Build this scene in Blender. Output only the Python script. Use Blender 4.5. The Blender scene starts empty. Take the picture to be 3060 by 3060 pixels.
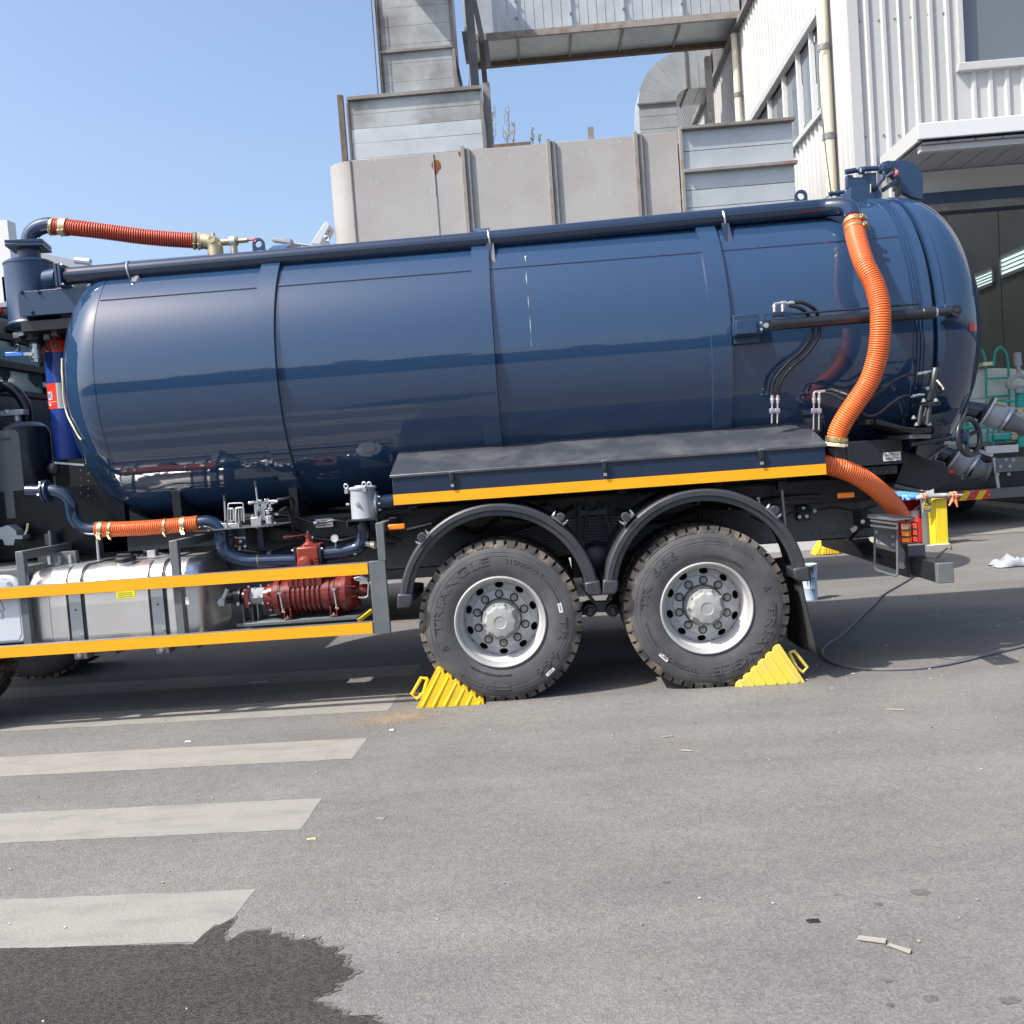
import bpy, math, random
from mathutils import Vector, Matrix
random.seed(11)
S = bpy.context.scene
COL = S.collection
R_ = math.radians
# ---------------------------------------------------------------- camera
CP = Vector((0.3607, -6.2651, 1.5819)); YAW, PIT, ROL, FPX = -0.0368, -0.0536, -0.0726, 2894.0
_cy, _sy, _cp, _sp, _cr, _sr = math.cos(YAW), math.sin(YAW), math.cos(PIT), math.sin(PIT), math.cos(ROL), math.sin(ROL)
FWD = Vector((_sy*_cp, _cy*_cp, _sp)); _rt = Vector((_cy, -_sy, 0)); _up = _rt.cross(FWD)
RGT = _cr*_rt + _sr*_up; UPV = -_sr*_rt + _cr*_up
cam = bpy.data.cameras.new('camera'); cam.sensor_width = 36; cam.lens = 36*FPX/3060; cam.clip_end = 3000; cam.clip_start = .05
co = bpy.data.objects.new('camera', cam); COL.objects.link(co)
m3 = Matrix((RGT, UPV, -FWD)).transposed(); co.matrix_world = Matrix.Translation(CP) @ m3.to_4x4()
S.camera = co
S.render.resolution_x = S.render.resolution_y = 1024
# ---------------------------------------------------------------- light
SUN = Vector((-.71, -.37, 1.0)).normalized()
EL = math.asin(SUN.z)
W = bpy.data.worlds.new('World'); S.world = W; W.use_nodes = True
nt = W.node_tree; bg = nt.nodes['Background']
sky = nt.nodes.new('ShaderNodeTexSky'); sky.sky_type = 'NISHITA'; sky.sun_disc = False
sky.sun_elevation = EL; sky.sun_rotation = math.atan2(SUN.x, SUN.y)
sky.air_density = 1.0; sky.dust_density = 4.0; sky.ozone_density = 2.2; sky.altitude = 50
nt.links.new(sky.outputs[0], bg.inputs[0]); bg.inputs[1].default_value = 0.15
sl = bpy.data.lights.new('sun', 'SUN'); sl.energy = 4.1; sl.angle = R_(.53); sl.color = (1, .955, .88)
so = bpy.data.objects.new('sun', sl); COL.objects.link(so); so.rotation_euler = SUN.to_track_quat('Z', 'Y').to_euler(); so.location = (-8, -6, 14)
vs = S.view_settings; vs.view_transform = 'Standard'; vs.look = 'None'; vs.gamma = 1; vs.use_curve_mapping = False; vs.exposure = 0.80
S.render.engine = 'CYCLES'
S.cycles.max_bounces = 6; S.cycles.glossy_bounces = 3; S.cycles.diffuse_bounces = 3; S.cycles.transmission_bounces = 4; S.cycles.transparent_max_bounces = 6
# ---------------------------------------------------------------- where a point seen in the photograph stands
FR = {0: (0, 0, 1), 1: (0, 600, 2.415), 2: (0, 1350, 2.76), 3: (600, 1350, 2.76), 4: (1150, 1400, 2.76), 5: (1750, 1400, 2.76), 6: (2360, 1300, 2.76),
      7: (2100, 450, 2.0125), 8: (950, 0, 2.0337), 9: (1800, 0, 1.533), 10: (0, 2000, 1.61), 11: (1200, 2000, 1.0387), 12: (200, 700, 1.486), 13: (0, 900, 4.83),
      14: (2630, 1030, 5.22), 15: (2700, 1000, 3.45), 16: (640, 1460, 3.715), 17: (2480, 460, 6.44), 18: (1250, 1600, 3.788), 19: (0, 620, 6.0375), 20: (1700, 1480, 4.83), 21: (2640, 1460, 6.0375)}
def ray(k, x, y):
    a = FR[k]; px = a[0]+x/a[2]; py = a[1]+y/a[2]
    return FWD + RGT*((px-1530)/FPX) - UPV*((py-1530)/FPX)
def Q(k, x, y, Y):
    d = ray(k, x, y); return CP + d*((Y-CP.y)/d.y)
def QX(k, x, y, X):
    d = ray(k, x, y); return CP + d*((X-CP.x)/d.x)
def QG(k, x, y, Z=0.0):
    d = ray(k, x, y); return CP + d*((Z-CP.z)/d.z)
TY, TZ, TR = 1.25, 2.31, 1.0
def QT(k, x, y, off=0.0):
    d = ray(k, x, y); r = TR+off; oy = CP.y-TY; oz = CP.z-TZ
    a = d.y*d.y+d.z*d.z; b = oy*d.y+oz*d.z; cc = oy*oy+oz*oz-r*r; D = b*b-a*cc
    t = (-b-math.sqrt(max(D, 0)))/a
    return CP + d*t
def rect(k, x0, y0, x1, y1, Y):
    xm, ym = (x0+x1)/2, (y0+y1)/2
    return Q(k, x0, ym, Y).x, Q(k, x1, ym, Y).x, Q(k, xm, y1, Y).z, Q(k, xm, y0, Y).z
def V(*a): return Vector(a)
def frame(ax):
    ax = Vector(ax).normalized(); h = Vector((0, 0, 1)) if abs(ax.z) < .9 else Vector((1, 0, 0))
    u = ax.cross(h).normalized(); return ax, u, u.cross(ax)*-1
def spline(pts, n=8):
    P = [Vector(p) for p in pts]; P = [P[0]*2-P[1]] + P + [P[-1]*2-P[-2]]; out = []
    for i in range(1, len(P)-2):
        a, b, c, d = P[i-1:i+3]
        for j in range(n):
            t = j/n; out.append(.5*((2*b)+(c-a)*t+(2*a-5*b+4*c-d)*t*t+(3*b-a-3*c+d)*t**3))
    out.append(P[-2]); return out
def bend(pts, rad, n=6):
    """polyline with rounded corners"""
    P = [Vector(p) for p in pts]; out = [P[0]]
    for i in range(1, len(P)-1):
        a = (P[i-1]-P[i]); b = (P[i+1]-P[i]); r = min(rad, a.length*.49, b.length*.49)
        p0 = P[i]+a.normalized()*r; p1 = P[i]+b.normalized()*r
        for j in range(n+1):
            t = j/n; out.append(p0*(1-t)**2+P[i]*2*t*(1-t)+p1*t*t)
    out.append(P[-1]); return out
def resample(path, step):
    out = [path[0].copy()]; acc = 0.0
    for a, b in zip(path, path[1:]):
        L = (b-a).length
        if L < 1e-9: continue
        s = step-acc
        while s <= L:
            out.append(a+(b-a)*(s/L)); s += step
        acc = L-(s-step)
    return out
class MB:
    def __init__(s): s.v = []; s.f = []; s.m = []
    def add(s, vs, fs, mi=0):
        o = len(s.v); s.v += [tuple(p) for p in vs]
        for f in fs: s.f.append([i+o for i in f]); s.m.append(mi)
        return s
    def box(s, x0, x1, y0, y1, z0, z1, mi=0):
        return s.add([(x, y, z) for x in (x0, x1) for y in (y0, y1) for z in (z0, z1)], [(0, 1, 3, 2), (4, 6, 7, 5), (0, 4, 5, 1), (2, 3, 7, 6), (0, 2, 6, 4), (1, 5, 7, 3)], mi)
    def obox(s, c, a, b, d, mi=0):
        c, a, b, d = map(Vector, (c, a, b, d))
        return s.add([c+a*i+b*j+d*k for i in (-1, 1) for j in (-1, 1) for k in (-1, 1)], [(0, 1, 3, 2), (4, 6, 7, 5), (0, 4, 5, 1), (2, 3, 7, 6), (0, 2, 6, 4), (1, 5, 7, 3)], mi)
    def bar(s, p, q, w, h, up=(0, 0, 1), mi=0):
        p, q = Vector(p), Vector(q); d = (q-p); u = d.normalized(); sd = u.cross(Vector(up))
        if sd.length < 1e-4: sd = u.cross(Vector((1, 0, 0)))
        sd.normalize(); n = sd.cross(u)
        return s.obox((p+q)/2, d/2, sd*w/2, n*h/2, mi)
    def prism(s, pts, vec, mi=0):
        n = len(pts); v = Vector(vec); P = [Vector(p) for p in pts]
        return s.add(P+[p+v for p in P], [list(range(n))[::-1], list(range(n, 2*n))]+[(i, (i+1) % n, n+(i+1) % n, n+i) for i in range(n)], mi)
    def tube(s, path, r, seg=12, cap=True, mi=0, mf=None):
        P = [Vector(p) for p in path]; n = len(P); rs = r if isinstance(r, (list, tuple)) else [r]*n
        T = [(P[min(i+1, n-1)]-P[max(i-1, 0)]).normalized() for i in range(n)]
        _, u, _ = frame(T[0]); vs = []
        for i in range(n):
            u = (u-T[i]*u.dot(T[i])).normalized(); w = T[i].cross(u)
            for j in range(seg):
                a = 2*math.pi*j/seg; vs.append(P[i]+(u*math.cos(a)+w*math.sin(a))*rs[i])
        o = len(s.v); s.v += [tuple(p) for p in vs]
        for i in range(n-1):
            for j in range(seg):
                k = (j+1) % seg; s.f.append([o+i*seg+j, o+i*seg+k, o+(i+1)*seg+k, o+(i+1)*seg+j]); s.m.append(mf(i) if mf else mi)
        if cap:
            s.f.append([o+j for j in range(seg)][::-1]); s.m.append(mi); s.f.append([o+(n-1)*seg+j for j in range(seg)]); s.m.append(mi)
        return s
    def cyl(s, p, q, r, seg=14, mi=0, r2=None): return s.tube([p, q], [r, r if r2 is None else r2], seg, True, mi)
    def lathe(s, c, ax, prof, seg=32, mi=0, mf=None, close=False):
        c = Vector(c); ax, u, w = frame(ax); o = len(s.v); n = len(prof)
        for (t, r) in prof:
            for j in range(seg):
                a = 2*math.pi*j/seg; s.v.append(tuple(c+ax*t+(u*math.cos(a)+w*math.sin(a))*max(r, 1e-4)))
        for i in range(n if close else n-1):
            i2 = (i+1) % n
            for j in range(seg):
                k = (j+1) % seg; s.f.append([o+i*seg+j, o+i2*seg+j, o+i2*seg+k, o+i*seg+k]); s.m.append(mf(i) if mf else mi)
        return s
    def torus(s, c, ax, R, r, seg=24, sg=8, mi=0, a0=0, a1=360):
        c = Vector(c); ax, u, w = frame(ax)
        full = abs(a1-a0) >= 360; n = seg if full else seg+1
        path = [c+(u*math.cos(R_(a0+(a1-a0)*i/seg))+w*math.sin(R_(a0+(a1-a0)*i/seg)))*R for i in range(seg+1)]
        return s.tube(path, r, sg, not full, mi)
    def hexbolt(s, c, ax, r, h, mi=0):
        c = Vector(c); a = Vector(ax).normalized(); s.cyl(c, c+a*h*.25, r*1.35, 10, mi); s.cyl(c+a*h*.25, c+a*h*.8, r, 6, mi); s.cyl(c+a*h*.8, c+a*h*1.15, r*.5, 8, mi); return s
    def sph(s, c, r, seg=12, mi=0, sc=(1, 1, 1)):
        c = Vector(c); n = seg//2; vs = [c+Vector((0, 0, r*sc[2]))]; fs = []
        for i in range(1, n):
            for j in range(seg):
                a = math.pi*i/n; b = 2*math.pi*j/seg; vs.append(c+Vector((r*sc[0]*math.sin(a)*math.cos(b), r*sc[1]*math.sin(a)*math.sin(b), r*sc[2]*math.cos(a))))
        vs.append(c-Vector((0, 0, r*sc[2]))); L = len(vs)-1
        for j in range(seg):
            k = (j+1) % seg; fs.append((0, 1+j, 1+k)); fs.append((L, 1+(n-2)*seg+k, 1+(n-2)*seg+j))
            for i in range(n-2): fs.append((1+i*seg+j, 1+(i+1)*seg+j, 1+(i+1)*seg+k, 1+i*seg+k))
        return s.add(vs, fs, mi)
    def mesh(s, name, mats, smooth=35):
        me = bpy.data.meshes.new(name); me.from_pydata(s.v, [], s.f)
        for m in (mats if isinstance(mats, (list, tuple)) else [mats]): me.materials.append(m)
        me.polygons.foreach_set('material_index', s.m)
        me.update()
        if smooth:
            me.polygons.foreach_set('use_smooth', [True]*len(me.polygons)); me.set_sharp_from_angle(angle=R_(smooth))
        return me
    def build(s, name, mats, parent=None, bevel=0, smooth=35, label=None, loc=None):
        o = bpy.data.objects.new(name, s.mesh(name, mats, smooth)); COL.objects.link(o)
        if parent: kid(o, parent, loc)
        elif loc: o.location = loc
        if bevel:
            b = o.modifiers.new('bevel', 'BEVEL'); b.width = bevel; b.segments = 2; b.limit_method = 'ANGLE'; b.angle_limit = R_(40)
        if label: o['label'] = label
        return o
def kid(o, parent, loc=None):
    """parts are modelled where they stand; only the base point of their thing is taken off"""
    o.parent = parent
    if loc is not None: o.location = loc
    elif parent.type == 'EMPTY': o.matrix_parent_inverse = Matrix.Translation(-Vector(parent['at']))
def tag(o, label=None, cat=None, group=None, kind=None):
    for k, v in (('label', label), ('category', cat), ('group', group), ('kind', kind)):
        if v: o[k] = v
    return o
def thing(name, loc, label, cat, group=None):
    o = bpy.data.objects.new(name, None); COL.objects.link(o); o.location = loc; o['at'] = tuple(loc); o.empty_display_size = .2
    return tag(o, label, cat, group)
def sub(name, parent, loc):
    o = bpy.data.objects.new(name, None); COL.objects.link(o); o['at'] = tuple(loc); o.location = Vector(loc)-Vector(parent['at']); o.parent = parent; o.empty_display_size = .1
    return o
def copy_tree(o, parent=None):
    c = o.copy(); COL.objects.link(c)
    if parent: c.parent = parent
    for ch in list(o.children): copy_tree(ch, c)
    return c
# ---------------------------------------------------------------- materials
def mk(name, col, rough=.5, metal=0., col2=None, vscale=3., lo=.4, hi=.65, bump=0., bscale=60., coat=0., ior=1.5, rvar=0., stretch=None, emit=0., detail=5, aniso=0):
    m = bpy.data.materials.new(name); m.use_nodes = True; n = m.node_tree.nodes; L = m.node_tree.links.new; b = n['Principled BSDF']
    b.inputs['Base Color'].default_value = (*col, 1); b.inputs['Roughness'].default_value = rough; b.inputs['Metallic'].default_value = metal
    b.inputs['Coat Weight'].default_value = coat; b.inputs['Coat Roughness'].default_value = .04; b.inputs['IOR'].default_value = ior
    if col2 or bump or rvar:
        tc = n.new('ShaderNodeTexCoord'); src = tc.outputs['Object']
        if stretch:
            mp = n.new('ShaderNodeMapping'); mp.inputs['Scale'].default_value = stretch; L(src, mp.inputs[0]); src = mp.outputs[0]
    if col2 or rvar:
        nz = n.new('ShaderNodeTexNoise'); nz.inputs['Scale'].default_value = vscale; nz.inputs['Detail'].default_value = detail; nz.inputs['Roughness'].default_value = .62; L(src, nz.inputs[0])
        mr = n.new('ShaderNodeMapRange'); mr.inputs[1].default_value = lo; mr.inputs[2].default_value = hi; L(nz.outputs[0], mr.inputs[0])
        if col2:
            mx = n.new('ShaderNodeMix'); mx.data_type = 'RGBA'; mx.inputs[6].default_value = (*col, 1); mx.inputs[7].default_value = (*col2, 1); L(mr.outputs[0], mx.inputs[0]); L(mx.outputs[2], b.inputs['Base Color'])
        if rvar:
            m2 = n.new('ShaderNodeMapRange'); m2.inputs[3].default_value = rough; m2.inputs[4].default_value = rough+rvar; L(mr.outputs[0], m2.inputs[0]); L(m2.outputs[0], b.inputs['Roughness'])
    if bump:
        bz = n.new('ShaderNodeTexNoise'); bz.inputs['Scale'].default_value = bscale; bz.inputs['Detail'].default_value = 3; L(src, bz.inputs[0])
        bp = n.new('ShaderNodeBump'); bp.inputs['Strength'].default_value = bump; bp.inputs['Distance'].default_value = .01; L(bz.outputs[0], bp.inputs['Height']); L(bp.outputs[0], b.inputs['Normal'])
    if emit:
        b.inputs['Emission Color'].default_value = (*col, 1); b.inputs['Emission Strength'].default_value = emit
    return m
M = {}
M['navy'] = mk('navy_gloss_paint', (.0175, .044, .098), .035, ior=1.70, bump=.035, bscale=3.2, rvar=.03, vscale=1.2, stretch=(.5, 1.6, 1.6))
M['navypipe'] = mk('navy_pipe_paint', (.008, .020, .050), .12, ior=1.6, coat=.3)
M['navyflat'] = mk('navy_satin_paint', (.017, .041, .092), .32, ior=1.55, bump=.01, bscale=30)
M['ink'] = mk('ink_black_paint', (.0055, .0075, .012), .25, ior=1.5, bump=.02, bscale=20)
M['navybox'] = mk('navy_box_paint', (.0105, .021, .047), .30, ior=1.5, bump=.012, bscale=6, rvar=.1, vscale=2)
M['dark'] = mk('black_paint', (.017, .020, .026), .35, bump=.03, bscale=40)
M['chassis'] = mk('chassis_grey_paint', (.095, .105, .116), .5, col2=(.125, .125, .125), vscale=4, bump=.02)
M['greysteel'] = mk('grey_painted_steel', (.10, .115, .125), .42, col2=(.13, .14, .14), vscale=3, bump=.02)
M['black'] = mk('black_rubber', (.012, .012, .014), .55, bump=.05, bscale=80)
M['plastic'] = mk('dark_plastic', (.030, .033, .042), .40, bump=.02, bscale=120, col2=(.045, .046, .052), vscale=6)
M['tyre'] = mk('tyre_rubber', (.055, .057, .064), .64, bump=.03, bscale=150, col2=(.10, .097, .094), vscale=5, lo=.42, hi=.75)
M['rim'] = mk('silver_rim', (.52, .525, .525), .42, metal=.1, bump=.01, bscale=80)
M['rimbright'] = mk('rim_lip_silver', (.46, .46, .455), .38, metal=.3, col2=(.39, .39, .38), vscale=6)
M['hub'] = mk('hub_grey_paint', (.27, .285, .28), .45, col2=(.32, .325, .315), vscale=9)
M['nut'] = mk('nut_steel', (.34, .35, .33), .4, metal=.3)
M['alu'] = mk('polished_aluminium', (.76, .75, .75), .30, metal=.92, rvar=.10, vscale=5, stretch=(1, 1, .3))
M['strap'] = mk('steel_strap', (.42, .46, .50), .35, metal=.7)
M['silver'] = mk('zinc_plate', (.62, .64, .64), .30, metal=.85)
M['brass'] = mk('brass', (.55, .45, .22), .35, metal=.8, col2=(.40, .36, .24), vscale=12)
M['bronze'] = mk('cast_bronze', (.50, .42, .26), .42, metal=.55)
M['orange_hose'] = mk('orange_hose', (.82, .175, .035), .36, coat=.15, col2=(.70, .15, .04), vscale=5)
M['hose_groove'] = mk('hose_groove', (.42, .060, .014), .5)
M['red_hose'] = mk('dull_red_hose', (.62, .085, .03), .42)
M['red_groove'] = mk('red_hose_groove', (.10, .014, .01), .5)
M['yellow'] = mk('reflective_amber_tape', (.82, .37, .003), .42, col2=(.74, .31, .004), vscale=3, stretch=(1, 1, 14), lo=.35, hi=.75)
M['tapesub'] = mk('tape_light', (.92, .48, .01), .4)
M['chock'] = mk('yellow_plastic', (.78, .51, .012), .46, col2=(.58, .40, .04), vscale=8, lo=.45, hi=.75, bump=.02, bscale=40)
M['pump'] = mk('red_oxide_enamel', (.17, .022, .018), .30, coat=.2, col2=(.13, .018, .016), vscale=6)
M['valve'] = mk('red_valve_paint', (.20, .028, .016), .40)
M['white'] = mk('white_paint', (.60, .61, .62), .4)
M['palegrey'] = mk('pale_grey_paint', (.31, .33, .365), .38)
M['panel'] = mk('white_plastic_panel', (.48, .51, .56), .4)
M['amber'] = mk('amber_lens', (.85, .22, .01), .18, coat=.4)
M['redlens'] = mk('red_lens', (.55, .02, .02), .18, coat=.4)
M['blue'] = mk('blue_tube_plastic', (.018, .055, .28), .28, coat=.2)
M['bluegrip'] = mk('blue_grip', (.06, .22, .75), .35)
M['red'] = mk('red_plastic', (.78, .045, .025), .35)
M['glass'] = mk('green_tinted_glass', (.15, .25, .22), .10, ior=1.6)
M['print'] = mk('dark_print', (.06, .06, .09), .6)
M['cream'] = mk('cream_plastic', (.70, .64, .42), .5)
M['hosebk'] = mk('hydraulic_hose', (.016, .017, .019), .32, bump=.2, bscale=60)
M['mud'] = mk('dried_mud_rubber', (.040, .039, .039), .8, col2=(.20, .165, .125), vscale=7, lo=.45, hi=.66, bump=.3, bscale=40)
M['galv'] = mk('galvanised_sheet', (.44, .47, .485), .42, metal=.30, col2=(.37, .40, .42), vscale=2.2, bump=.03, bscale=3)
M['rust'] = mk('rusty_steel', (.13, .095, .075), .75, col2=(.085, .055, .042), vscale=6, bump=.1)
M['beam'] = mk('grey_beam', (.20, .20, .20), .6, col2=(.14, .12, .11), vscale=2)
M['cladding'] = mk('white_cladding', (.43, .435, .435), .42, col2=(.36, .36, .35), vscale=.9, stretch=(1, 1, .15), lo=.45, hi=.8)
M['pipecream'] = mk('cream_downpipe', (.66, .61, .47), .5)
M['winglass'] = mk('window_glass', (.12, .14, .16), .1, ior=1.6)
M['concrete'] = mk('concrete_floor', (.19, .18, .17), .8, col2=(.14, .135, .13), vscale=1.5, bump=.1)
M['interior'] = mk('dark_interior_panel', (.17, .165, .165), .6, col2=(.13, .128, .128), vscale=.8)
M['tanker'] = mk('pale_tank_paint', (.55, .60, .53), .4)
M['teal'] = mk('teal_paint', (.015, .34, .30), .4)
M['bollardy'] = mk('bollard_yellow', (.80, .60, .02), .5, col2=(.70, .52, .03), vscale=4, bump=.05, bscale=20)
M['hall_fill'] = mk('roof_panel', (.85, .92, .95), .5, emit=2.6)  # emissive fill for the hall interior, not an actual lamp
M['litwin'] = mk('lit_window', (.75, .92, .85), .4, emit=.55)
M['straw'] = mk('pale_straw', (.36, .33, .24), .8)
M['twig'] = mk('bark', (.20, .17, .14), .8)
M['bud'] = mk('pale_buds', (.42, .44, .26), .8)
from mathutils.geometry import tessellate_polygon
# ================================================================ GROUND
def asphalt_mat(name, base, wet=False):
    m = bpy.data.materials.new(name); m.use_nodes = True; n = m.node_tree.nodes; L = m.node_tree.links.new; b = n['Principled BSDF']
    tc = n.new('ShaderNodeTexCoord'); src = tc.outputs['Object']
    def noise(sc, det=4, st=None, rough=.6):
        s_ = src
        if st:
            mp = n.new('ShaderNodeMapping'); mp.inputs['Scale'].default_value = st; L(src, mp.inputs[0]); s_ = mp.outputs[0]
        z = n.new('ShaderNodeTexNoise'); z.inputs['Scale'].default_value = sc; z.inputs['Detail'].default_value = det; z.inputs['Roughness'].default_value = rough; L(s_, z.inputs[0]); return z.outputs[0]
    def rng(v, a, b2, c, d):
        r = n.new('ShaderNodeMapRange'); r.inputs[1].default_value = a; r.inputs[2].default_value = b2; r.inputs[3].default_value = c; r.inputs[4].default_value = d; L(v, r.inputs[0]); return r.outputs[0]
    def mul(a, b2):
        q = n.new('ShaderNodeMath'); q.operation = 'MULTIPLY'; L(a, q.inputs[0]); L(b2, q.inputs[1]); return q.outputs[0]
    f1 = rng(noise(95, 3), .3, .7, .84, 1.16); f2 = rng(noise(1.1, 5), .3, .7, .90, 1.10); f3 = rng(noise(1.0, 3, (.22, 2.2, 1)), .38, .62, .90, 1.05); f4 = rng(noise(14, 3), .3, .7, .92, 1.08)
    vo = n.new('ShaderNodeTexVoronoi'); vo.inputs['Scale'].default_value = 120 if not wet else 150; L(src, vo.inputs[0])
    sp = n.new('ShaderNodeSeparateColor'); L(vo.outputs['Color'], sp.inputs[0])
    f5 = rng(sp.outputs[0], 0, 1, .80 if not wet else .58, 1.20 if not wet else 1.45)
    f = mul(mul(mul(f1, f2), mul(f3, f4)), f5)
    mx = n.new('ShaderNodeMix'); mx.data_type = 'RGBA'; mx.blend_type = 'MULTIPLY'; mx.inputs[0].default_value = 1; mx.inputs[6].default_value = (*base, 1); L(f, mx.inputs[7])
    out = mx.outputs[2]
    # thin dusty film, warmer
    du = n.new('ShaderNodeMix'); du.data_type = 'RGBA'; L(rng(noise(.55, 5), .5, .72, 0, .30), du.inputs[0]); L(out, du.inputs[6]); du.inputs[7].default_value = (base[0]*1.3, base[1]*1.25, base[2]*1.12, 1)
    L(du.outputs[2], b.inputs['Base Color'])
    b.inputs['Roughness'].default_value = .42 if wet else .86
    if wet: b.inputs['IOR'].default_value = 1.4
    bp = n.new('ShaderNodeBump'); bp.inputs['Strength'].default_value = .38; bp.inputs['Distance'].default_value = .006
    ad = n.new('ShaderNodeMath'); ad.operation = 'ADD'; L(vo.outputs['Distance'], ad.inputs[0]); L(noise(140, 2), ad.inputs[1]); L(ad.outputs[0], bp.inputs['Height']); L(bp.outputs[0], b.inputs['Normal'])
    return m
M['asphalt'] = asphalt_mat('asphalt', (.134, .131, .126))
M['wet'] = asphalt_mat('wet_asphalt', (.045, .042, .038), True)
M['stripe'] = mk('worn_road_paint', (.222, .214, .196), .8, col2=(.160, .155, .145), vscale=6, lo=.46, hi=.78, bump=.35, bscale=110, stretch=(.6, 1.5, 1), detail=8)
M['sand'] = mk('yellow_sand', (.27, .205, .13), .95, col2=(.20, .175, .145), vscale=9, lo=.42, hi=.62, bump=.4, bscale=150)
ground = MB().add([(-320, -320, 0), (320, -320, 0), (320, 420, 0), (-320, 420, 0)], [(0, 1, 2, 3)]).build('asphalt_ground', M['asphalt'], smooth=0); ground['kind'] = 'structure'
def jag(pts, n, amp, seed):
    r = random.Random(seed); out = []
    for i in range(len(pts)):
        a, b = Vector(pts[i]), Vector(pts[(i+1) % len(pts)])
        k = max(1, int((b-a).length/n))
        for j in range(k): out.append(a.lerp(b, j/k)+Vector((r.uniform(-amp, amp), r.uniform(-amp, amp), 0)))
    return out
def sheet(name, pts, z, mat, kind='structure', parent=None):
    tri = tessellate_polygon([[Vector((p[0], p[1], 0)) for p in pts]])
    o = MB().add([(p[0], p[1], z) for p in pts], [t if ((Vector(pts[t[1]][:2])-Vector(pts[t[0]][:2])).cross(Vector(pts[t[2]][:2])-Vector(pts[t[0]][:2]))) > 0 else t[::-1] for t in tri]).build(name, mat, parent, smooth=0)
    if not parent: o['kind'] = kind
    return o
for ya in (1.40, .385, -.630, -1.645, -2.645):
    sl_ = -.036; xr = -.80-.033*(-.6-ya)
    P = [(-9, ya-sl_*8.2, 0), (xr, ya, 0), (xr-.012, ya-.40, 0), (-9, ya-.40-sl_*8.2, 0)]
    sheet('crosswalk_stripe', [(p.x, p.y) for p in jag([Vector(p) for p in P], .05, .004, int(ya*100))], .0015, M['stripe'], parent=ground)
wp = [(0, 1345), (300, 1340), (600, 1331), (880, 1326), (935, 1330), (980, 1280), (1020, 1245), (1105, 1230), (1075, 1290), (1110, 1305), (1160, 1270), (1230, 1253), (1290, 1285), (1430, 1293), (1520, 1300), (1550, 1335), (1605, 1345), (1610, 1375), (1648, 1390), (1650, 1430), (1682, 1450), (1665, 1500), (1600, 1550), (1530, 1580), (1560, 1610), (1620, 1640), (1690, 1680), (1790, 1665), (1900, 1760), (1900, 2100), (0, 2100), (-400, 1700), (-400, 1350)]
def frac(pts, lev, amp, seed):
    r = random.Random(seed); P = [Vector(p) for p in pts]
    for l in range(lev):
        o = []
        for i in range(len(P)):
            a, c = P[i], P[(i+1) % len(P)]; d = c-a; o.append(a)
            if d.length > .006 and a.y > -4.2 and a.x > -3: nn_ = Vector((-d.y, d.x, 0)); o.append((a+c)/2+nn_*r.uniform(-amp, amp))
            else: o.append((a+c)/2)
        P = o
    return P
from mathutils import noise as mnoise
wc = QG(10, 500, 1760); bd = [QG(10, *p) for p in wp]; fine = []
for a, c in zip(bd, bd[1:]+bd[:1]):
    m_ = max(2, int((c-a).length/.006))
    for q in range(m_): fine.append(a.lerp(c, q/m_))
NB = 2400; rad = [0.0]*NB
for p in fine:
    d = p-wc; k_ = int((math.atan2(d.y, d.x)/(2*math.pi) % 1)*NB); rad[k_] = max(rad[k_], d.length)
for k_ in range(NB):
    if rad[k_] == 0: rad[k_] = rad[k_-1]
def wet_sheet(name, z, grow, mat):
    vs_ = [(wc.x, wc.y, z)]
    for k_ in range(NB):
        a = 2*math.pi*(k_+.5)/NB; p = V(wc.x+rad[k_]*math.cos(a), wc.y+rad[k_]*math.sin(a), 0)
        n_ = mnoise.noise(p*7)*.030+mnoise.noise(p*21)*.034+max(0, mnoise.noise(p*48))*.032+mnoise.noise(p*110)*.006
        edge = .12 if (p.x < QG(10, 930, 1330).x and p.y > wc.y+.15) else 1.0
        r_ = rad[k_]+n_*edge+grow*edge*(1+mnoise.noise(p*30+V(3, 1, 0))); vs_.append((wc.x+r_*math.cos(a), wc.y+r_*math.sin(a), z))
    o = MB().add(vs_, [(0, q+1, (q+1) % NB+1) for q in range(NB)]).build(name, mat, smooth=0); o['kind'] = 'structure'
M['damp'] = asphalt_mat('damp_asphalt', (.088, .084, .078))
wet_sheet('damp_fringe', .0022, .016, M['damp']); wet_sheet('wet_patch', .0032, -.004, M['wet'])
M['oil'] = asphalt_mat('oily_asphalt', (.098, .094, .090), False)
for k_, (ox, oy, orr) in enumerate(((1610, 692, .035), (1640, 1022, .022), (1890, 1028, .030), (1510, 968, .014), (1515, 1042, .012), (822, 662, .016), (1480, 728, .018), (1350, 700, .010), (800, 960, .008), (1290, 762, .008))):
    oc = QG(11, ox, oy); sheet('oil_spot', frac([oc+V(orr*math.cos(a), orr*.8*math.sin(a), 0) for a in (0, 1, 2.1, 3.1, 4.2, 5.2)], 2, .25, k_), .0016, M['oil'], parent=ground)
rs_ = random.Random(33); b = MB(); c0 = QG(10, 1850, 235); c1 = QG(11, 60, 150); cm = (c0+c1)/2
for i in range(4200):
    a = rs_.uniform(0, 2*math.pi); rr_ = abs(rs_.gauss(0, .5)); p = V(cm.x-.04+.34*rr_*math.cos(a), cm.y+.19*rr_*math.sin(a)+.05*rr_*math.cos(a), 0)
    g_ = rs_.uniform(.0018, .0048); b.add([(p.x-g_, p.y-g_, .002), (p.x+g_, p.y-g_*.6, .002), (p.x+g_*.3, p.y+g_, .002), (p.x, p.y, .002+g_*1.1)], [(0, 1, 3), (1, 2, 3), (2, 0, 3)])
b.build('sand_grains', M['sand'], smooth=0)['kind'] = 'stuff'
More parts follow.
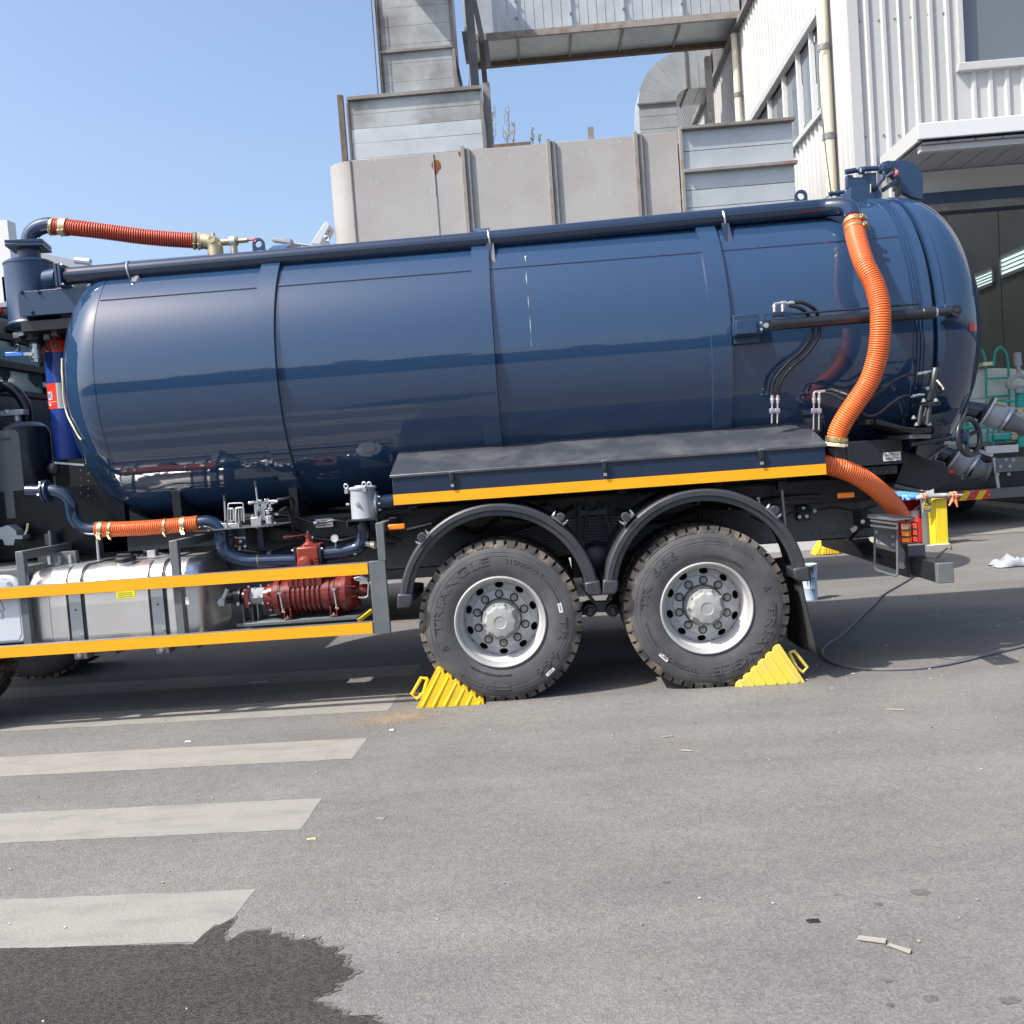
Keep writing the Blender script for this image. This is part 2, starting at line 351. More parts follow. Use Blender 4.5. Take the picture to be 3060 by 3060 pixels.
# ================================================================ FACTORY BUILDING
BX, BY = 5.07, 7.83
fb = thing('factory_building', (BX, BY, 0), 'white corrugated factory hall with a canopy over its dark open doorway', 'building')
def ribs(a0, a1, period=.228, h=.035):
    out = []; a = a0
    while a < a1-1e-6:
        for (t, d) in ((0, 0), (.58, 0), (.68, h), (.86, h), (.96, 0)):
            if a+t*period < a1: out.append((a+t*period, d))
        a += period
    out.append((a1, 0)); return out
def cor_front(x0, x1, z0, z1, y=BY):
    b = MB(); pr = ribs(x0, x1); n = len(pr)
    b.add([(x, y-d, z0) for x, d in pr]+[(x, y-d, z1) for x, d in pr], [(i, i+1, n+i+1, n+i) for i in range(n-1)]); b.box(x0, x1, y+.03, y+.10, z0, z1); return b
def cor_left(y0, y1, z0, z1, x=BX):
    b = MB(); pr = ribs(y0, y1); n = len(pr)
    b.add([(x-d, yy, z0) for yy, d in pr]+[(x-d, yy, z1) for yy, d in pr], [(i+1, i, n+i, n+i+1) for i in range(n-1)]); b.box(x+.03, x+.10, y0, y1, z0, z1); return b
DX0 = 5.78
for a in ((BX+.06, DX0, 0, 9.6), (DX0, 6.56, 4.9, 9.6), (6.56, 9.4, 4.9, 6.60), (6.56, 9.4, 8.6, 9.6), (9.4, 16, 4.9, 9.6)): cor_front(*a).build('front_wall', M['cladding'], fb, smooth=0)
for a in ((BY+.06, 40, 0, 6.62), (BY+.06, 9.14, 6.62, 8.02), (16.2, 40, 6.62, 8.02), (BY+.06, 40, 8.02, 10.15)): cor_left(*a).build('side_wall', M['cladding'], fb, smooth=0)
MB().box(BX-.045, BX+.10, BY-.045, BY+.10, 0, 9.6).build('corner_trim', M['cladding'], fb)
b = MB()
for i in range(14): b.obox((BX+.02, 20, 10.30+i*.12), (0, 0, .05), (.0, 12, 0), (.03, 0, .03))
b.build('louvre_band', M['interior'], fb, smooth=0)['kind'] = 'stuff'
MB().box(BX-.14, BX+.02, BY, 40, 10.16, 10.24).build('eave_trim', M['beam'], fb)
MB().box(BX+.12, 16, BY+.12, 40, 9.62, 9.8).build('roof', M['interior'], fb)
MB().box(BX+.16, 16, 39.8, 40, .01, 9.6).build('back_wall', M['interior'], fb)
MB().box(15.8, 15.99, BY+.12, 39.7, .01, 9.6).build('inner_wall', M['interior'], fb)
MB().add([(DX0-.6, BY+.15, .006), (15.7, BY+.15, .006), (15.7, 39.7, .006), (DX0-.6, 39.7, .006)], [(0, 1, 2, 3)]).build('hall_floor', M['concrete'], fb, smooth=0)
# side window strip
fr = MB().box(BX-.05, BX+.1, 9.10, 9.18, 6.62, 8.02).box(BX-.09, BX+.1, 9.08, 16.2, 6.55, 6.63).box(BX-.09, BX+.1, 9.08, 16.2, 8.02, 8.13)
fr.build('window_frame', M['cladding'], fb)
ym = [9.18, 9.75, 10.55, 11.5, 12.6, 13.8, 15.0, 16.2]
for a, c in zip(ym, ym[1:]):
    g = MB().box(BX+.06, BX+.075, a+.03, c-.03, 6.63, 8.02).build('window_pane', M['winglass'], fb, smooth=0)
    MB().box(BX-.02, BX+.05, c-.035, c+.035, 6.63, 8.02).build('mullion', M['white'], fb)
# front window
MB().box(6.60, 9.36, BY+.06, BY+.08, 6.66, 8.56).build('window_pane', M['winglass'], fb, smooth=0)
fr = MB().box(6.53, 6.61, BY-.07, BY+.12, 6.60, 8.6).box(6.50, 9.4, BY-.09, BY+.12, 6.53, 6.64).box(9.36, 9.42, BY-.05, BY+.12, 6.64, 8.6).box(6.5, 9.4, BY-.05, BY+.12, 8.6, 8.66)
fr.build('window_frame', M['cladding'], fb, bevel=.008)
b = MB(); rq = random.Random(14)
for z_ in (5.75, 7.35, 8.9):
    for i in range(50):
        x = BX+.15+.228*i+rq.uniform(-.02, .02)
        if 6.4 < x < 9.5 and z_ > 6.5: continue
        b.cyl((x, BY-.008, z_+rq.uniform(-.03, .03)), (x, BY-.001, z_+.0), .014, 6)
b.build('cladding_screws', M['beam'], fb, smooth=0)['kind'] = 'stuff'
# canopy
MB().box(5.37, 16, 6.40, 6.44, 5.25, 5.45).build('canopy_fascia', M['white'], fb, bevel=.01)
MB().box(5.37, 5.42, 6.44, BY-.05, 5.235, 5.44).build('canopy_end', M['cladding'], fb)
MB().box(5.43, 16, 6.445, BY-.05, 5.36, 5.43).build('canopy_roof', M['cladding'], fb)
for i in range(30):
    x = 5.44+i*.34
    MB().box(x, x+.325, 6.46, BY-.06, 5.20-.0, 5.225).build('soffit_board', M['palegrey'], fb, smooth=0)
MB().box(5.43, 16, 6.50, 6.60, 5.12, 5.195).build('canopy_beam', M['cladding'], fb)
MB().box(DX0, 16, BY-.06, BY-.002, 4.88, 5.19).build('lintel_panel', M['white'], fb)
MB().box(DX0, 16, BY-.16, BY+.2, 4.62, 4.875).build('door_track', M['navyflat'], fb, bevel=.01)
MB().box(DX0, 16, BY-.20, BY-.165, 4.60, 4.70).build('track_lip', M['beam'], fb)
MB().box(DX0-.02, DX0+.06, BY-.05, BY+.25, 0, 4.6).build('door_jamb', M['greysteel'], fb)
# partition inside with lit windows
PX = 9.6
part = MB().box(PX+.03, PX+.1, 10.5, 39, .01, 9.5).build('partition', M['interior'], fb, smooth=0)
yy = 11.0
while yy < 36:
    MB().box(PX, PX+.028, yy, yy+2.36, .02, 9.4).build('partition_panel', M['interior'], fb, smooth=0); yy += 2.4
for pa, pb in (((7, 1625, 770), (7, 1755, 790)), ((7, 1805, 650), (7, 1960, 690))):
    p, q = QX(*pa, PX), QX(*pb, PX); y0, y1 = min(p.y, q.y), max(p.y, q.y); zt, zb = max(p.z, q.z), min(p.z, q.z)
    zb = zt-.62*abs(y1-y0)**0 if False else zb
    fr = MB().box(PX-.05, PX-.002, y0, y1, zb-.06, zb).box(PX-.05, PX-.002, y0, y1, zt, zt+.06).box(PX-.05, PX-.002, y0-.06, y0, zb, zt).box(PX-.05, PX-.002, y1, y1+.06, zb, zt).build('window_frame', M['strap'], fb)
    for i in range(4):
        h = (zt-zb)/4; MB().box(PX-.03, PX-.004, y0, y1, zb+i*h+.02, zb+(i+1)*h-.02).build('lit_pane', M['litwin'], fr, smooth=0)
for i in range(3):
    for j in range(4): MB().box(6.2+3.2*i, 7.6+3.2*i, 9.5+7*j, 14+7*j, 9.55, 9.6).build('roof_panel', M['hall_fill'], fb, smooth=0)  # unseen glowing panels under the roof, added to brighten the dark hall
# downpipes and cable on the side wall
for yv, r in ((14.62, .07), (8.64, .082)):
    d = MB().cyl((BX-.13, yv, 0), (BX-.13, yv, 10.1), r, 16).build('downpipe', M['pipecream'], fb)
    for z in (4.2, 6.0, 7.3, 8.8):
        MB().cyl((BX-.13, yv, z), (BX-.13, yv, z+.09), r+.012, 16).box(BX-.13, BX-.03, yv-.02, yv+.02, z+.02, z+.06).build('pipe_collar', M['beam'], d)
MB().tube(spline([(BX-.06, 8.9, 9.6), (BX-.10, 8.55, 7.6), (BX-.24, 8.55, 7.2), (BX-.22, 8.6, 6.2), (BX-.1, 8.5, 4)], 6), .009, 6).build('cable', M['greysteel'], fb)
# white building base behind the truck
pb = thing('paint_booth', (.9, 7.62, 0), 'long white booth wall under the beige duct', 'building')
for i in range(7):
    x = -3.2+i*1.06; MB().box(x, x+1.05, 7.62, 7.70, .17, 4.3).build('wall_panel', M['cladding'], pb, smooth=0)
MB().box(-3.2, 4.25, 7.60, 7.71, 0, .165).build('skirting', M['white'], pb)
MB().box(-3.2, 4.25, 7.72, 10.5, 4.3, 4.4).build('roof', M['cladding'], pb)
# ================================================================ DUCTS
M['beige'] = mk('beige_painted_sheet', (.30, .285, .27), .5, col2=(.35, .34, .33), vscale=.8, bump=.05, bscale=2.5)
M['rustpatch'] = mk('rust_patch', (.20, .075, .03), .85, col2=(.11, .05, .03), vscale=14)
M['chip'] = mk('pale_scuff', (.43, .44, .45), .6)
M['soot'] = mk('sooty_galvanised', (.36, .385, .39), .5, metal=.3, col2=(.12, .115, .115), vscale=.75, lo=.40, hi=.68, bump=.03, bscale=3, detail=7)
M['rustangle'] = mk('rusty_grey_angle', (.24, .225, .21), .65, col2=(.18, .11, .075), vscale=5, lo=.46, hi=.72)
bd = thing('beige_duct', (.5, 8.6, 4.41), 'long beige sheet metal duct with rounded left end and rusty ribs above the tank', 'duct')
ZT = 6.09; Z0 = 4.41
xs = [-2.14, -.93, -.45, .79, 2.04, 2.60]
for i in range(5):
    MB().box(xs[i]+.006, xs[i+1]-.006, 8.0, 8.03, Z0, ZT+.004*i).build('duct_panel', M['beige'], bd, bevel=.004)
# rounded end
b = MB(); arc = [(-2.15-.36*math.sin(R_(a)), 8.36-.36*math.cos(R_(a))) for a in range(0, 91, 10)]+[(-2.51, 10.2)]
n = len(arc); b.add([(x, y, Z0) for x, y in arc]+[(x, y, ZT-.02) for x, y in arc], [(i+1, i, n+i, n+i+1) for i in range(n-1)])
b.build('rounded_end', M['beige'], bd)
tp = [(x, y, ZT-.02) for x, y in arc]+[(2.6, 10.2, ZT-.02), (2.6, 8.02, ZT-.02)]
MB().prism([Vector(p) for p in tp], (0, 0, .015)).build('top_sheet', M['beige'], bd, smooth=0)
MB().box(-2.155, -2.135, 7.985, 8.0, Z0, ZT).build('seam', M['beam'], bd); MB().box(-.94, -.928, 7.985, 8.0, Z0, ZT).build('seam', M['beige'], bd)
for x in (-.45, .79, 2.04):
    MB().box(x-.075, x-.02, 7.93, 8.0, Z0, ZT+.05).build('rusty_rib', M['rustangle'], bd, bevel=.004)
    MB().box(x-.018, x+.05, 7.955, 8.0, Z0, ZT+.02).build('rib', M['beam'], bd, bevel=.004)
def blob(c, rx, rz, y, n=14, seed=1, drip=0):
    r = random.Random(seed); return [Vector((c.x+rx*math.cos(2*math.pi*i/n)*r.uniform(.8, 1.1), y, c.z+rz*math.sin(2*math.pi*i/n)*r.uniform(.8, 1.1)-(drip if abs(i-n*.72) < .8 else 0))) for i in range(n)]
c = Q(8, 720, 1005, 7.998); MB().prism(blob(c, .075, .085, 7.9985, 16, 3, .06), (0, .003, 0)).build('rust_spot', M['rustpatch'], bd, smooth=0)
c = Q(8, 870, 930, 7.998); MB().prism(blob(c, .05, .03, 7.9985, 12, 4, .03), (0, .003, 0)).build('rust_spot', M['rustpatch'], bd, smooth=0)
b = MB(); r = random.Random(9)
for (x, y) in [(635, 965), (640, 1025), (690, 1160), (655, 1205), (660, 1285), (695, 1290), (665, 1400), (320, 1100), (360, 1105), (330, 1230), (365, 1235), (310, 975), (345, 970), (975, 1010), (1045, 990), (1020, 960), (1165, 940), (1365, 930), (1140, 1250), (1215, 1200), (1245, 1245), (1335, 1195), (1535, 905), (1600, 935), (1660, 915), (1570, 1185), (1680, 1180), (1770, 1170), (1860, 1165), (1580, 1225), (1680, 1220), (1760, 1215), (1520, 1300), (1835, 860)]:
    c = Q(8, x, y, 7.998); b.prism(blob(c, r.uniform(.006, .013), r.uniform(.012, .034), 7.9988, 8, r.randint(0, 999)), (0, .002, 0))
b.build('paint_scuffs', M['chip'], bd, smooth=0)['kind'] = 'stuff'
# right galvanised end box of the duct
gx0, gx1 = 2.66, 4.22
zs = [Z0, 4.72, 5.0, 5.25, 5.50, 5.80, 6.09]
for a, c in zip(zs, zs[1:]): MB().box(gx0, gx1, 7.95, 7.98, a+.004, c-.004).build('galvanised_strip', M['galv'], bd, bevel=.003)
MB().box(gx0-.02, gx1+.03, 7.86, 7.95, 5.485, 5.53).build('rusty_flange', M['rustangle'], bd, bevel=.004)
MB().box(gx0-.02, gx1+.03, 7.86, 7.97, 6.09, 6.135).build('rusty_flange', M['beam'], bd, bevel=.004)
MB().box(gx0-.05, gx0-.005, 7.90, 8.02, Z0, 6.13).build('rusty_rib', M['rustangle'], bd, bevel=.004)
MB().box(gx1-.02, gx1, 7.985, 10, Z0, 6.08).box(gx0, gx1-.02, 9.98, 10, Z0, 6.08).box(gx0, gx1-.02, 8.0, 9.98, 6.05, 6.08).build('box_back', M['galv'], bd, smooth=0)
# low round duct behind the beige one
rd = thing('round_duct', (2, 11.5, 7.0), 'low rounded galvanised duct top showing behind the beige duct', 'duct')
p0, p1 = Q(8, 1310, 850, 10.5), Q(8, 1900, 850, 10.5)
MB().tube(bend([p0+V(0, .8, -.62), p1+V(.1, .8, -.62), p1+V(1.1, .8, -2.4)], .9, 8), .62, 28).build('duct_body', M['galv'], rd)
MB().obox(Q(8, 1660, 835, 10.5), (.05, 0, 0), (0, .05, 0), (0, 0, .16)).build('stub', M['beam'], rd)
MB().box(Q(8, 1060, 880, 10).x, Q(8, 1295, 870, 10).x, 10, 10.3, 6.3, Q(8, 1180, 868, 10).z).build('rusty_sill', M['rust'], rd)
# ---- tall duct tower
tw = thing('duct_tower', (-1.4, 12.8, 4.4), 'tall soot stained galvanised duct tower with rusty corner posts', 'duct')
YT = 12.0
x0 = -2.10; x1 = -.80; ztop = 12.6
z = 8.36; i = 0
joint = Q(8, 590, 305, YT).z
zl = []
while z < ztop: zl.append(z); z += .335
zl.append(ztop)
for a, c in zip(zl, zl[1:]): MB().box(x0, x1, YT, YT+.03, a+.0015, c-.0015).build('galvanised_strip', M['soot'], tw, bevel=.003)
MB().box(x1-.03, x1, YT+.031, 13.9, 8.36, ztop).box(x0, x0+.03, YT+.031, 13.9, 8.36, ztop).build('tower_side', M['galv'], tw, smooth=0)
MB().box(x0-.03, x1+.03, YT-.05, YT-.002, joint-.025, joint+.025).build('flange', M['beam'], tw, bevel=.004)
MB().box(x1+.002, x1+.05, YT-.02, 13.9, joint-.025, joint+.025).build('flange', M['beam'], tw)
MB().box(x0-.06, x0-.003, YT-.04, YT+.05, 8.36, ztop).build('rusty_corner', M['rust'], tw)
MB().box(x1+.003, x1+.06, YT-.04, YT+.04, 8.36, ztop).build('corner_angle', M['beam'], tw)
for a, c in ((8, 325), (8, 345)): pass
pth = [Q(8, 322, 0, YT-.1), Q(8, 345, 300, YT-.1), Q(8, 368, 610, YT-.1)]
MB().tube(pth, .014, 6).build('cable', M['greysteel'], tw); MB().tube([p+V(.07, 0, 0) for p in pth], .009, 6).build('cable', M['black'], tw)
# projecting head above the frame
MB().box(x0-.03, x1+.1, 9.4, YT-.055, 11.15, 12.4).build('head_duct', M['galv'], tw, smooth=0)
# lower box
lx0, lx1 = -2.74, -.34; zb_ = 7.0
for a, c in ((7.0, 7.28), (7.285, 7.56), (7.565, 7.82), (7.825, 8.08), (8.085, 8.33)): MB().box(lx0, lx1, YT-.25, YT-.22, a, c).build('galvanised_strip', M['soot'] if a > 7.8 else M['galv'], tw, bevel=.003)
MB().box(lx0-.03, lx1+.03, YT-.32, 13.9, 8.335, 8.40).build('flange', M['beam'], tw, bevel=.004)
MB().box(lx0-.20, lx0-.10, YT-.30, YT-.2, 4.4, 8.45).build('rusty_post', M['rust'], tw)
MB().box(lx0-.045, lx0-.005, YT-.28, YT-.2, 4.4, 8.3).build('corner_angle', M['rust'], tw)
MB().box(lx1+.005, lx1+.05, YT-.3, YT-.2, 4.4, 8.33).build('corner_angle', M['beam'], tw)
MB().box(lx1+.06, lx1+.19, YT-.15, YT-.02, 4.4, 8.5).build('grey_post', M['beam'], tw)
MB().box(lx0, lx1, YT-.2, 13.9, 4.4, 8.33).build('box_body', M['galv'], tw, smooth=0)
# ---- overhead bridge duct
YB = 14.3
br = thing('bridge_duct', (2.2, 15.0, 10.4), 'overhead galvanised duct crossing from the tower to the factory wall', 'duct')
zb = Q(8, 1540, 165, YB).z
yb2 = QG(8, 1540, 335, zb).y
X0 = Q(8, 890, 190, YB).x; X1 = BX-.05
xf = [X0]+[Q(8, x, 150, YB).x for x in (1210, 1540, 1862)]
while xf[-1] < X1-1.3: xf.append(xf[-1]+1.19)
xf.append(X1)
for a, c in zip(xf, xf[1:]):
    k = 6; w = (c-a)/k
    for j in range(k): MB().box(a+j*w+.004, a+(j+1)*w-.004, YB, YB+.02, zb, zb+2.2).build('galvanised_strip', M['galv'], br, bevel=.003)
    MB().box(a+.01, c-.01, YB+.021, yb2-.02, zb+.01, zb+.03).build('underside_sheet', M['galv'], br, smooth=0)
for x in xf[1:-1]:
    MB().box(x-.02, x+.02, YB-.05, YB-.002, zb, zb+2.2).build('flange', M['galv'], br)
    MB().box(x-.02, x+.02, YB-.02, yb2, zb-.045, zb+.008).build('flange', M['beam'], br)
    for q in range(4): MB().cyl((x, YB-.08, zb+.25+q*.35), (x, YB-.05, zb+.25+q*.35), .025, 8).build('bolt', M['beam'], br)
MB().box(X0, X1, YB-.08, YB-.003, zb-.14, zb-.002).build('rusty_beam', M['rustangle'], br, bevel=.004)
MB().box(X0, X1, yb2-.02, yb2+.10, zb-.10, zb+.02).build('rusty_beam', M['rust'], br, bevel=.004)
MB().box(X0, X1, yb2-.015, yb2, zb+.03, zb+2.2).box(X0, X1, YB+.03, yb2-.02, zb+2.18, zb+2.2).build('duct_back', M['galv'], br, smooth=0)
YS = 13.2
sg = thing('duct_support', (-.3, YS, 6), 'grey steel posts and diagonal brace carrying the overhead duct', 'support frame')
MB().bar(Q(8, 918, 0, YS)+V(-.01, 0, .6), Q(8, 955, 560, YS)+V(.02, 0, -.9), .16, .16).build('post', M['beam'], sg, bevel=.004)
MB().bar(Q(8, 940, -40, YS), Q(8, 1000, 250, YS), .10, .10).build('brace', M['beam'], sg)
MB().bar(Q(8, 990, 230, YS+.3), Q(8, 1020, 545, YS+.3), .12, .10).build('rusty_post', M['rust'], sg)
MB().bar(Q(8, 1020, 250, YS+.4), Q(8, 1036, 400, YS+.4), .14, .10).build('hanger', M['beam'], sg)
MB().bar(Q(8, 890, 200, YS+.9), Q(8, 915, 380, YS+.9), .16, .1).build('hanger', M['beam'], sg)
# ---- elbow duct into the wall
YE = 17.6
ed = thing('elbow_duct', (2.9, YE, 7), 'galvanised elbow duct bending from the roof into the factory wall', 'duct')
pA = Q(9, 165, 480, YE); pB = Q(9, 340, 482, YE); w = pB.x-pA.x; zt_ = pA.z
Rout = Q(9, 392, 229, YE).z-zt_; Rin = max(Rout-w, .25)
ax_ = pA.x+Rout
def elbow_ring(a, ro, ri): return (ax_-ro*math.cos(a), zt_+ro*math.sin(a)), (ax_-ri*math.cos(a), zt_+ri*math.sin(a))
ns = 5; dpt = 1.15
for i in range(ns):
    a0, a1 = math.pi/2*i/ns, math.pi/2*(i+1)/ns-.004
    o0, i0 = elbow_ring(a0, Rout, Rin); o1, i1 = elbow_ring(a1, Rout, Rin)
    MB().prism([V(o0[0], YE, o0[1]), V(o1[0], YE, o1[1]), V(i1[0], YE, i1[1]), V(i0[0], YE, i0[1])], (0, dpt, 0)).build('elbow_gore', M['galv'], ed, smooth=0)
for q in range(4): MB().box(pA.x, pA.x+Rout-Rin, YE, YE+dpt, zt_-.30*(q+1)+.006, zt_-.30*q-.004).build('galvanised_strip', M['galv'], ed, bevel=.003)
MB().box(pA.x+.03, pA.x+Rout-Rin-.03, YE+.03, YE+dpt-.03, 4.4, zt_-.02).build('riser', M['galv'], ed, smooth=0)
MB().box(pA.x-.03, pA.x+Rout-Rin+.03, YE-.04, YE-.002, zt_-.02, zt_+.02).build('flange', M['beam'], ed)
L_ = BX-.06-ax_; kx = max(2, int(L_/.45))
for q in range(kx): MB().box(ax_+L_*q/kx+.004, ax_+L_*(q+1)/kx-.004, YE+.002, YE+dpt, zt_+Rin, zt_+Rout).build('galvanised_strip', M['galv'], ed, bevel=.003)
MB().box(ax_-.02, ax_+.02, YE-.04, YE+dpt, zt_+Rin-.04, zt_+Rin-.002).build('flange', M['beam'], ed); MB().box(ax_-.02, ax_+.02, YE-.04, YE-.001, zt_+Rin-.04, zt_+Rout+.03).build('flange', M['beam'], ed)
pq = Q(9, 497, 480, 15.0); MB().box(pq.x-.07, pq.x+.06, 14.95, 15.1, 4.4, pq.z+1.0).build('rusty_post', M['rustangle'], ed)
# ================================================================ FAR LEFT AND BEYOND
YL = 20
p, q = Q(19, 0, 230, YL), Q(19, 150, 840, YL); r_ = Q(19, 225, 260, YL)
fl = thing('white_tower_block', (p.x, YL, 0), 'tall white rendered tower at the far left edge behind the separator', 'building')
MB().box(p.x-2.5, Q(19, 128, 240, YL).x, YL, YL+.42, 0, p.z).build('wall', M['white'], fl, smooth=0)
MB().box(p.x-2.5, Q(19, 128, 240, YL).x-.1, YL+.421, YL+.6, 0, p.z-.3).build('side_wall', M['palegrey'], fl, smooth=0)
YL = 24
p = Q(19, 690, 780, YL); q = Q(19, 1400, 985, YL)
ws = thing('distant_workshop', (p.x, YL, 0), 'distant workshop with sloping grey roof and pale cladding left of the tank', 'building')
MB().prism([V(p.x-3, YL, p.z+.85), V(q.x+.3, YL, q.z-.05), V(q.x+.3, YL, q.z-.35), V(p.x-3, YL, p.z+.45)], (0, 6, 0)).build('roof_edge', M['palegrey'], ws, smooth=0)
MB().prism([V(p.x-3, YL+.2, p.z+.4), V(q.x, YL+.2, q.z-.4), V(q.x, YL+.2, 0), V(p.x-3, YL+.2, 0)], (0, .3, 0)).build('blue_gable', M['bluegrip'], ws, smooth=0)
a = Q(19, 1650, 1290, YL-4); bq = Q(19, 1030, 1460, YL-4)
b = MB(); pr = ribs(bq.x-1.5, a.x+3, .25, .05); n = len(pr); b.add([(x, YL-4-d, 0) for x, d in pr]+[(x, YL-4-d, a.z+.25) for x, d in pr], [(i, i+1, n+i+1, n+i) for i in range(n-1)]); b.build('cladding', M['cladding'], ws, smooth=0)
c0, c1 = Q(19, 1320, 1350, YL-4.1), Q(19, 1560, 1460, YL-4.1)
w_ = MB().box(c0.x, c1.x+1, YL-4.12, YL-4.06, c1.z-1, c0.z).build('window', M['interior'], ws); MB().box(c0.x-.05, c1.x+1, YL-4.3, YL-4.12, c0.z, c0.z+.08).build('window_hood', M['beam'], w_)
c0, c1 = Q(19, 1370, 960, 23), Q(19, 1640, 990, 23)
rl = MB().box(c0.x, c1.x, 22.9, 23.1, c1.z, c0.z).cyl((c0.x, 22.95, c0.z), (c1.x, 22.95, c1.z), .1, 10).build('roof_panel', M['panel'], ws)
# street lamp
YP = 20; p = Q(12, 915, 27, YP); q = Q(12, 1000, 40, YP)
la = thing('street_lamp', (q.x+1.5, YP, 0), 'street lamp head on a thin arm just above the tank', 'street lamp')
MB().tube([V(q.x+2.2, YP, 0), V(q.x+2.2, YP, q.z-.6), V(q.x+1.2, YP, q.z-.25), q], [.08, .07, .05, .04], 10).build('pole', M['strap'], la)
MB().bar(p, q, .3, .07).bar(p.lerp(q, .55)+V(0, 0, .06), q+V(0, 0, .06), .25, .08).build('lamp_head', M['palegrey'], la, bevel=.01)
# floodlight by the duct end
YF = 8.2
fl2 = thing('floodlight', (-2.6, YF, 4.6), 'pale solar floodlight tilted on a bracket beside the duct end', 'floodlight')
a, bq, cq, dq = Q(0, 928, 728, YF), Q(0, 972, 662, YF), Q(0, 986, 672, YF), Q(0, 955, 730, YF)
MB().prism([a, bq, cq, dq], (0, .35, 0)).build('lamp_panel', M['panel'], fl2, bevel=.008)
MB().bar(Q(0, 968, 700, YF+.1), Q(0, 986, 735, YF+.1), .03, .03).bar(Q(0, 968, 700, YF+.1), Q(0, 988, 690, YF+.1), .03, .03).torus(Q(0, 976, 712, YF), (0, 1, 0), .035, .008, 16, 6).build('bracket', M['strap'], fl2)
# bare saplings behind the ducts
for k, (zx, zy, hh) in enumerate(((1150, 870, 235), (1065, 860, 230), (1185, 860, 130), (1305, 850, 85), (1345, 850, 40), (915, 560, 190), (985, 560, 60))):
    YV = 19+k*.4; base = Q(8, zx, zy, YV); top = Q(8, zx+4, zy-hh, YV); h = top.z-base.z
    t = thing('sapling', (base.x, YV, 0), ('tallest bare sapling with pale buds right of the duct tower', 'bare sapling leaning close to the tower lower box', 'short budding sapling beside the tallest bare sapling', 'single bare twig above the rusty sill', 'tiny twig tip above the low round duct', 'thin bare sapling seen between the tower and its grey post', 'short twig between the two support posts')[k], 'sapling', 'bare saplings behind the ducts')
    rr = random.Random(k); b = MB().tube([(base.x, YV, 0), base, base.lerp(top, .5)+V(rr.uniform(-.05, .05), 0, 0), top], [.05, .022, .014, .004], 6); lf = MB()
    if k < 5:
        for j in range(18):
            s = rr.uniform(-.1, .85); p = base.lerp(top, s); L = h*.30*(1-s*.7); sgn = rr.choice((-1, 1)); e = p+V(sgn*L*.35, rr.uniform(-.2, .2), L)
            b.tube([p, p.lerp(e, .5)+V(sgn*.03, 0, -.02), e], [.007, .005, .002], 4)
            for m_ in range(4):
                c = p.lerp(e, rr.uniform(.2, 1)); u = V(rr.uniform(-1, 1), rr.uniform(-1, 1), rr.uniform(-1, 1)).normalized()*.013; w2 = u.cross(V(.3, .8, .2))
                lf.add([c, c+u+w2, c+u*2, c+u-w2], [(0, 1, 2, 3)])
    b.build('trunk', M['twig'], t)
    if lf.v: lf.build('buds', M['bud'], t, smooth=0)['kind'] = 'stuff'
# unseen hall across the yard, added only so the tank has something to mirror
HYD = -36
oh = thing('mirror_hall', (0, HYD, 0), 'long dark clad hall across the yard, added for the glossy tank to mirror', 'building')
M['hall'] = mk('dark_blue_cladding', (.15, .16, .18), .6, col2=(.10, .11, .12), vscale=.25)
b = MB()
for (x0_, x1_, hz) in ((-90, -16, 5.6), (-16, -3, 6.4), (-3, 14, 5.3), (14, 90, 5.0)):
    MB().box(x0_, x1_-.02, HYD-8, HYD, 0, hz).build('wall', M['hall'], oh, smooth=0)
    MB().box(x0_, x1_-.02, HYD+.002, HYD+.06, 2.6, 3.5).build('window_band', M['winglass'], oh, smooth=0)
    MB().box(x0_, x1_-.02, HYD+.001, HYD+.05, .5, 1.6).build('plinth', M['concrete'], oh, smooth=0)

for i, (x_, w_, h_) in enumerate(((-31, 3, .9), (-24, 1.6, 1.4), (-14.5, 2.2, .8), (-9, 1.2, 1.6), (-5.5, 2.8, .7), (2, 1.5, 1.1), (8, 3, .8), (19, 1.4, 1.3))):
    z_ = 5.6 if x_ < -16 else 6.4 if x_ < -3 else 5.3 if x_ < 14 else 5.0
    MB().box(x_, x_+w_, HYD-4, HYD-2, z_+.002, z_+h_).build('roof_vent', M['beam'], oh, smooth=0)
for i in range(9): MB().box(-38+i*9.5, -33+i*9.5, HYD+.062, HYD+.09, 0, 3.9).build('roller_door', M['interior'], oh, smooth=0)
# ================================================================ THE TRUCK
tr = thing('vacuum_truck', (0.6, 1.25, 0), 'dark navy vacuum tank truck with orange ribbed hoses and amber striped side guard', 'truck')
def T(mb, name, mats, parent=None, **k): return mb.build(name, mats, parent or tr, **k)
# ---------------------------------------------------------------- tank
XL, XR = -2.652, 2.996
prof = [(XL-.5*math.cos(a), TR*math.sin(a)) for a in [R_(x) for x in (0, 4, 8, 13, 18, 24, 30, 36, 42, 48, 54, 60, 66, 72, 78, 84, 90)]]
prof += [(XL+.006, TR), (XL+.008, TR-.003), (XL+.014, TR-.003), (XL+.016, TR)]
prof += [(-1.5+i*.35, TR) for i in range(13)]+[(XR-.022, TR), (XR-.018, TR-.05), (XR+.006, TR-.05), (XR+.010, TR)]
prof += [(XR+.07, TR)]+[(XR+.07+.5*math.sin(a), TR*math.cos(a)) for a in [R_(x) for x in (5, 10, 16, 22, 28, 34, 40, 46, 52, 58, 64, 70, 76, 82, 86, 90)]]
tank = T(MB().lathe((0, TY, TZ), (1, 0, 0), prof, 160), 'tank', M['navy'])
def onring(x0, x1, h, name, mat=M['navy'], parent=tank):
    return MB().lathe((0, TY, TZ), (1, 0, 0), [(x0, TR-.004), (x0+.006, TR+h), (x1-.006, TR+h), (x1, TR-.004)], 160).build(name, mat, parent)
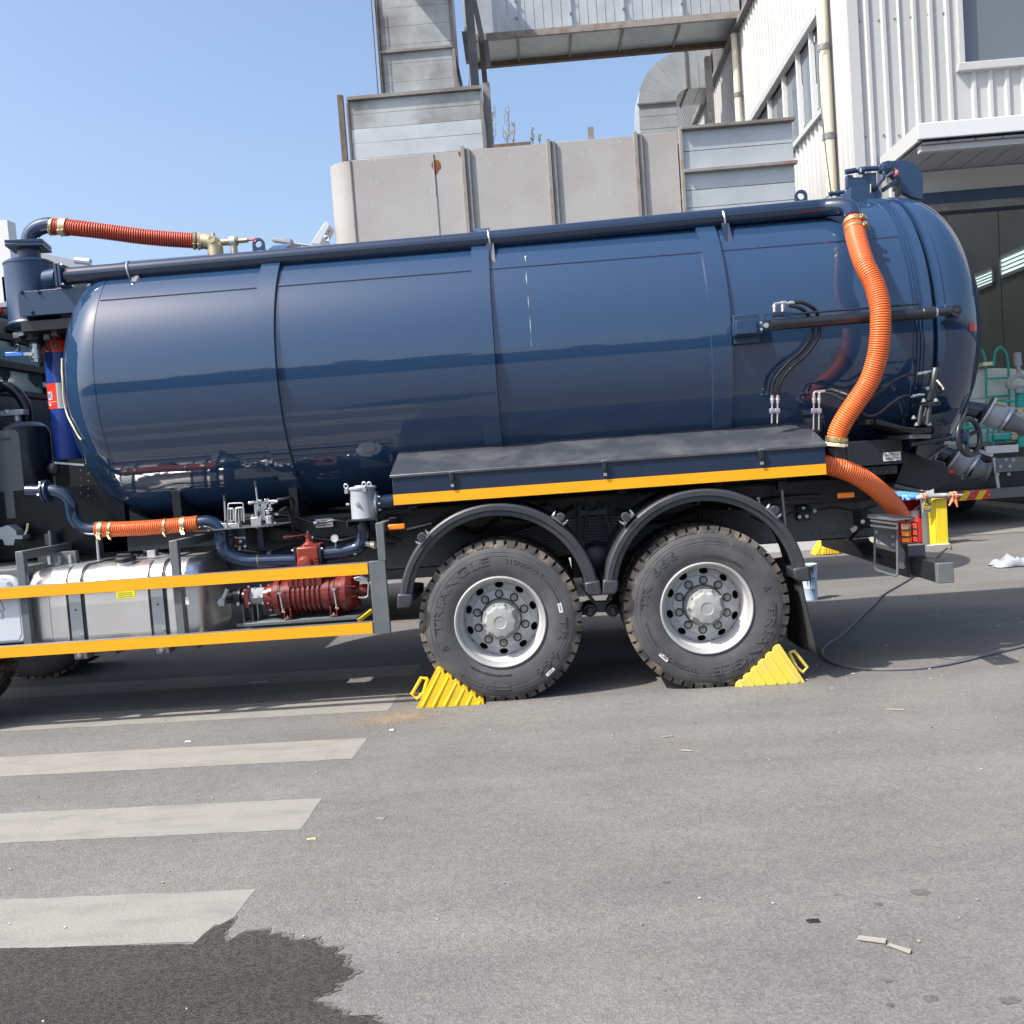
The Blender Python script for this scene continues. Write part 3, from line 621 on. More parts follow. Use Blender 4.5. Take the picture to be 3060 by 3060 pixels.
for a, c in ((-1.527, -1.385), (-.047, .088), (1.516, 1.659)): onring(a, c, .028, 'tank_band')
for x in (2.838, 2.862, 2.886): onring(x, x+.013, .012, 'rear_ring')
onring(2.91, 2.975, .010, 'rear_flange'); onring(XR+.012, XR+.06, .010, 'door_flange')
def lap(x0, x1):
    a0 = math.atan2(2.893-TZ, .437-TY); b = MB(); vs = []
    for x in (x0, x1):
        for a, h in ((a0-.014, 0), (a0-.010, .007), (a0+.004, .007), (a0+.012, -.002)): vs.append((x, TY+(TR+h)*math.cos(a), TZ+(TR+h)*math.sin(a)))
    b.add(vs, [(i, i+1, i+5, i+4) for i in range(3)]); b.build('lap_seam', M['navy'], tank)
for a, c in ((XL+.02, -1.53), (-1.383, -.05), (.09, 1.512), (1.662, 2.836)): lap(a, c)
# pale cord round the head, chalk streak, red sticker
pts = [QT(13, 928, 860, .012), QT(13, 925, 1010, .012), QT(13, 930, 1160, .01)]
def headpt(k, x, y, off=.012):
    d = ray(k, x, y); best = None; t = 5.0; p = CP.copy()
    while t < 10:
        p = CP+d*t; rr = math.hypot(p.y-TY, p.z-TZ); e = (max(0, XL-p.x)/.5)**2+(rr/TR)**2
        if best is None or e < best[0]: best = (e, p.copy())
        if e <= 1: break
        t += .004
    p = best[1]; n = V(min(0, (p.x-XL))/.25, p.y-TY, p.z-TZ).normalized(); return p+n*off
T(MB().tube(spline([headpt(13, *p) for p in ((922, 830), (922, 1000), (934, 1180), (945, 1380), (975, 1560), (1020, 1690), (1080, 1800), (1150, 1932), (1195, 1990))], 6), .006, 6), 'cord', M['cream'], tank)
cl = [QT(0, x, y, .001) for x, y in ((1570, 766), (1573, 830), (1579, 900), (1585, 970), (1588, 1035))]
T(MB().tube(cl, [.004, .003, .002, .0025, .001], 4), 'chalk_streak', M['chip'], tank); T(MB().sph(QT(0, 1571, 768, .0), .009, 8), 'chalk_streak', M['chip'], tank)
def doorpt(k, x, y, off=.003):
    d = ray(k, x, y); best = None; t = 5.0; x0_ = XR+.07
    while t < 11:
        p = CP+d*t; rr = math.hypot(p.y-TY, p.z-TZ); e = (max(0, p.x-x0_)/.5)**2+(rr/TR)**2
        if best is None or e < best[0]: best = (e, p.copy())
        if e <= 1: break
        t += .004
    p = best[1]; n = V(max(0, (p.x-x0_))/.25, p.y-TY, p.z-TZ).normalized(); return p+n*off
pr_ = [doorpt(7, *q_) for q_ in ((1603, 1036), (1630, 1036), (1645, 1037), (1645, 1086), (1630, 1085), (1603, 1084))]
T(MB().add(pr_+[p_+V(.004, .01, 0) for p_ in pr_], [(5, 4, 1, 0), (4, 3, 2, 1), (6, 7, 10, 11), (7, 8, 9, 10)]), 'red_sticker', M['redlens'], tank, smooth=0)
# lifting lugs
for (kx, ky) in ((773, 730), (2393, 587)):
    c = Q(0, kx, ky, TY); zt = TZ+TR-.02
    b = MB(); n = 28; vs = []
    for y in (TY-.012, TY+.012):
        for i in range(n):
            a = 2*math.pi*(i+.01)/n; ca, sa = math.cos(a), math.sin(a); ox, oz = .047*ca, .047*sa
            if sa < 0: tt = min(.047/max(abs(ca), 1e-6), (c.z-zt)/abs(sa)); ox, oz = tt*ca, tt*sa
            vs += [(c.x+ox, y, c.z+oz), (c.x+.026*ca, y, c.z+.026*sa)]
    f = []
    for i in range(n):
        j = (i+1) % n; f += [(2*i, 2*j, 2*j+1, 2*i+1), (2*n+2*i, 2*n+2*i+1, 2*n+2*j+1, 2*n+2*j), (2*i, 2*n+2*i, 2*n+2*j, 2*j), (2*i+1, 2*j+1, 2*n+2*j+1, 2*n+2*i+1)]
    T(b.add(vs, f), 'lifting_lug', M['navyflat'], tank, smooth=30)
# ---------------------------------------------------------------- top pipe
PY = .62; PZ = 3.128; PR = .0615
el = [V(Q(1, 425, 500, PY).x, PY, 3.115), V(2.33, PY, 3.165)]
e2 = Q(7, 735, 345, PY); e3 = Q(7, 900, 400, .42); e4 = Q(7, 905, 440, .36)
path = [el[0], V(0, PY, 3.13), e2-V(.10, 0, 0)]+bend([e2, Q(7, 890, 330, .50), e4], .25, 8)
pipe = T(MB().tube(resample(path, .05), PR, 24), 'top_pipe', M['navypipe'])
for x in (2.33,): T(MB().lathe(e2-V(.01, 0, 0), (1, 0, 0), [(0, PR), (0, PR+.004), (.012, PR+.004), (.012, PR)], 24), 'weld', M['navy'], pipe)
for kx, ky in ((389, 800), (1462, 718), (2159, 665)):
    c = Q(0, kx, ky, PY); z = PZ+.018*(c.x)/2.3*.6
    T(MB().torus((c.x, PY, z), (1, .05, .1), PR+.006, .0075, 28, 8), 'pipe_clamp', M['silver'], pipe)
    if kx < 400: pq_ = [Q(1, 945, 545, PY-.05), Q(1, 1000, 540, PY-.05), QT(1, 1042, 605, -.02), QT(1, 962, 628, -.02)]
    else: pq_ = [V(c.x-.02, PY-.06, z-.03), V(c.x+.03, PY-.06, z-.03), V(c.x+.04, .46, TZ+math.sqrt(1-(.46-TY)**2)-.01), V(c.x-.01, .46, TZ+math.sqrt(1-(.46-TY)**2)-.03)]
    T(MB().prism(pq_, (0, .06, 0)), 'pipe_bracket', M['navybox'], pipe)
# ---------------------------------------------------------------- ribbed hoses
def hose(name, path, r, mats, pitch=.0145, parent=None, cuff=0):
    P = resample(path, pitch/5); rs = []
    for i in range(len(P)): rs.append((r-.001, r+.0035, r+.004, r+.002, r-.001)[i % 5])
    return T(MB().tube(P, rs, 22, True, 0, lambda i: 1 if i % 5 >= 3 else 0), name, mats, parent, smooth=50)
def clamp(c, ax, r, w, parent, mat=None, tail=True):
    c = Vector(c); ax = Vector(ax).normalized(); _, u, v_ = frame(ax)
    b = MB().lathe(c-ax*w/2, ax, [(0, r), (0, r+.004), (w, r+.004), (w, r)], 24)
    d = (V(0, -.75, -.66)).normalized(); d = (d-ax*d.dot(ax)).normalized()
    s = ax.cross(d); b.obox(c+d*(r+.012), ax*w*.45, d*.012, s*.02); b.cyl(c+d*(r+.014)-s*.04, c+d*(r+.014)+s*.035, .005, 8)
    return T(b, 'hose_clamp', mat or M['brass'], parent)
hs = [(905, 425, .37), (912, 470, .32), (932, 560, .2), (975, 690, .07), (1030, 800, .02), (1065, 930, -.02), (1070, 1040, -.03), (1064, 1150, -.02), (1045, 1260, 0), (1000, 1390, .03), (930, 1500, .06), (862, 1600, .09), (815, 1690, .12), (803, 1760, .13)]
path = spline([Q(7, *p) for p in hs], 10)
h1 = hose('side_hose', path, .0615, [M['orange_hose'], M['hose_groove']])
clamp(Q(7, 908, 445, .345), path[4]-path[0], .066, .03, h1); clamp(Q(7, 915, 487, .30), path[12]-path[6], .066, .022, h1)
clamp(Q(7, 806, 1735, .13), path[-1]-path[-6], .068, .03, h1); clamp(Q(7, 803, 1765, .13), path[-1]-path[-6], .068, .022, h1, M['cream'])
T(MB().cyl(Q(7, 803, 1765, .13), Q(7, 806, 1850, .15), .06, 22), 'hose_stub', M['dark'], h1)
path = spline([Q(6, 150, 205, .16), Q(6, 290, 245, .13), Q(6, 420, 275, .12), Q(6, 560, 335, .15), Q(6, 700, 430, .22), Q(6, 810, 530, .32), Q(6, 880, 620, .42), Q(6, 925, 700, .50), Q(6, 940, 780, .54)], 10)
hose('rear_hose', path, .0615, [M['orange_hose'], M['hose_groove']])
# upper left: elbow, dull red hose, bronze valve
SY = .86
q0, q1, q2 = Q(19, 510, 640, SY), Q(19, 510, 300, SY), Q(19, 960, 320, SY)
up = T(MB().tube(resample(spline([Q(19, *p_, SY) for p_ in ((522, 690), (524, 600), (560, 490), (640, 400), (760, 342), (870, 322), (975, 322))], 8), .02), .0575, 24), 'outlet_elbow', M['navy'])
hp = spline([Q(1, 375, 186, SY), Q(1, 480, 190, SY), Q(1, 620, 205, SY), Q(1, 800, 228, SY+.05), Q(1, 1000, 255, SY+.1), Q(1, 1200, 275, SY+.16), Q(1, 1430, 290, SY+.22)], 10)
h2 = hose('upper_hose', hp, .055, [M['red_hose'], M['red_groove']], pitch=.0165)
clamp(Q(1, 465, 190, SY), hp[10]-hp[0], .061, .05, h2, M['bronze']); clamp(Q(1, 385, 187, SY), hp[10]-hp[0], .059, .02, h2, M['brass']); clamp(Q(1, 1405, 288, SY+.21), hp[-1]-hp[-5], .061, .02, h2); clamp(Q(1, 1440, 291, SY+.22), hp[-1]-hp[-5], .058, .03, h2, M['bronze'])
BYv = SY+.22
b0, b1 = Q(1, 1450, 290, BYv), Q(1, 1550, 300, BYv); b2 = V(b1.x, BYv, 3.22)
bv = T(MB().tube(resample(bend([b0, b1, b2], .09, 8), .02), .058, 20), 'relief_valve', M['bronze'])
p1 = Q(1, 1545, 290, BYv)
T(MB().lathe(p1+V(0, -.06, 0), (0, -1, 0), [(0, .03), (.006, .028), (.006, .016), (.003, .015), (.003, 0)], 18).cyl(b2, b2+V(0, 0, .05), .066, 18).cyl(Q(1, 1540, 250, BYv)-V(0, 0, .01), Q(1, 1540, 232, BYv), .012, 8), 'valve_boss', M['bronze'], bv)
a_ = Q(1, 1600, 300, BYv-.02)
T(MB().cyl(a_, a_+V(.06, 0, 0), .026, 14).cyl(a_+V(.06, 0, 0), a_+V(.12, 0, 0), .034, 14).cyl(a_+V(.12, 0, 0), a_+V(.20, 0, 0), .018, 12).cyl(a_+V(.09, 0, 0), a_+V(.09, 0, -.10), .026, 12), 'safety_valve', M['brass'], bv)
T(MB().cyl(a_+V(.07, -.012, 0), a_+V(.11, -.012, 0), .0345, 14), 'valve_label', M['white'], bv); T(MB().cyl(a_+V(.2, 0, 0), a_+V(.235, 0, 0), .007, 8).torus(a_+V(.25, 0, .0), (0, 1, 0), .014, .004, 14, 6), 'pull_ring', M['red'], bv)
# ---------------------------------------------------------------- separator
sx0, sx1 = Q(1, 35, 600, SY).x, Q(1, 388, 600, SY).x; scx = (sx0+sx1)/2+.014; sr = (sx1-sx0)/2*.95
zt_, zb_ = Q(1, 200, 392, SY-sr).z, Q(1, 200, 880, SY-sr).z
sep = T(MB().lathe((scx, SY, 0), (0, 0, 1), [(zb_-.03, .02), (zb_-.025, sr*.8), (zb_, sr+.01), (zb_+.012, sr+.012), (zb_+.022, sr+.004), (zb_+.03, sr), (zt_-.035, sr), (zt_-.033, sr+.004), (zt_-.02, sr+.003), (zt_-.005, sr-.02), (zt_, sr-.06), (zt_, .02)], 48), 'separator', M['navyflat'])
nz = Q(19, 420, 678, SY-.1).z
T(MB().cyl((q0.x, SY, zt_-.01), (q0.x, SY, nz), .078, 24), 'neck', M['navyflat'], sep)
b = MB().obox((q0.x, SY, nz), V(.125, .03, 0), V(-.03, .125, 0), (0, 0, .011)).obox((q0.x, SY, nz+.026), V(.125, .03, 0), V(-.03, .125, 0), (0, 0, .011))
fl_ = T(b, 'flange', M['navyflat'], sep, bevel=.003)
for i, j in ((-1, -1), (1, -1), (1, 1), (-1, 1)): T(MB().hexbolt(V(q0.x, SY, nz+.037)+V(.105, .025, 0)*i*.9+V(-.025, .105, 0)*j*.9, (0, 0, 1), .009, .014), 'bolt', M['strap'], sep)
px_ = Q(1, 380, 500, PY-.1).x
T(MB().cyl((Q(1, 322, 500, PY).x, PY+.04, 3.115), (px_, PY, 3.115), .066, 20), 'side_neck', M['navyflat'], sep)
T(MB().box(px_, px_+.018, PY-.082, PY+.082, 3.035, 3.197).box(px_+.024, px_+.042, PY-.082, PY+.082, 3.035, 3.197), 'square_flange', M['navyflat'], sep, bevel=.003)
for i in (-1, 1):
    for j in (-1, 1): T(MB().hexbolt((px_+.042, PY+.068*i, 3.117+.068*j), (1, 0, 0), .009, .014), 'bolt', M['strap'], sep)
pl = [Q(1, 123, 630, .60), Q(1, 690, 640, .60), Q(1, 720, 845, .60), Q(1, 145, 836, .60)]
pl[1].x += .05; zA, zB = (pl[0].z+pl[1].z)/2, pl[3].z
brk = T(MB().box(pl[0].x, pl[1].x+.35, .60, .612, zB, zA).box(pl[0].x, pl[1].x+.35, .612, 1.0, zA-.012, zA).box(pl[0].x, pl[1].x+.35, .612, 1.0, zB, zB+.012), 'separator_bracket', M['navyflat'], bevel=.002)
for (x, y) in ((155, 658), (280, 660), (232, 804)): T(MB().hexbolt(Q(1, x, y, .598), (0, -1, 0), .011, .016), 'bolt', M['navyflat'], brk)
T(MB().box(pl[0].x-.02, pl[1].x+.2, .64, 1.2, zB-.10, zB-.03), 'support_beam', M['dark'], brk)
# clamp collar, eye bolts and ball valve under the separator
cz = Q(1, 250, 985, SY).z; cx = Q(1, 250, 985, SY).x
T(MB().cyl((cx, SY, zb_-.03), (cx, SY, cz+.02), .075, 24).lathe((cx, SY, cz), (0, 0, 1), [(-.035, .05), (-.03, .095), (.03, .095), (.035, .07)], 24).cyl((cx, SY, cz-.07), (cx, SY, cz-.02), .06, 20), 'drain_collar', M['dark'], sep)
for (x, y) in ((125, 1060), (345, 1070), (400, 1045)):
    p = Q(1, x, y, SY-.12); q = Q(1, x, y-75, SY-.10)
    T(MB().torus(p, (.2, 1, 0), .021, .006, 18, 6).cyl(p+V(0, 0, .02), V(p.x, p.y, q.z), .007, 8), 'eye_bolt', M['dark'], sep)
    T(MB().obox(V(p.x, p.y+.02, q.z+.01), (.022, 0, 0), (0, .025, 0), (0, 0, .02)), 'clamp_lug', M['greysteel'], sep, bevel=.003)
for (x, y) in ((145, 955), (165, 950)): T(MB().hexbolt(Q(1, x, y+22, SY-.13), (0, 0, 1), .011, .03), 'bolt', M['silver'], sep)
vx = Q(1, 258, 1100, SY-.04); zv = [Q(1, 258, y, SY-.04).z for y in (1035, 1060, 1075, 1140, 1145, 1167)]
bl = MB()
for a, c, r in ((zv[1], zv[0], .038), (zv[2], zv[1], .032), (zv[3], zv[2], .042), (zv[4], zv[3], .03), (zv[5], zv[4], .035)): bl.cyl((vx.x, vx.y, a), (vx.x, vx.y, c), r, 8 if r in (.038, .035) else 18)
vl = T(bl, 'ball_valve', M['silver'], sep)
p, q, s = Q(1, 235, 1105, SY-.10), Q(1, 170, 1105, SY-.11), Q(1, 38, 1110, SY-.12)
T(MB().bar(p, q, .010, .024), 'valve_stem', M['silver'], sep); T(MB().bar(q, s, .018, .034), 'lever_grip', M['bluegrip'], sep, bevel=.006)
# ---------------------------------------------------------------- blue tube with red cap
BYT = 1.02
ta, tb = Q(13, 800, 760, BYT), Q(13, 830, 2320, BYT); ta.x = Q(13, 790, 760, BYT).x; tr_ = .105
txc = Q(13, 655, 760, BYT).x+tr_
bt = T(MB().cyl((txc, BYT, Q(1, 430, 1870, BYT).z), (txc, BYT, ta.z), tr_, 32), 'blue_tube', M['blue'])
cz0, cz1, cz2 = Q(13, 720, 765, BYT).z, Q(13, 860, 590, BYT).z, Q(13, 900, 505, BYT).z
T(MB().lathe((txc, BYT, 0), (0, 0, 1), [(cz0, tr_), (cz0, tr_+.008), (cz1, tr_+.004), (cz1+.005, .06), (cz2, .055), (cz2, .0)], 32), 'red_cap', M['red'], bt, bevel=.002)
def wrap(z0, z1, a0, a1, off, name, mat, parent):
    b = MB(); n = 12; vs = []
    for z in (z0, z1):
        for i in range(n+1):
            a = R_(a0+(a1-a0)*i/n); vs.append((txc+(tr_+off)*math.sin(a), BYT-(tr_+off)*math.cos(a), z))
    return b.add(vs, [(i, i+1, n+2+i, n+1+i) for i in range(n)]).build(name, mat, parent)
lz1, lz0 = Q(13, 800, 1180, BYT-tr_).z, Q(13, 800, 1552, BYT-tr_).z
lb = wrap(lz0, lz1, -85, 2, .0015, 'red_label', M['red'], bt); wrap(lz0, lz1, 2.2, 80, .0015, 'white_label', M['white'], bt)
for i in range(22): wrap(lz1-.012-(i+1)*(lz1-lz0-.02)/23, lz1-.012-(i+1)*(lz1-lz0-.02)/23+.0018, 8, 62-(i*17 % 14), .0022, 'printed_line', M['palegrey'], lb)
h = lz1-lz0
wrap(lz0+h*.27, lz0+h*.29, -60, 0, .002, 'printed_line', M['white'], lb); wrap(lz0+h*.13, lz0+h*.22, -44, -28, .002, 'printed_mark', M['white'], lb)
wrap(lz0+h*.36, lz0+h*.68, -47, -18, .002, 'white_box', M['white'], lb)
for (u0, u1, w0, w1) in ((-44, -41, .40, .64), (-36, -33, .40, .64), (-29, -26, .42, .62), (-44, -24, .51, .54), (-24, -21, .38, .46), (-24, -21, .58, .66)): wrap(lz0+h*w0, lz0+h*w1, u0, u1, .0028, 'blue_mark', M['blue'], lb)
# ---------------------------------------------------------------- cab rear wall
CX = -3.95
cab = T(MB().box(-5.6, CX, .05, 2.45, 1.05, 3.05), 'cab', M['ink'], bevel=.04)
wy0, wy1, wz0, wz1 = .5, QX(13, 620, 1300, CX).y, QX(13, 200, 1290, CX).z, QX(13, 200, 600, CX).z
T(MB().box(CX-.01, CX+.004, wy0, wy1, wz0, wz1), 'rear_window', M['glass'], cab, bevel=.02)
zm0, zm1 = QX(13, 250, 1010, CX).z, QX(13, 250, 900, CX).z
T(MB().box(CX+.002, CX+.05, wy0-.03, wy1+.03, zm0, zm1).box(CX+.002, CX+.03, wy1-.002, wy1+.05, wz0-.04, wz1).box(CX+.002, CX+.03, wy0, wy1+.05, wz0-.05, wz0-.002).box(CX+.002, CX+.03, wy0, wy1+.05, wz1+.002, wz1+.06), 'window_frame', M['black'], cab, bevel=.008)
for s0, s1 in ((QX(13, 0, 1100, CX).y, QX(13, 130, 1100, CX).y), (QX(13, 410, 1100, CX).y, QX(13, 600, 1100, CX).y)):
    cu = MB(); vs = []
    for i in range(33): yv = s0+(s1-s0)*i/32; zz = wz0+.05+.03*abs(16-i)/8; vs += [(CX+.008+.008*math.sin(i*1.6), yv, zz), (CX+.008+.008*math.sin(i*1.6), yv, zm0-.01)]
    T(cu.add(vs, [(2*i, 2*i+2, 2*i+3, 2*i+1) for i in range(32)]), 'curtain', mk('grey_green_curtain', (.05, .085, .085), .8), cab)
T(MB().obox(QX(13, 605, 1215, CX)+V(.035, 0, 0), (.002, 0, 0), (0, .05, 0), (0, 0, .02)), 'sticker', M['white'], cab)
T(MB().box(-5.6, CX-.02, .2, 2.4, 3.05, 3.16), 'cab_roof', M['chassis'], cab, bevel=.04)
for i, yv in enumerate((360, 470, 560)):
    p, q = Q(13, -60, yv, 1.6), Q(13, 250, yv+70, 1.7); T(MB().bar(p, q, .1, .035), 'deflector_slat', M['dark'], cab)
T(MB().obox(Q(13, 40, 60, 1.35), (.05, 0, 0), (0, .03, 0), (0, 0, .022)), 'lamp_bracket', M['palegrey'], cab, bevel=.004); T(MB().sph(Q(13, 10, 130, 1.35), .028, 10), 'roof_marker', M['redlens'], cab)
# black receiver with arched pipe
AY = .92; acx = Q(1, 140, 1700, AY).x; ar = Q(1, 345, 1700, AY).x-acx
at_, ab_ = Q(1, 130, 1592, AY).z, Q(2, 100, 600, AY).z
rc = T(MB().lathe((acx, AY, 0), (0, 0, 1), [(ab_-.04, .02), (ab_-.03, ar*.7), (ab_, ar*.97), (ab_+.03, ar), (at_-.10, ar), (at_-.05, ar*.93), (at_-.02, ar*.75), (at_, ar*.4), (at_, .01)], 40), 'receiver', M['ink'])
b = MB(); n = 10; vs = []
za, zc = Q(1, 130, 1650, AY-ar).z, Q(2, 200, 540, AY-ar).z
for z, k in ((zc, 1), (za-.03, 1), (za, .8)):
    for i in range(n+1): a = R_((-42+70*i/n)*k+0); vs.append((acx+(ar+.006)*math.sin(a), AY-(ar+.006)*math.cos(a), z))
b.add(vs, [(r*(n+1)+i, r*(n+1)+i+1, (r+1)*(n+1)+i+1, (r+1)*(n+1)+i) for r in range(2) for i in range(n)])
pln = T(b, 'name_plate', M['chassis'], rc); pln.data.materials[0] = M['greysteel']
T(MB().box(acx-.05, acx+.05, AY-ar-.012, AY-ar-.005, za-.07, za-.055), 'plate_text', M['print'], rc)
T(MB().cyl((acx, AY, at_-.01), (acx, AY, at_+.05), .028, 14).obox((acx-.02, AY, at_+.065), (.09, 0, 0), (0, .04, 0), (0, 0, .02)).cyl((acx-.06, AY-.03, at_+.06), (acx-.06, AY-.03, at_+.09), .02, 6), 'receiver_valve', M['strap'], rc, bevel=.003)
ap = [Q(13, -150, 1500, AY+.1), Q(13, -90, 1330, AY+.1), Q(13, 60, 1230, AY+.1), Q(13, 220, 1300, AY+.1), Q(13, 340, 1450, AY+.1), Q(13, 385, 1600, AY+.1), Q(13, 400, 2000, AY+.1)]
T(MB().tube(spline(ap, 8), .04, 16), 'arched_pipe', M['ink'], rc)
# ---------------------------------------------------------------- chassis
ch = T(MB().box(-5.4, 2.92, .82, .828, .837, 1.115).box(-5.4, 2.92, .82, .90, 1.108, 1.115).box(-5.4, 2.92, .82, .90, .837, .845).box(-5.4, 2.92, 1.672, 1.68, .837, 1.115).box(-5.4, 2.92, 1.60, 1.672, 1.108, 1.115).box(-5.4, 2.92, 1.60, 1.672, .837, .845), 'chassis_frame', M['chassis'])
sf = T(MB().box(-2.9, 2.75, .70, .78, 1.118, 1.27).box(-2.9, 2.75, 1.72, 1.80, 1.118, 1.27).box(-2.9, 2.75, .70, 1.80, 1.27, 1.285).box(-2.9, 2.75, .66, .70, 1.255, 1.275), 'subframe', M['dark'])
for x in (-2.3, -1.45, -.6, .02, .9, 1.58, 2.4):
    pts = [V(x-.03, y, max(1.286, TZ-math.sqrt(max(0, .998**2-(y-TY)**2)))) for y in (.62, .75, .9, 1.05, 1.25, 1.45, 1.6, 1.75, 1.88)]
    T(MB().prism([V(x-.03, .62, 1.286)]+pts[:1]+[p+V(0, 0, .002) for p in pts]+[V(x-.03, 1.88, 1.286)], (.06, 0, 0)), 'saddle', M['dark'], sf, smooth=0)
for x in (-3.2, -2.2, -.9, .25, 1.1, 2.2, 2.8): T(MB().box(x-.05, x+.05, .83, 1.67, .86, 1.09), 'cross_member', M['chassis'], ch)
b = MB()
def rivets(k, pts, Y=.82, r=.011):
    for (x, y) in pts: p = Q(k, x, y, Y); b.cyl(p+V(0, .002, 0), p+V(0, -.008, 0), r, 8).cyl(p+V(0, -.008, 0), p+V(0, -.014, 0), r*.55, 6)
rivets(4, [(40+57*i, 585-2.5*i) for i in range(4)]); rivets(4, [(540, 545), (605, 542), (705, 540), (940, 512), (995, 510), (1105, 512), (1165, 518)]); rivets(4, [(10, 640), (50, 640), (105, 640), (160, 640), (210, 640)], r=.007)
rivets(4, [(65, 780), (115, 778), (175, 775), (230, 773), (495, 680), (445, 755), (503, 752)], r=.010); rivets(6, [(352+60*i, 606-3*i) for i in range(7)], r=.010); rivets(6, [(180, 612), (235, 609), (295, 606)], r=.006); rivets(6, [(365, 808), (420, 805), (484, 800), (475, 665), (520, 640), (190, 818), (248, 815), (306, 812)], r=.009)
rivets(4, [(500, 615), (545, 612), (605, 610), (650, 607)], r=.006)
b.build('rivets', M['chassis'], ch)['kind'] = 'stuff'
# reinforcement plate behind wheel one and brackets
pp = [Q(4, 395, 800, .812), Q(4, 410, 730, .812), Q(4, 500, 600, .812), Q(4, 620, 530, .812), Q(4, 1230, 500, .812), Q(4, 1230, 640, .812), Q(4, 640, 810, .812)]
T(MB().prism(pp, (0, .006, 0)), 'gusset_plate', M['chassis'], ch, smooth=0)
for kk, (x0, y0, x1, y1) in ((4, (790, 455, 900, 565)), (5, (930, 350, 1045, 435)), (5, (1730, 150, 1850, 275)), (5, (1745, 310, 1855, 425))):
    a0, a1, z0, z1 = rect(kk, x0, y0, x1, y1, .77); T(MB().box(a0, a1, .76, .815, z0, z1).box(a0+.015, a1-.015, .752, .759, z0+.012, z1-.012), 'spring_bracket', M['dark'], ch, bevel=.008)
for (x, y) in ((70, 455), (125, 452), (112, 530), (113, 605), (80, 675), (140, 670)): T(MB().hexbolt(Q(6, x, y, .75), (0, -1, 0), .010, .014), 'bolt', M['silver'], ch)
T(MB().cyl(Q(5, 1612, 130, .55), Q(5, 1645, 490, .55), .012, 10), 'rod', M['strap'], ch); T(MB().obox(Q(5, 1615, 140, .55), (.03, 0, 0), (0, .03, 0), (0, 0, .03)), 'rod_clevis', M['dark'], ch)
p = Q(5, 1415, 245, .5); T(MB().sph(p, .022, 12).cyl(p, p+V(.015, 0, -.05), .012, 10), 'air_fitting', M['silver'], ch)
# ---------------------------------------------------------------- wheels
def tyre_mb(inner=False):
    o = MB(); S_ = 96
    base = [(.05, .288), (.030, .293), (.018, .302), (.013, .315), (.006, .34), (.001, .37), (.000, .40), (.002, .428), (.0045, .430), (.0045, .434), (.003, .436), (.006, .455), (.0085, .457), (.0085, .461), (.0075, .463), (.012, .478), (.016, .490), (.024, .505), (.034, .512), (.09, .518), (.225, .518), (.281, .512), (.291, .505), (.30, .49), (.312, .45), (.315, .40), (.31, .35), (.297, .30), (.265, .288)]
    o.lathe((0, 0, 0), (0, 1, 0), base, S_, mf=lambda i: 1 if 16 <= i <= 20 else 0); return o
def tread_mb():
    b = MB(); n = 46; rr = random.Random(2)
    for i in range(n):
        a = 2*math.pi*i/n; w = math.pi/n*.74*rr.uniform(.93, 1.05); 
        for (y0, y1, ph) in ((.016, .105, 0), (.21, .299, .5)):
            aa = a+ph*2*math.pi/n; vs = []
            sgn = y0 < .1
            for r_, ya, yb in ((.498, y0+(.0 if sgn else .02), y1-(.02 if not sgn else 0)+(.0)), (.538, y0+(.016 if sgn else 0), y1-(0 if sgn else .016))):
                for da in (-w, w):
                    for y in (ya, yb): vs.append((r_*math.cos(aa+da), y, r_*math.sin(aa+da)))
            b.add(vs, [(0, 1, 3, 2), (4, 6, 7, 5), (0, 4, 5, 1), (2, 3, 7, 6), (0, 2, 6, 4), (1, 5, 7, 3)])
        for y0 in (.122, .168):
            vs = []
            for r_ in (.51, .537):
                for da in (-w*1.3, w*1.3):
                    for y in (y0, y0+.034): vs.append((r_*math.cos(a+da+y0), y, r_*math.sin(a+da+y0)))
            b.add(vs, [(0, 1, 3, 2), (4, 6, 7, 5), (0, 4, 5, 1), (2, 3, 7, 6), (0, 2, 6, 4), (1, 5, 7, 3)])
    return b
def text_mesh(s, size, ext):
    cu = bpy.data.curves.new('t', 'FONT'); cu.body = s; cu.size = size; cu.extrude = ext; cu.resolution_u = 2
    o = bpy.data.objects.new('t', cu); COL.objects.link(o); dg = bpy.context.evaluated_depsgraph_get(); dg.update()
    me = o.evaluated_get(dg).to_mesh(); vs = [v.co.copy() for v in me.vertices]; fs = [list(p.vertices) for p in me.polygons]
    o.evaluated_get(dg).to_mesh_clear(); bpy.data.objects.remove(o); bpy.data.curves.remove(cu); return vs, fs
def arc_text(b, s, R0, a0, size, ext, y, a1=None, sx=1):
    vs, fs = text_mesh(s, size, ext); mx = max(v.x for v in vs)
    k = (R_(abs(a1-a0))*R0/mx) if a1 is not None else sx
    b.add([((R0+v.y)*math.cos(R_(a0)-v.x*k/R0), y-v.z, (R0+v.y)*math.sin(R_(a0)-v.x*k/R0)) for v in vs], fs)
WX = {}
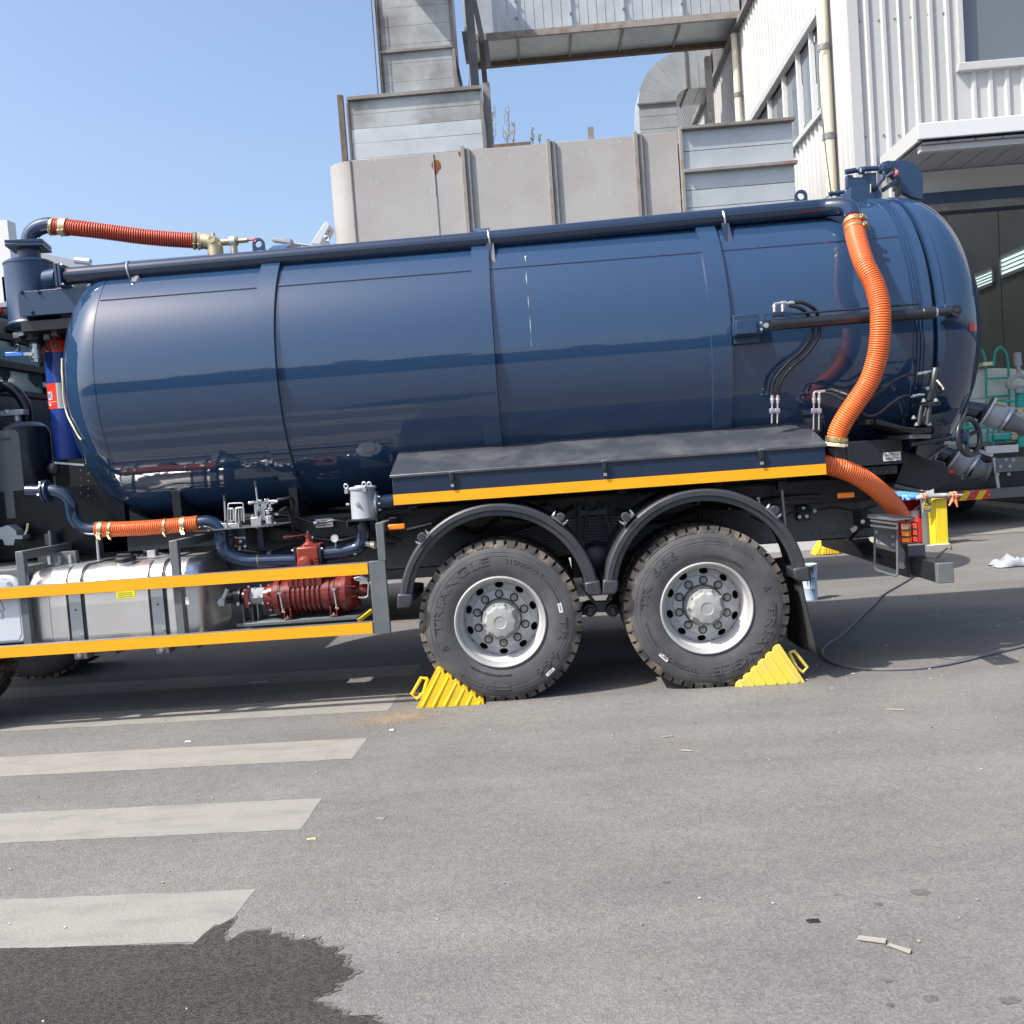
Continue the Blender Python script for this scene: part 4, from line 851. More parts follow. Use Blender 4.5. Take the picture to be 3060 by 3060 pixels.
def make_rim():
    b = MB()
    pr = [(.06, .286), (.030, .297), (.014, .304), (.006, .302), (.003, .296), (.006, .288), (.02, .279), (.05, .270), (.075, .262), (.10, .256), (.16, .252), (.185, .250)]
    b.lathe((0, 0, 0), (0, 1, 0), pr, 72, mf=lambda i: 1 if i < 7 else 0)
    # disc with ten hand holes, then flange
    n = 10
    for s in range(n):
        am = 2*math.pi*(s+.5)/n; hole = []; out = []
        for j in range(20):
            t = 2*math.pi*j/20; hole.append((.2265+.021*math.cos(t), am+.132*math.sin(t)))
            ca, sa = math.cos(t), math.sin(t); m_ = max(abs(ca), abs(sa)); out.append((.2245+.0285*ca/m_, am+math.pi/n*sa/m_))
        def P(r, a, dy=0): yy = .178+(r-.195)*.28; return (r*math.cos(a), yy+dy, r*math.sin(a))
        b.add([P(*h) for h in hole]+[P(*q) for q in out], [(j, (j+1) % 20, 20+(j+1) % 20, 20+j) for j in range(20)])
        b.add([P(*h) for h in hole]+[P(*h, .02) for h in hole], [(j, 20+j, 20+(j+1) % 20, (j+1) % 20) for j in range(20)])
    b.lathe((0, 0, 0), (0, 1, 0), [(.1770, .2010), (.1745, .2005), (.170, .196), (.169, .190), (.168, .14), (.172, .136), (.23, .134)], 60)
    b.lathe((0, 0, 0), (0, 1, 0), [(.30, .252), (.30, .13)], 48, 2)
    return b.mesh('rim', [M['rim'], M['rimbright'], M['black']], 40)
def hub_mesh():
    b = MB(); pr = [(.20, .132), (.11, .128), (.095, .122), (.058, .120), (.054, .116)]
    b.lathe((0, 0, 0), (0, 1, 0), pr, 48)
    n = 80
    def lob(i, r): a = 2*math.pi*i/n; return r*(1+.035*math.cos(10*a)**1) 
    rings = [(.054, .114, 0), (.046, .112, 0), (.044, .104, 1), (.012, .098, 1), (.004, .092, 1), (.000, .070, .4), (-.002, .050, 0), (-.003, .042, 0), (.000, .038, 0), (.001, .0005, 0)]
    o = len(b.v)
    for (y, r, lb) in rings:
        for i in range(n):
            a = 2*math.pi*i/n; q = r*(1+.045*lb*math.cos(10*a)); b.v.append((q*math.cos(a), y, q*math.sin(a)))
    for k in range(len(rings)-1):
        for i in range(n):
            j = (i+1) % n; b.f.append([o+k*n+i, o+(k+1)*n+i, o+(k+1)*n+j, o+k*n+j]); b.m.append(0)
    return b.mesh('hub', M['hub'], 30)
rimM = make_rim(); hubM = hub_mesh(); tyM = tyre_mb().mesh('tyre', [M['tyre'], M['mud']], 25); trM = tread_mb().mesh('tread', M['mud'], 0)
nutM = MB().cyl((0, 0, 0), (0, -.004, 0), .021, 16).cyl((0, -.004, 0), (0, -.020, 0), .0165, 6).cyl((0, -.020, 0), (0, -.032, 0), .009, 10).mesh('lug_nut', M['nut'], 30)
recM = MB().lathe((0, 0, 0), (0, 1, 0), [(-.001, .0295), (-.003, .028), (-.003, .0215), (-.001, .020)], 18).mesh('nut_seat', M['black'], 30)
hbM = MB().cyl((0, 0, 0), (0, -.012, 0), .0095, 6).cyl((0, -.012, 0), (0, -.018, 0), .006, 8).mesh('hub_bolt', M['hub'], 30)
LET = []
M['letter'] = mk('raised_rubber_letter', (.070, .071, .076), .65)
def addtxt(*a): b = MB(); arc_text(b, *a); LET.append(b.mesh('lettering', M['letter'], 0))
addtxt('TRIANGLE', .386, 187, .078, .0022, -.0006, 97); addtxt('315/80R22.5', .392, 82, .046, .0020, -.0005, 44); addtxt('156/150 LISD TUBELESS', .398, 40, .020, .0012, -.0003, 14)
addtxt('TR', .388, 2, .066, .0022, -.0006, -20); addtxt('666', .388, -29, .066, .0022, -.0006, -60); addtxt('TUBELESS  REGROOVABLE  RADIAL  STEEL BELTED', .345, -82, .017, .0022, .001, -128)
b = MB(); tri = [(203, .385), (199, .385), (201, .425)]
for i in range(3):
    a, c = tri[i], tri[(i+1) % 3]; pa = V(a[1]*math.cos(R_(a[0])), -.001, a[1]*math.sin(R_(a[0]))); pc = V(c[1]*math.cos(R_(c[0])), -.001, c[1]*math.sin(R_(c[0]))); b.bar(pa, pc, .004, .006, (0, 1, 0))
MARK = [b.mesh('triangle_mark', M['letter'], 0)]
for a0, a1 in ((-86, -106), (-110, -130)):
    b = MB(); pp_ = [V(.425*math.cos(R_(a0+(a1-a0)*i/8)), .001, .425*math.sin(R_(a0+(a1-a0)*i/8))) for i in range(9)]+[V(.447*math.cos(R_(a1+(a0-a1)*i/8)), .003, .447*math.sin(R_(a1+(a0-a1)*i/8))) for i in range(9)]
    MARK.append(b.tube(pp_+[pp_[0]], .0016, 4).mesh('raised_outline', M['letter'], 0))
def link(name, me, parent, loc=(0, 0, 0), rot=None):
    o = bpy.data.objects.new(name, me); COL.objects.link(o); o.parent = parent; o.location = loc
    if rot: o.rotation_euler = rot
    return o
def make_wheel(x, y, z, stick):
    w = bpy.data.objects.new('wheel', rimM); COL.objects.link(w); w.parent = tr; w.location = V(x, y, z)-Vector(tr['at'])
    link('tyre', tyM, w); link('tread', trM, w)['kind'] = 'stuff'; link('hub', hubM, w)
    for m_ in LET: link('lettering', m_, w)
    for m_ in MARK: link(m_.name.split('.')[0], m_, w)
    for i in range(10):
        a = R_(91+36*i); link('lug_nut', nutM, w, (.166*math.cos(a), .168, .166*math.sin(a)), (0, i*.7, 0)); link('nut_seat', recM, w, (.166*math.cos(a), .168, .166*math.sin(a)))
        a = R_(75+36*i); link('hub_bolt', hbM, w, (.117*math.cos(a), .054, .117*math.sin(a)))
    for (r_, a, l, hgt) in stick:
        c = V(r_*math.cos(R_(a)), .0, r_*math.sin(R_(a))); rd_ = c.normalized(); tn = V(-rd_.z, 0, rd_.x)
        MB().obox((c.x, .0005+(.006 if r_ > .44 else 0), c.z), tn*l, (0, .0012, 0), rd_*hgt*.75).build('sticker', M['white'], w, loc=(0, 0, 0), smooth=0)
        MB().obox((c.x, -.0012+(.006 if r_ > .44 else 0), c.z), tn*l*.6, (0, .0008, 0), rd_*hgt*.16).build('sticker_print', M['print'], w, loc=(0, 0, 0), smooth=0)
    it = link('inner_tyre', tyM, w, (0, .345, 0)); link('inner_tread', trM, w, (0, .345, 0))['kind'] = 'stuff'
    return w
w1 = make_wheel(0, .02, .527, [(.405, 10, .032, .017), (.463, -49, .034, .013)]); w2 = make_wheel(1.35, .02, .527, [(.425, 225-175, .034, .017)])
w2.rotation_euler = (0, -R_(175), 0)
# second wheel keeps its own marks where the photograph shows them
for x, y in ((0, 2.48), (1.35, 2.48)):
    w = copy_tree(w1, tr); w.location = V(x, y, .527)-Vector(tr['at']); w.rotation_euler = (0, 0, math.pi)
w = copy_tree(w1, tr); w.location = V(-4.1, 2.48, .527)-Vector(tr['at']); w.rotation_euler = (0, 0, math.pi)
w = copy_tree(w1, tr); w.location = V(-4.1, .02, .527)-Vector(tr['at'])
for x in (0, 1.35):
    ax = T(MB().lathe((x, 1.25, .527), (0, 1, 0), [(-.9, .075), (-.45, .085), (-.25, .16), (-.1, .23), (.1, .23), (.25, .16), (.45, .085), (.9, .075)], 28), 'axle', M['dark'])
    T(MB().sph((x-.05, 1.25, .53), .25, 20, sc=(1, .8, 1)), 'differential', M['dark'], ax)
# ---------------------------------------------------------------- fenders
def fender(cx):
    R0 = .655; zc = .657; a0, a1 = 7, 173; b = MB(); n = 40
    sec = [(0, .60), (0, .02), (-.006, .006), (-.016, .0), (-.045, .0), (-.050, .006), (-.052, .016), (-.078, .016), (-.083, .022), (-.083, .03), (-.055, .03), (-.020, .012), (-.008, .03), (-.008, .60)]
    vs = []
    for i in range(n+1):
        a = R_(a0+(a1-a0)*i/n)
        for (dr, y) in sec: vs.append((cx+(R0+dr)*math.cos(a), y-.02, zc+(R0+dr)*math.sin(a)))
    m_ = len(sec); fs = [(i*m_+j, (i+1)*m_+j, (i+1)*m_+(j+1) % m_, i*m_+(j+1) % m_) for i in range(n) for j in range(m_)]+[tuple(range(m_)), tuple(range(n*m_, (n+1)*m_))[::-1]]
    f = T(b.add(vs, fs), 'fender', M['plastic'], smooth=30)
    for a in (a0, a1):
        c, s = math.cos(R_(a)), math.sin(R_(a)); o = V(cx+R0*c, 0, zc+R0*s); rd_ = V(c, 0, s); tn = V(s, 0, -c) if a < 90 else V(-s, 0, c)
        q = [o+rd_*.012, o-rd_*.088, o-rd_*.088+tn*.06, o-rd_*.07+tn*.09, o+rd_*.012+tn*.10]
        e = T(MB().prism([p-tn*.03+V(0, -.028, 0) for p in q], (0, .62, 0)), 'end_cap', M['plastic'], f, bevel=.012)
    return f
f1 = fender(.005); f2 = fender(1.345)
def fclamp(k, x, y, f, cx):
    c = Q(k, x, y, -.02); rd_ = (c-V(cx, c.y, .657)).normalized(); tn = V(rd_.z, 0, -rd_.x)
    b = MB().cyl(c+V(0, -.02, 0), c+V(0, .75, 0), .021, 16); T(b, 'fender_tube', M['plastic'], f)
    T(MB().obox(c-rd_*.026+V(0, .04, 0), tn*.05, (0, .05, 0), rd_*.007).lathe(c+V(0, .0, 0), (0, 1, 0), [(0, .022), (0, .028), (.03, .028), (.03, .022)], 18), 'fender_clamp', M['chassis'], f)
    for s in (-1, 1): T(MB().hexbolt(c-rd_*.02+tn*.043*s+V(0, .01, 0), rd_+tn*.2*s, .008, .028), 'clamp_bolt', M['silver'], f)
fclamp(4, 303, 565, f1, .005); fclamp(4, 1448, 402, f1, .005); fclamp(5, 332, 398, f2, 1.345); fclamp(5, 1560, 345, f2, 1.345)
# mud flap
p = [Q(5, 1640, 815, .1), Q(5, 1810, 870, .1), Q(5, 1880, 1390, .1), Q(5, 1820, 1365, .1), Q(5, 1700, 1300, .1), Q(5, 1650, 1150, .1)]
b = MB(); xa = 1.985; nn = 8; vs = []
for y in (.03, .32, .60):
    for i in range(nn+1):
        t = i/nn; vs.append((xa-.02+.085*t**1.2+(.02*math.sin(t*3) if y > .2 else 0)-(.05 if y > .2 else 0)*t, y, .74-.56*t))
b.add(vs, [(r*(nn+1)+i, r*(nn+1)+i+1, (r+1)*(nn+1)+i+1, (r+1)*(nn+1)+i) for r in range(2) for i in range(nn)])
mf = T(b, 'mud_flap', mk('dusty_black_rubber', (.022, .022, .023), .6, col2=(.09, .078, .062), vscale=5, lo=.55, hi=.8)); so_ = mf.modifiers.new('thick', 'SOLIDIFY'); so_.thickness = .014
# ---------------------------------------------------------------- suspension
LY = .66
zt_, zb_ = Q(20, 350, 305, LY).z, Q(20, 350, 815, LY).z; nl = 12; th = (zt_-zb_)/nl
spg = T(MB().box(.675-.17, .675+.17, LY-.01, LY+.12, zb_-.18, zb_-.002), 'trunnion', M['dark'], bevel=.01)
for i in range(nl):
    hl = (.66, .655, .65, .64, .63, .60, .56, .52, .46, .43, .42, .40)[i]; z = zt_-th*(i+.5); n = 14; vs = []
    for j in range(n+1):
        t = -1+2*j/n; zz = z-.10*(t*hl)**2/.44*1.0; tk = th*.40*(1 if abs(t) < .93 else .5)
        for (y, dz) in ((LY, -tk), (LY, tk), (LY+.1, tk), (LY+.1, -tk)): vs.append((.675+t*hl, y, zz+dz))
    T(MB().add(vs, [(j*4+q, (j+1)*4+q, (j+1)*4+(q+1) % 4, j*4+(q+1) % 4) for j in range(n) for q in range(4)]+[(0, 1, 2, 3), (n*4+3, n*4+2, n*4+1, n*4)]), 'spring_leaf', M['chassis'], spg, smooth=0)
a0, a1, z0, z1 = rect(20, 120, 200, 557, 290, LY-.04)
T(MB().prism([V(a0, LY-.04, z0), V(a1, LY-.04, z0), V(a1, LY-.04, z1), V(a1-.05, LY-.04, z1), V((a0+a1)/2, LY-.04, (z0+z1)/2+.01), V(a0+.05, LY-.04, z1), V(a0, LY-.04, z1)], (0, .2, 0)), 'spring_saddle', M['chassis'], spg, bevel=.005)
for (x, y, x2, y2) in ((155, 290, 118, 640), (262, 290, 200, 800), (432, 280, 572, 745), (540, 275, 625, 590)):
    T(MB().tube([Q(20, x, y-150, LY-.035), Q(20, x, y, LY-.035), Q(20, x2, y2, LY-.035)], .0105, 10), 'u_bolt', M['greysteel'], spg); T(MB().hexbolt(Q(20, x, y-95, LY-.035), (0, 0, 1), .017, .03), 'nut', M['chassis'], spg)
c = Q(20, 440, 1270, .45); T(MB().lathe((c.x, .45, c.z+.14), (0, 1, 0), [(0, .0), (0, .10), (.02, .13), (.2, .14)], 28), 'trunnion_cap', M['dark'], spg)
for x in (300, 625):
    c = Q(20, x, 1645, .45); T(MB().lathe((c.x, .40, c.z), (0, 1, 0), [(0, .012), (0, .042), (.01, .047), (.18, .047), (.19, .03)], 24), 'torque_bush', M['dark'], spg); T(MB().cyl((c.x, .42, c.z), (c.x+(-.55 if x < 400 else .55), .5, .46), .03, 14), 'torque_rod', M['dark'], spg); T(MB().obox((c.x, .39, c.z-.005), (.014, 0, 0), (0, .01, 0), (0, 0, .022)), 'bush_pin', M['chassis'], spg)
T(MB().prism([Q(20, 150, 1300, .46), Q(20, 215, 1320, .46), Q(20, 390, 1540, .46), Q(20, 535, 1540, .46), Q(20, 650, 1310, .46), Q(20, 700, 1290, .46), Q(20, 560, 1600, .46), Q(20, 590, 1690, .46), Q(20, 340, 1690, .46), Q(20, 370, 1600, .46)], (0, .06, 0)), 'torque_bracket', M['chassis'], spg, smooth=0)
# ---------------------------------------------------------------- tool box
x0, x1, zb, zt = -.63, 2.15, 1.345, 1.535
tb_ = T(MB().box(x0, x1, -.02, .50, zb, zt), 'tool_box', M['navybox'], bevel=.004)
lid = T(MB().prism([V(x0-.012, -.032, zt+.004), V(x0-.012, .51, zt+.176), V(x0-.012, .51, zt+.152), V(x0-.012, -.006, zt-.014), V(x0-.012, -.032, zt-.014)], (x1-x0+.024, 0, 0)), 'lid', None or M['navybox'], tb_, bevel=.003)
M['lid'] = mk('dusty_lid_paint', (.042, .048, .062), .30, col2=(.075, .078, .085), vscale=3.5, lo=.45, hi=.7, ior=1.7, rvar=.25); lid.data.materials[0] = M['lid']
T(MB().prism([V(x0+.002, .005, zt), V(x0+.002, .498, zt), V(x0+.002, .498, zt+.148)], (x1-x0-.004, 0, 0)), 'lid_side', M['navybox'], tb_, smooth=0)
T(MB().box(x0, x1, -.0235, -.0205, zb, zb+.068), 'reflective_tape', M['yellow'], tb_, smooth=0)
for kx, ky in ((1351, 1436), (1807, 1402), (2275, 1365)):
    c = Q(0, kx, ky-2, -.03); zz = 1.502
    T(MB().box(c.x-.016, c.x+.016, -.036, -.021, zz-.045, zz+.028).box(c.x-.011, c.x+.011, -.046, -.037, zz-.03, zz+.03), 'latch', M['dark'], tb_, bevel=.002)
    T(MB().box(c.x-.010, c.x+.010, -.040, -.022, zz-.066, zz-.047).box(c.x-.02, c.x+.02, -.034, -.021, zz+.03, zz+.036), 'latch_catch', M['strap'], tb_)
def marker(k, x, y, Y, w=.057, h=.0185):
    c = Q(k, x, y, Y); m_ = T(MB().box(c.x-w, c.x+w, Y, Y+.02, c.z-h, c.z+h), 'side_marker', M['amber'], bevel=.008); T(MB().box(c.x-w*.9, c.x+w*.9, Y+.0201, Y+.06, c.z-h*.8, c.z+h*.8), 'marker_base', M['black'], m_); return m_
marker(3, 1612, 620, .06); marker(6, 465, 497, .20)
# ---------------------------------------------------------------- side guard
zr = [(.905, .985), (.513, .593)]
sg_ = T(MB().box(-5.2, -.83, -.0, .04, *zr[0]), 'side_guard', M['greysteel'], bevel=.003)
T(MB().box(-5.2, -.83, 0, .04, *zr[1]), 'lower_rail', M['greysteel'], sg_, bevel=.003)
for za, zb2 in zr: T(MB().box(-5.2, -.838, -.003, -.0003, za+.002, zb2-.005), 'reflective_tape', M['yellow'], sg_, smooth=0)
T(MB().prism([V(-.829, 0, .508), V(-.722, 0, .508), V(-.722, 0, .988), V(-.829, 0, .988)], (0, .04, 0)), 'end_post', M['greysteel'], sg_, bevel=.003)
T(MB().box(-.765, -.713, .0, .04, .9885, 1.235).box(-.765, -.713, .04, .82, 1.175, 1.235), 'end_upright', M['greysteel'], sg_, bevel=.004)
for cx in (-3.165, -2.125):
    T(MB().box(cx-.028, cx+.028, .041, .085, .5, 1.213).box(cx-.028, cx+.028, .085, .82, 1.155, 1.213), 'guard_upright', M['greysteel'], sg_, bevel=.004)
    T(MB().box(cx-.023, cx+.023, .0415, .0425, .6, .9), 'upright_edge', M['greysteel'], sg_)
T(MB().obox(Q(2, 1545, 1228, .036), (.012, 0, 0), (0, .003, 0), (0, 0, .026)), 'sticker', M['white'], sg_, smooth=0)
# ---------------------------------------------------------------- fuel tank
fx0, fx1 = -3.09, -2.11; fy0, fy1 = .10, .78; fz0, fz1 = .53, 1.075
def rr_section(y0, y1, z0, z1, r, n=7, ro=None):
    out = []
    for (cy, cz, a0, rad) in ((y0+r, z1-r, 90, r), (y0+.05, z0+.05, 180, .05), (y1-.05, z0+.05, 270, .05), (y1-.09, z1-.09, 0, .09)):
        for i in range(n+1): a = R_(a0+90*i/n); out.append((cy+rad*math.cos(a), cz+rad*math.sin(a)))
    return out
sec = rr_section(fy0, fy1, fz0, fz1, .15)
b = MB(); m_ = len(sec); cyy, czz = (fy0+fy1)/2, (fz0+fz1)/2
st = [(fx0-.10, .80), (fx0-.08, .92), (fx0-.04, .98), (fx0, 1), (fx1, 1), (fx1+.004, 1.006), (fx1+.02, 1.006), (fx1+.024, .995), (fx1+.06, .97), (fx1+.09, .91), (fx1+.11, .80)]
vs = [(x, cyy+(y-cyy)*k, czz+(z-czz)*k) for x, k in st for y, z in sec]; nn = len(st)
b.add(vs, [(i*m_+j, i*m_+(j+1) % m_, (i+1)*m_+(j+1) % m_, (i+1)*m_+j) for i in range(nn-1) for j in range(m_)]+[tuple(range(m_))[::-1], tuple(range((nn-1)*m_, nn*m_))])
ft = T(b, 'fuel_tank', M['alu'], smooth=35)
def belt(cx, w, off, mat, name):
    s2 = rr_section(fy0-off, fy1+off, fz0-off, fz1+off, .15+off); b = MB(); s3 = rr_section(fy0-.001, fy1, fz0, fz1+.001, .15)
    vs = [(x, y, z) for x in (cx-w, cx+w) for y, z in s2]+[(x, y, z) for x in (cx-w, cx+w) for y, z in s3]; m_ = len(s2)
    fs = [(j, (j+1) % m_, m_+(j+1) % m_, m_+j) for j in range(m_)]
    for o in (0, m_): fs += [(o+j, 2*m_+o+j, 2*m_+o+(j+1) % m_, o+(j+1) % m_) for j in range(m_)]
    return T(b.add(vs, fs), name, mat, ft)
for cx in (-2.845, -2.285):
    belt(cx, .062, .003, M['black'], 'strap_rubber'); s = belt(cx, .041, .009, M['strap'], 'tank_strap')
    T(MB().cyl((cx, fy0-.008, .79), (cx, fy0-.014, .79), .006, 10), 'strap_rivet', M['black'], s); T(MB().hexbolt((cx+.025, fy0-.008, .62), (0, -1, 0), .005, .012), 'strap_bolt', M['silver'], s)
    T(MB().box(cx-.04, cx+.05, fy0-.01, fy0+.5, .455, .52).box(cx+.06, cx+.22, fy0+.05, fy0+.5, .46, .50), 'tank_bracket', M['chassis'], ft, bevel=.004); T(MB().hexbolt((cx, fy0-.012, .487), (0, -1, 0), .012, .016), 'bracket_bolt', M['silver'], ft)
T(MB().box(fx0+.06, fx0+.066, fy0-.004, fy0, fz0+.06, fz1-.17).box(fx1-.07, fx1-.062, fy0-.004, fy0, fz0+.06, fz1-.17), 'tank_seam', M['alu'], ft)
c = V(-2.535, .235, 1.035)
T(MB().lathe(c, (0, -.10, 1), [(0, .075), (.006, .075), (.01, .062), (.05, .058), (.05, 0)], 28), 'filler_neck', M['alu'], ft)
T(MB().lathe(c+V(0, -.005, .05), (0, -.10, 1), [(0, .055), (.0, .070), (.028, .068), (.034, .060), (.034, 0)], 24).obox(c+V(0, -.012, .092), (.05, 0, 0), (0, .018, 0), (0, 0, .010)), 'filler_cap', M['black'], ft, bevel=.004)
a0, a1, z0, z1 = rect(2, 960, 1160, 1115, 1208, fy0-.003)
st_ = T(MB().box(a0, a1, fy0-.002, fy0-.0005, z0, z1+.06), 'yellow_sticker', M['chock'], ft, smooth=0)
st_.data.materials[0] = mk('lemon_sticker', (.80, .78, .03), .5)
for i in range(3): T(MB().box(a0+.008, a1-.01-.006*i, fy0-.0028, fy0-.0021, z0+.008+.013*i, z0+.0105+.013*i), 'sticker_print', M['print'], st_, smooth=0)
p0_, p1_ = Q(2, 325, 900, .5), Q(2, 640, 870, .5)
bxx = T(MB().bar(p0_, V(p1_.x, .5, p0_.z+.0), .05, .11), 'cable_tray', M['greysteel'], bevel=.004)
for i in range(3): T(MB().obox(V(p0_.x+.09+.075*i, .47, p0_.z), (.010, 0, 0), (0, .012, 0), (0, 0, .03)), 'tray_clip', M['palegrey'], bxx)
b = MB(); r = random.Random(4)
for i in range(10):
    p = Q(2, 960+i*55, 880-3*i+r.uniform(-10, 10), .7); b.obox(p, (.02, 0, 0), (0, .02, 0), (0, 0, r.uniform(.012, .028))).cyl(p, p+V(r.uniform(.03, .07), 0, 0), .011, 8)
T(b, 'cable_connectors', M['plastic'], ch); T(MB().obox(Q(2, 1260, 850, .68), (.03, 0, 0), (0, .03, 0), (0, 0, .035)), 'junction_box', M['palegrey'], ch, bevel=.004)
T(MB().tube(spline([Q(2, 900, 890, .72), Q(2, 1100, 880, .7), Q(2, 1330, 850, .7), Q(2, 1440, 845, .74)], 6), .013, 8), 'wiring', M['black'], ch)
for (xa, ya, xb, yb, yy) in ((800, 700, 815, 905, .35), (405, 650, 425, 870, .6)):
    T(MB().cyl(Q(2, xa, ya, yy), Q(2, xb, yb, yy), .009, 10), 'support_rod', M['palegrey'], ch)
T(MB().obox(Q(2, 410, 720, .62), (.025, 0, 0), (0, .02, 0), (0, 0, .04)), 'rod_bracket', M['greysteel'], ch)
for (x, y) in ((645, 770), (690, 765), (725, 755), (1440, 700), (1545, 690)): T(MB().hexbolt(Q(2, x, y, .78), (0, -1, 0), .014, .016), 'bolt', M['silver'], ch)
# white side panel at the left edge
wp_ = [V(-4.6, .05, .60), V(-3.20, .05, .60), V(-3.175, .05, .64)]+[V(-3.175-.13+.13*math.cos(R_(a)), .05, .93+.13*math.sin(R_(a))) for a in range(0, 91, 15)]+[V(-4.6, .05, 1.065)]
wpn = T(MB().prism(wp_, (0, .06, 0)), 'battery_cover', M['panel'], bevel=.014)
wq = [p+V(-.03 if p.x > -4 else 0, -.003, .02 if p.z < .8 else -.03) for p in wp_]
T(MB().prism(wq, (0, .003, 0)), 'cover_face', M['panel'], wpn, bevel=.002)
c = Q(2, 72, 1090, .045); T(MB().lathe((c.x, .049, c.z), (0, -1, 0), [(0, .016), (.004, .016), (.004, .011), (.002, .010), (.002, 0)], 16), 'cover_bolt', M['silver'], wpn)
lz = [(-40, 1225), (0, 1225), (35, 1305), (0, 1310), (22, 1330), (22, 1365), (-40, 1368)]
for a, c in zip(lz, lz[1:]): T(MB().bar(Q(2, *a, .046), Q(2, *c, .046), .006, .006, (0, 1, 0)), 'embossed_line', M['palegrey'], wpn)
for (xx) in (18, ):
    for yy in (1338, 1350, 1362): T(MB().bar(Q(2, 0, yy, .046), Q(2, 16, yy, .046), .004, .004, (0, 1, 0)), 'embossed_line', M['white'], wpn)
T(MB().box(-4.6, -3.2, .12, .7, .62, 1.10), 'battery_box', M['chassis'], wpn, bevel=.02)
T(MB().prism([Q(2, -40, 640, .5), Q(2, 65, 605, .5), Q(2, 130, 650, .5), Q(2, 135, 690, .5), Q(2, 185, 690, .5), Q(2, 185, 720, .5), Q(2, 120, 720, .5), Q(2, 112, 770, .5), Q(2, 40, 770, .5), Q(2, 20, 720, .5), Q(2, -40, 720, .5)], (0, .1, 0)), 'lever_bracket', M['strap'], ch, smooth=0)
T(MB().tube(spline([Q(2, 230, 590, .55), Q(2, 222, 640, .55), Q(2, 203, 690, .55)], 6), .008, 8), 'cable_tie', M['cream'], ch)
T(MB().bar(Q(2, 455, 90, .7), Q(2, 700, 110, .7), .03, .014), 'air_line', M['strap'], ch); T(MB().sph(Q(2, 450, 140, .75), .05, 14), 'air_cap', M['dark'], ch)
T(MB().box(-3.9, -2.72, .70, .78, 1.12, 1.62), 'front_bracket', M['ink'], sf); b = MB()
for i in range(4):
    for j in range(2): b.sph(Q(2, 668+j*62, 155+i*62+j*25, .69), .008, 6)
T(b, 'bracket_bolts', M['chassis'], sf)
# ---------------------------------------------------------------- lower pipework
LYP = .36
pth = bend([Q(2, 230, 322, LYP+.02), Q(2, 470, 322, LYP), Q(2, 580, 390, LYP), Q(2, 600, 560, LYP), Q(2, 690, 640, LYP), Q(2, 820, 645, LYP)], .13, 8)
lp = T(MB().tube(resample(pth, .02), .044, 20), 'suction_pipe', M['navypipe'])
c = Q(2, 385, 325, LYP+.01)
for dx in (-.012, .012): T(MB().lathe(c+V(dx, 0, 0), (1, .0, .05), [(-.006, .02), (-.006, .078), (.006, .078), (.006, .02)], 24), 'pipe_flange', M['navyflat'], lp)
for a in (20, 110, 200, 290): T(MB().hexbolt(c+V(-.02, .065*math.cos(R_(a)), .065*math.sin(R_(a))), (-1, 0, 0), .008, .016), 'flange_bolt', M['silver'], lp)
hp = spline([Q(2, 795, 640, LYP), Q(2, 900, 640, LYP), Q(2, 1150, 630, LYP-.01), Q(2, 1400, 612, LYP), Q(2, 1640, 588, LYP)], 8)
h3 = hose('suction_hose', hp, .0485, [M['orange_hose'], M['hose_groove']])
for i, w in ((4, .03), (9, .014)): clamp(hp[i], hp[i+1]-hp[i-1], .0525, w, h3); clamp(hp[-i-1], hp[-i]-hp[-i-2], .0525, w, h3)
pth = [Q(2, 1650, 586, LYP), Q(3, 60, 575, LYP), Q(3, 165, 620, LYP), Q(3, 185, 830, LYP), Q(3, 340, 910, LYP), Q(3, 800, 895, LYP)]
ip = T(MB().tube(resample(bend(pth, .20, 10), .02), .047, 22), 'intake_pipe', M['navypipe'])
T(MB().torus(Q(3, 483, 905, LYP), (1, 0, .08), .047, .0035, 24, 6), 'pipe_band', M['brass'], ip); T(MB().torus(Q(3, 352, 905, LYP), (1, 0, .08), .0465, .003, 24, 6), 'weld', M['navy'], ip)
pth = [Q(3, 990, 850, LYP), Q(3, 1180, 828, LYP), Q(3, 1330, 790, LYP), Q(3, 1345, 640, LYP), Q(3, 1330, 570, LYP)]
ip2 = T(MB().tube(resample(bend(pth, .22, 10), .02), .049, 22), 'riser_pipe', M['navypipe'])
T(MB().torus(Q(3, 1168, 830, LYP), (1, 0, .1), .0485, .003, 24, 6), 'weld', M['navy'], ip2); T(MB().torus(Q(3, 1335, 655, LYP), (0, 0, 1), .0485, .003, 24, 6), 'weld', M['navy'], ip2)
# gauge
c = Q(16, 1336, 553, .30)
g = T(MB().lathe((c.x, .30, c.z), (0, 1, 0), [(0, .0245), (0, .027), (.02, .027), (.022, 0)], 28).cyl((c.x, .31, c.z-.025), (c.x, .33, c.z-.06), .007, 10), 'pressure_gauge', M['silver'])
T(MB().cyl((c.x, .301, c.z), (c.x, .304, c.z), .0245, 28), 'gauge_dial', M['white'], g)
b = MB().bar((c.x-.010, .2995, c.z+.008), (c.x+.006, .2995, c.z-.008), .002, .001, (0, 1, 0))
for a in range(-40, 221, 20): b.bar((c.x+.017*math.cos(R_(a)), .2998, c.z+.017*math.sin(R_(a))), (c.x+.021*math.cos(R_(a)), .2998, c.z+.021*math.sin(R_(a))), .0016, .001, (0, 1, 0))
T(b, 'gauge_marks', M['print'], g, smooth=0)
c = Q(16, 1765, 620, .3); T(MB().cyl(c-V(.05, 0, -.01), c-V(.01, 0, 0), .02, 12), 'drain_cock', M['strap'], ip2)
for i in range(3): T(MB().torus(c+V(.004*i*2.2-.006, -.0, -.003*i), (1, -.3, 0), .021, .005, 16, 6), 'hose_coil', M['cream'], ip2)
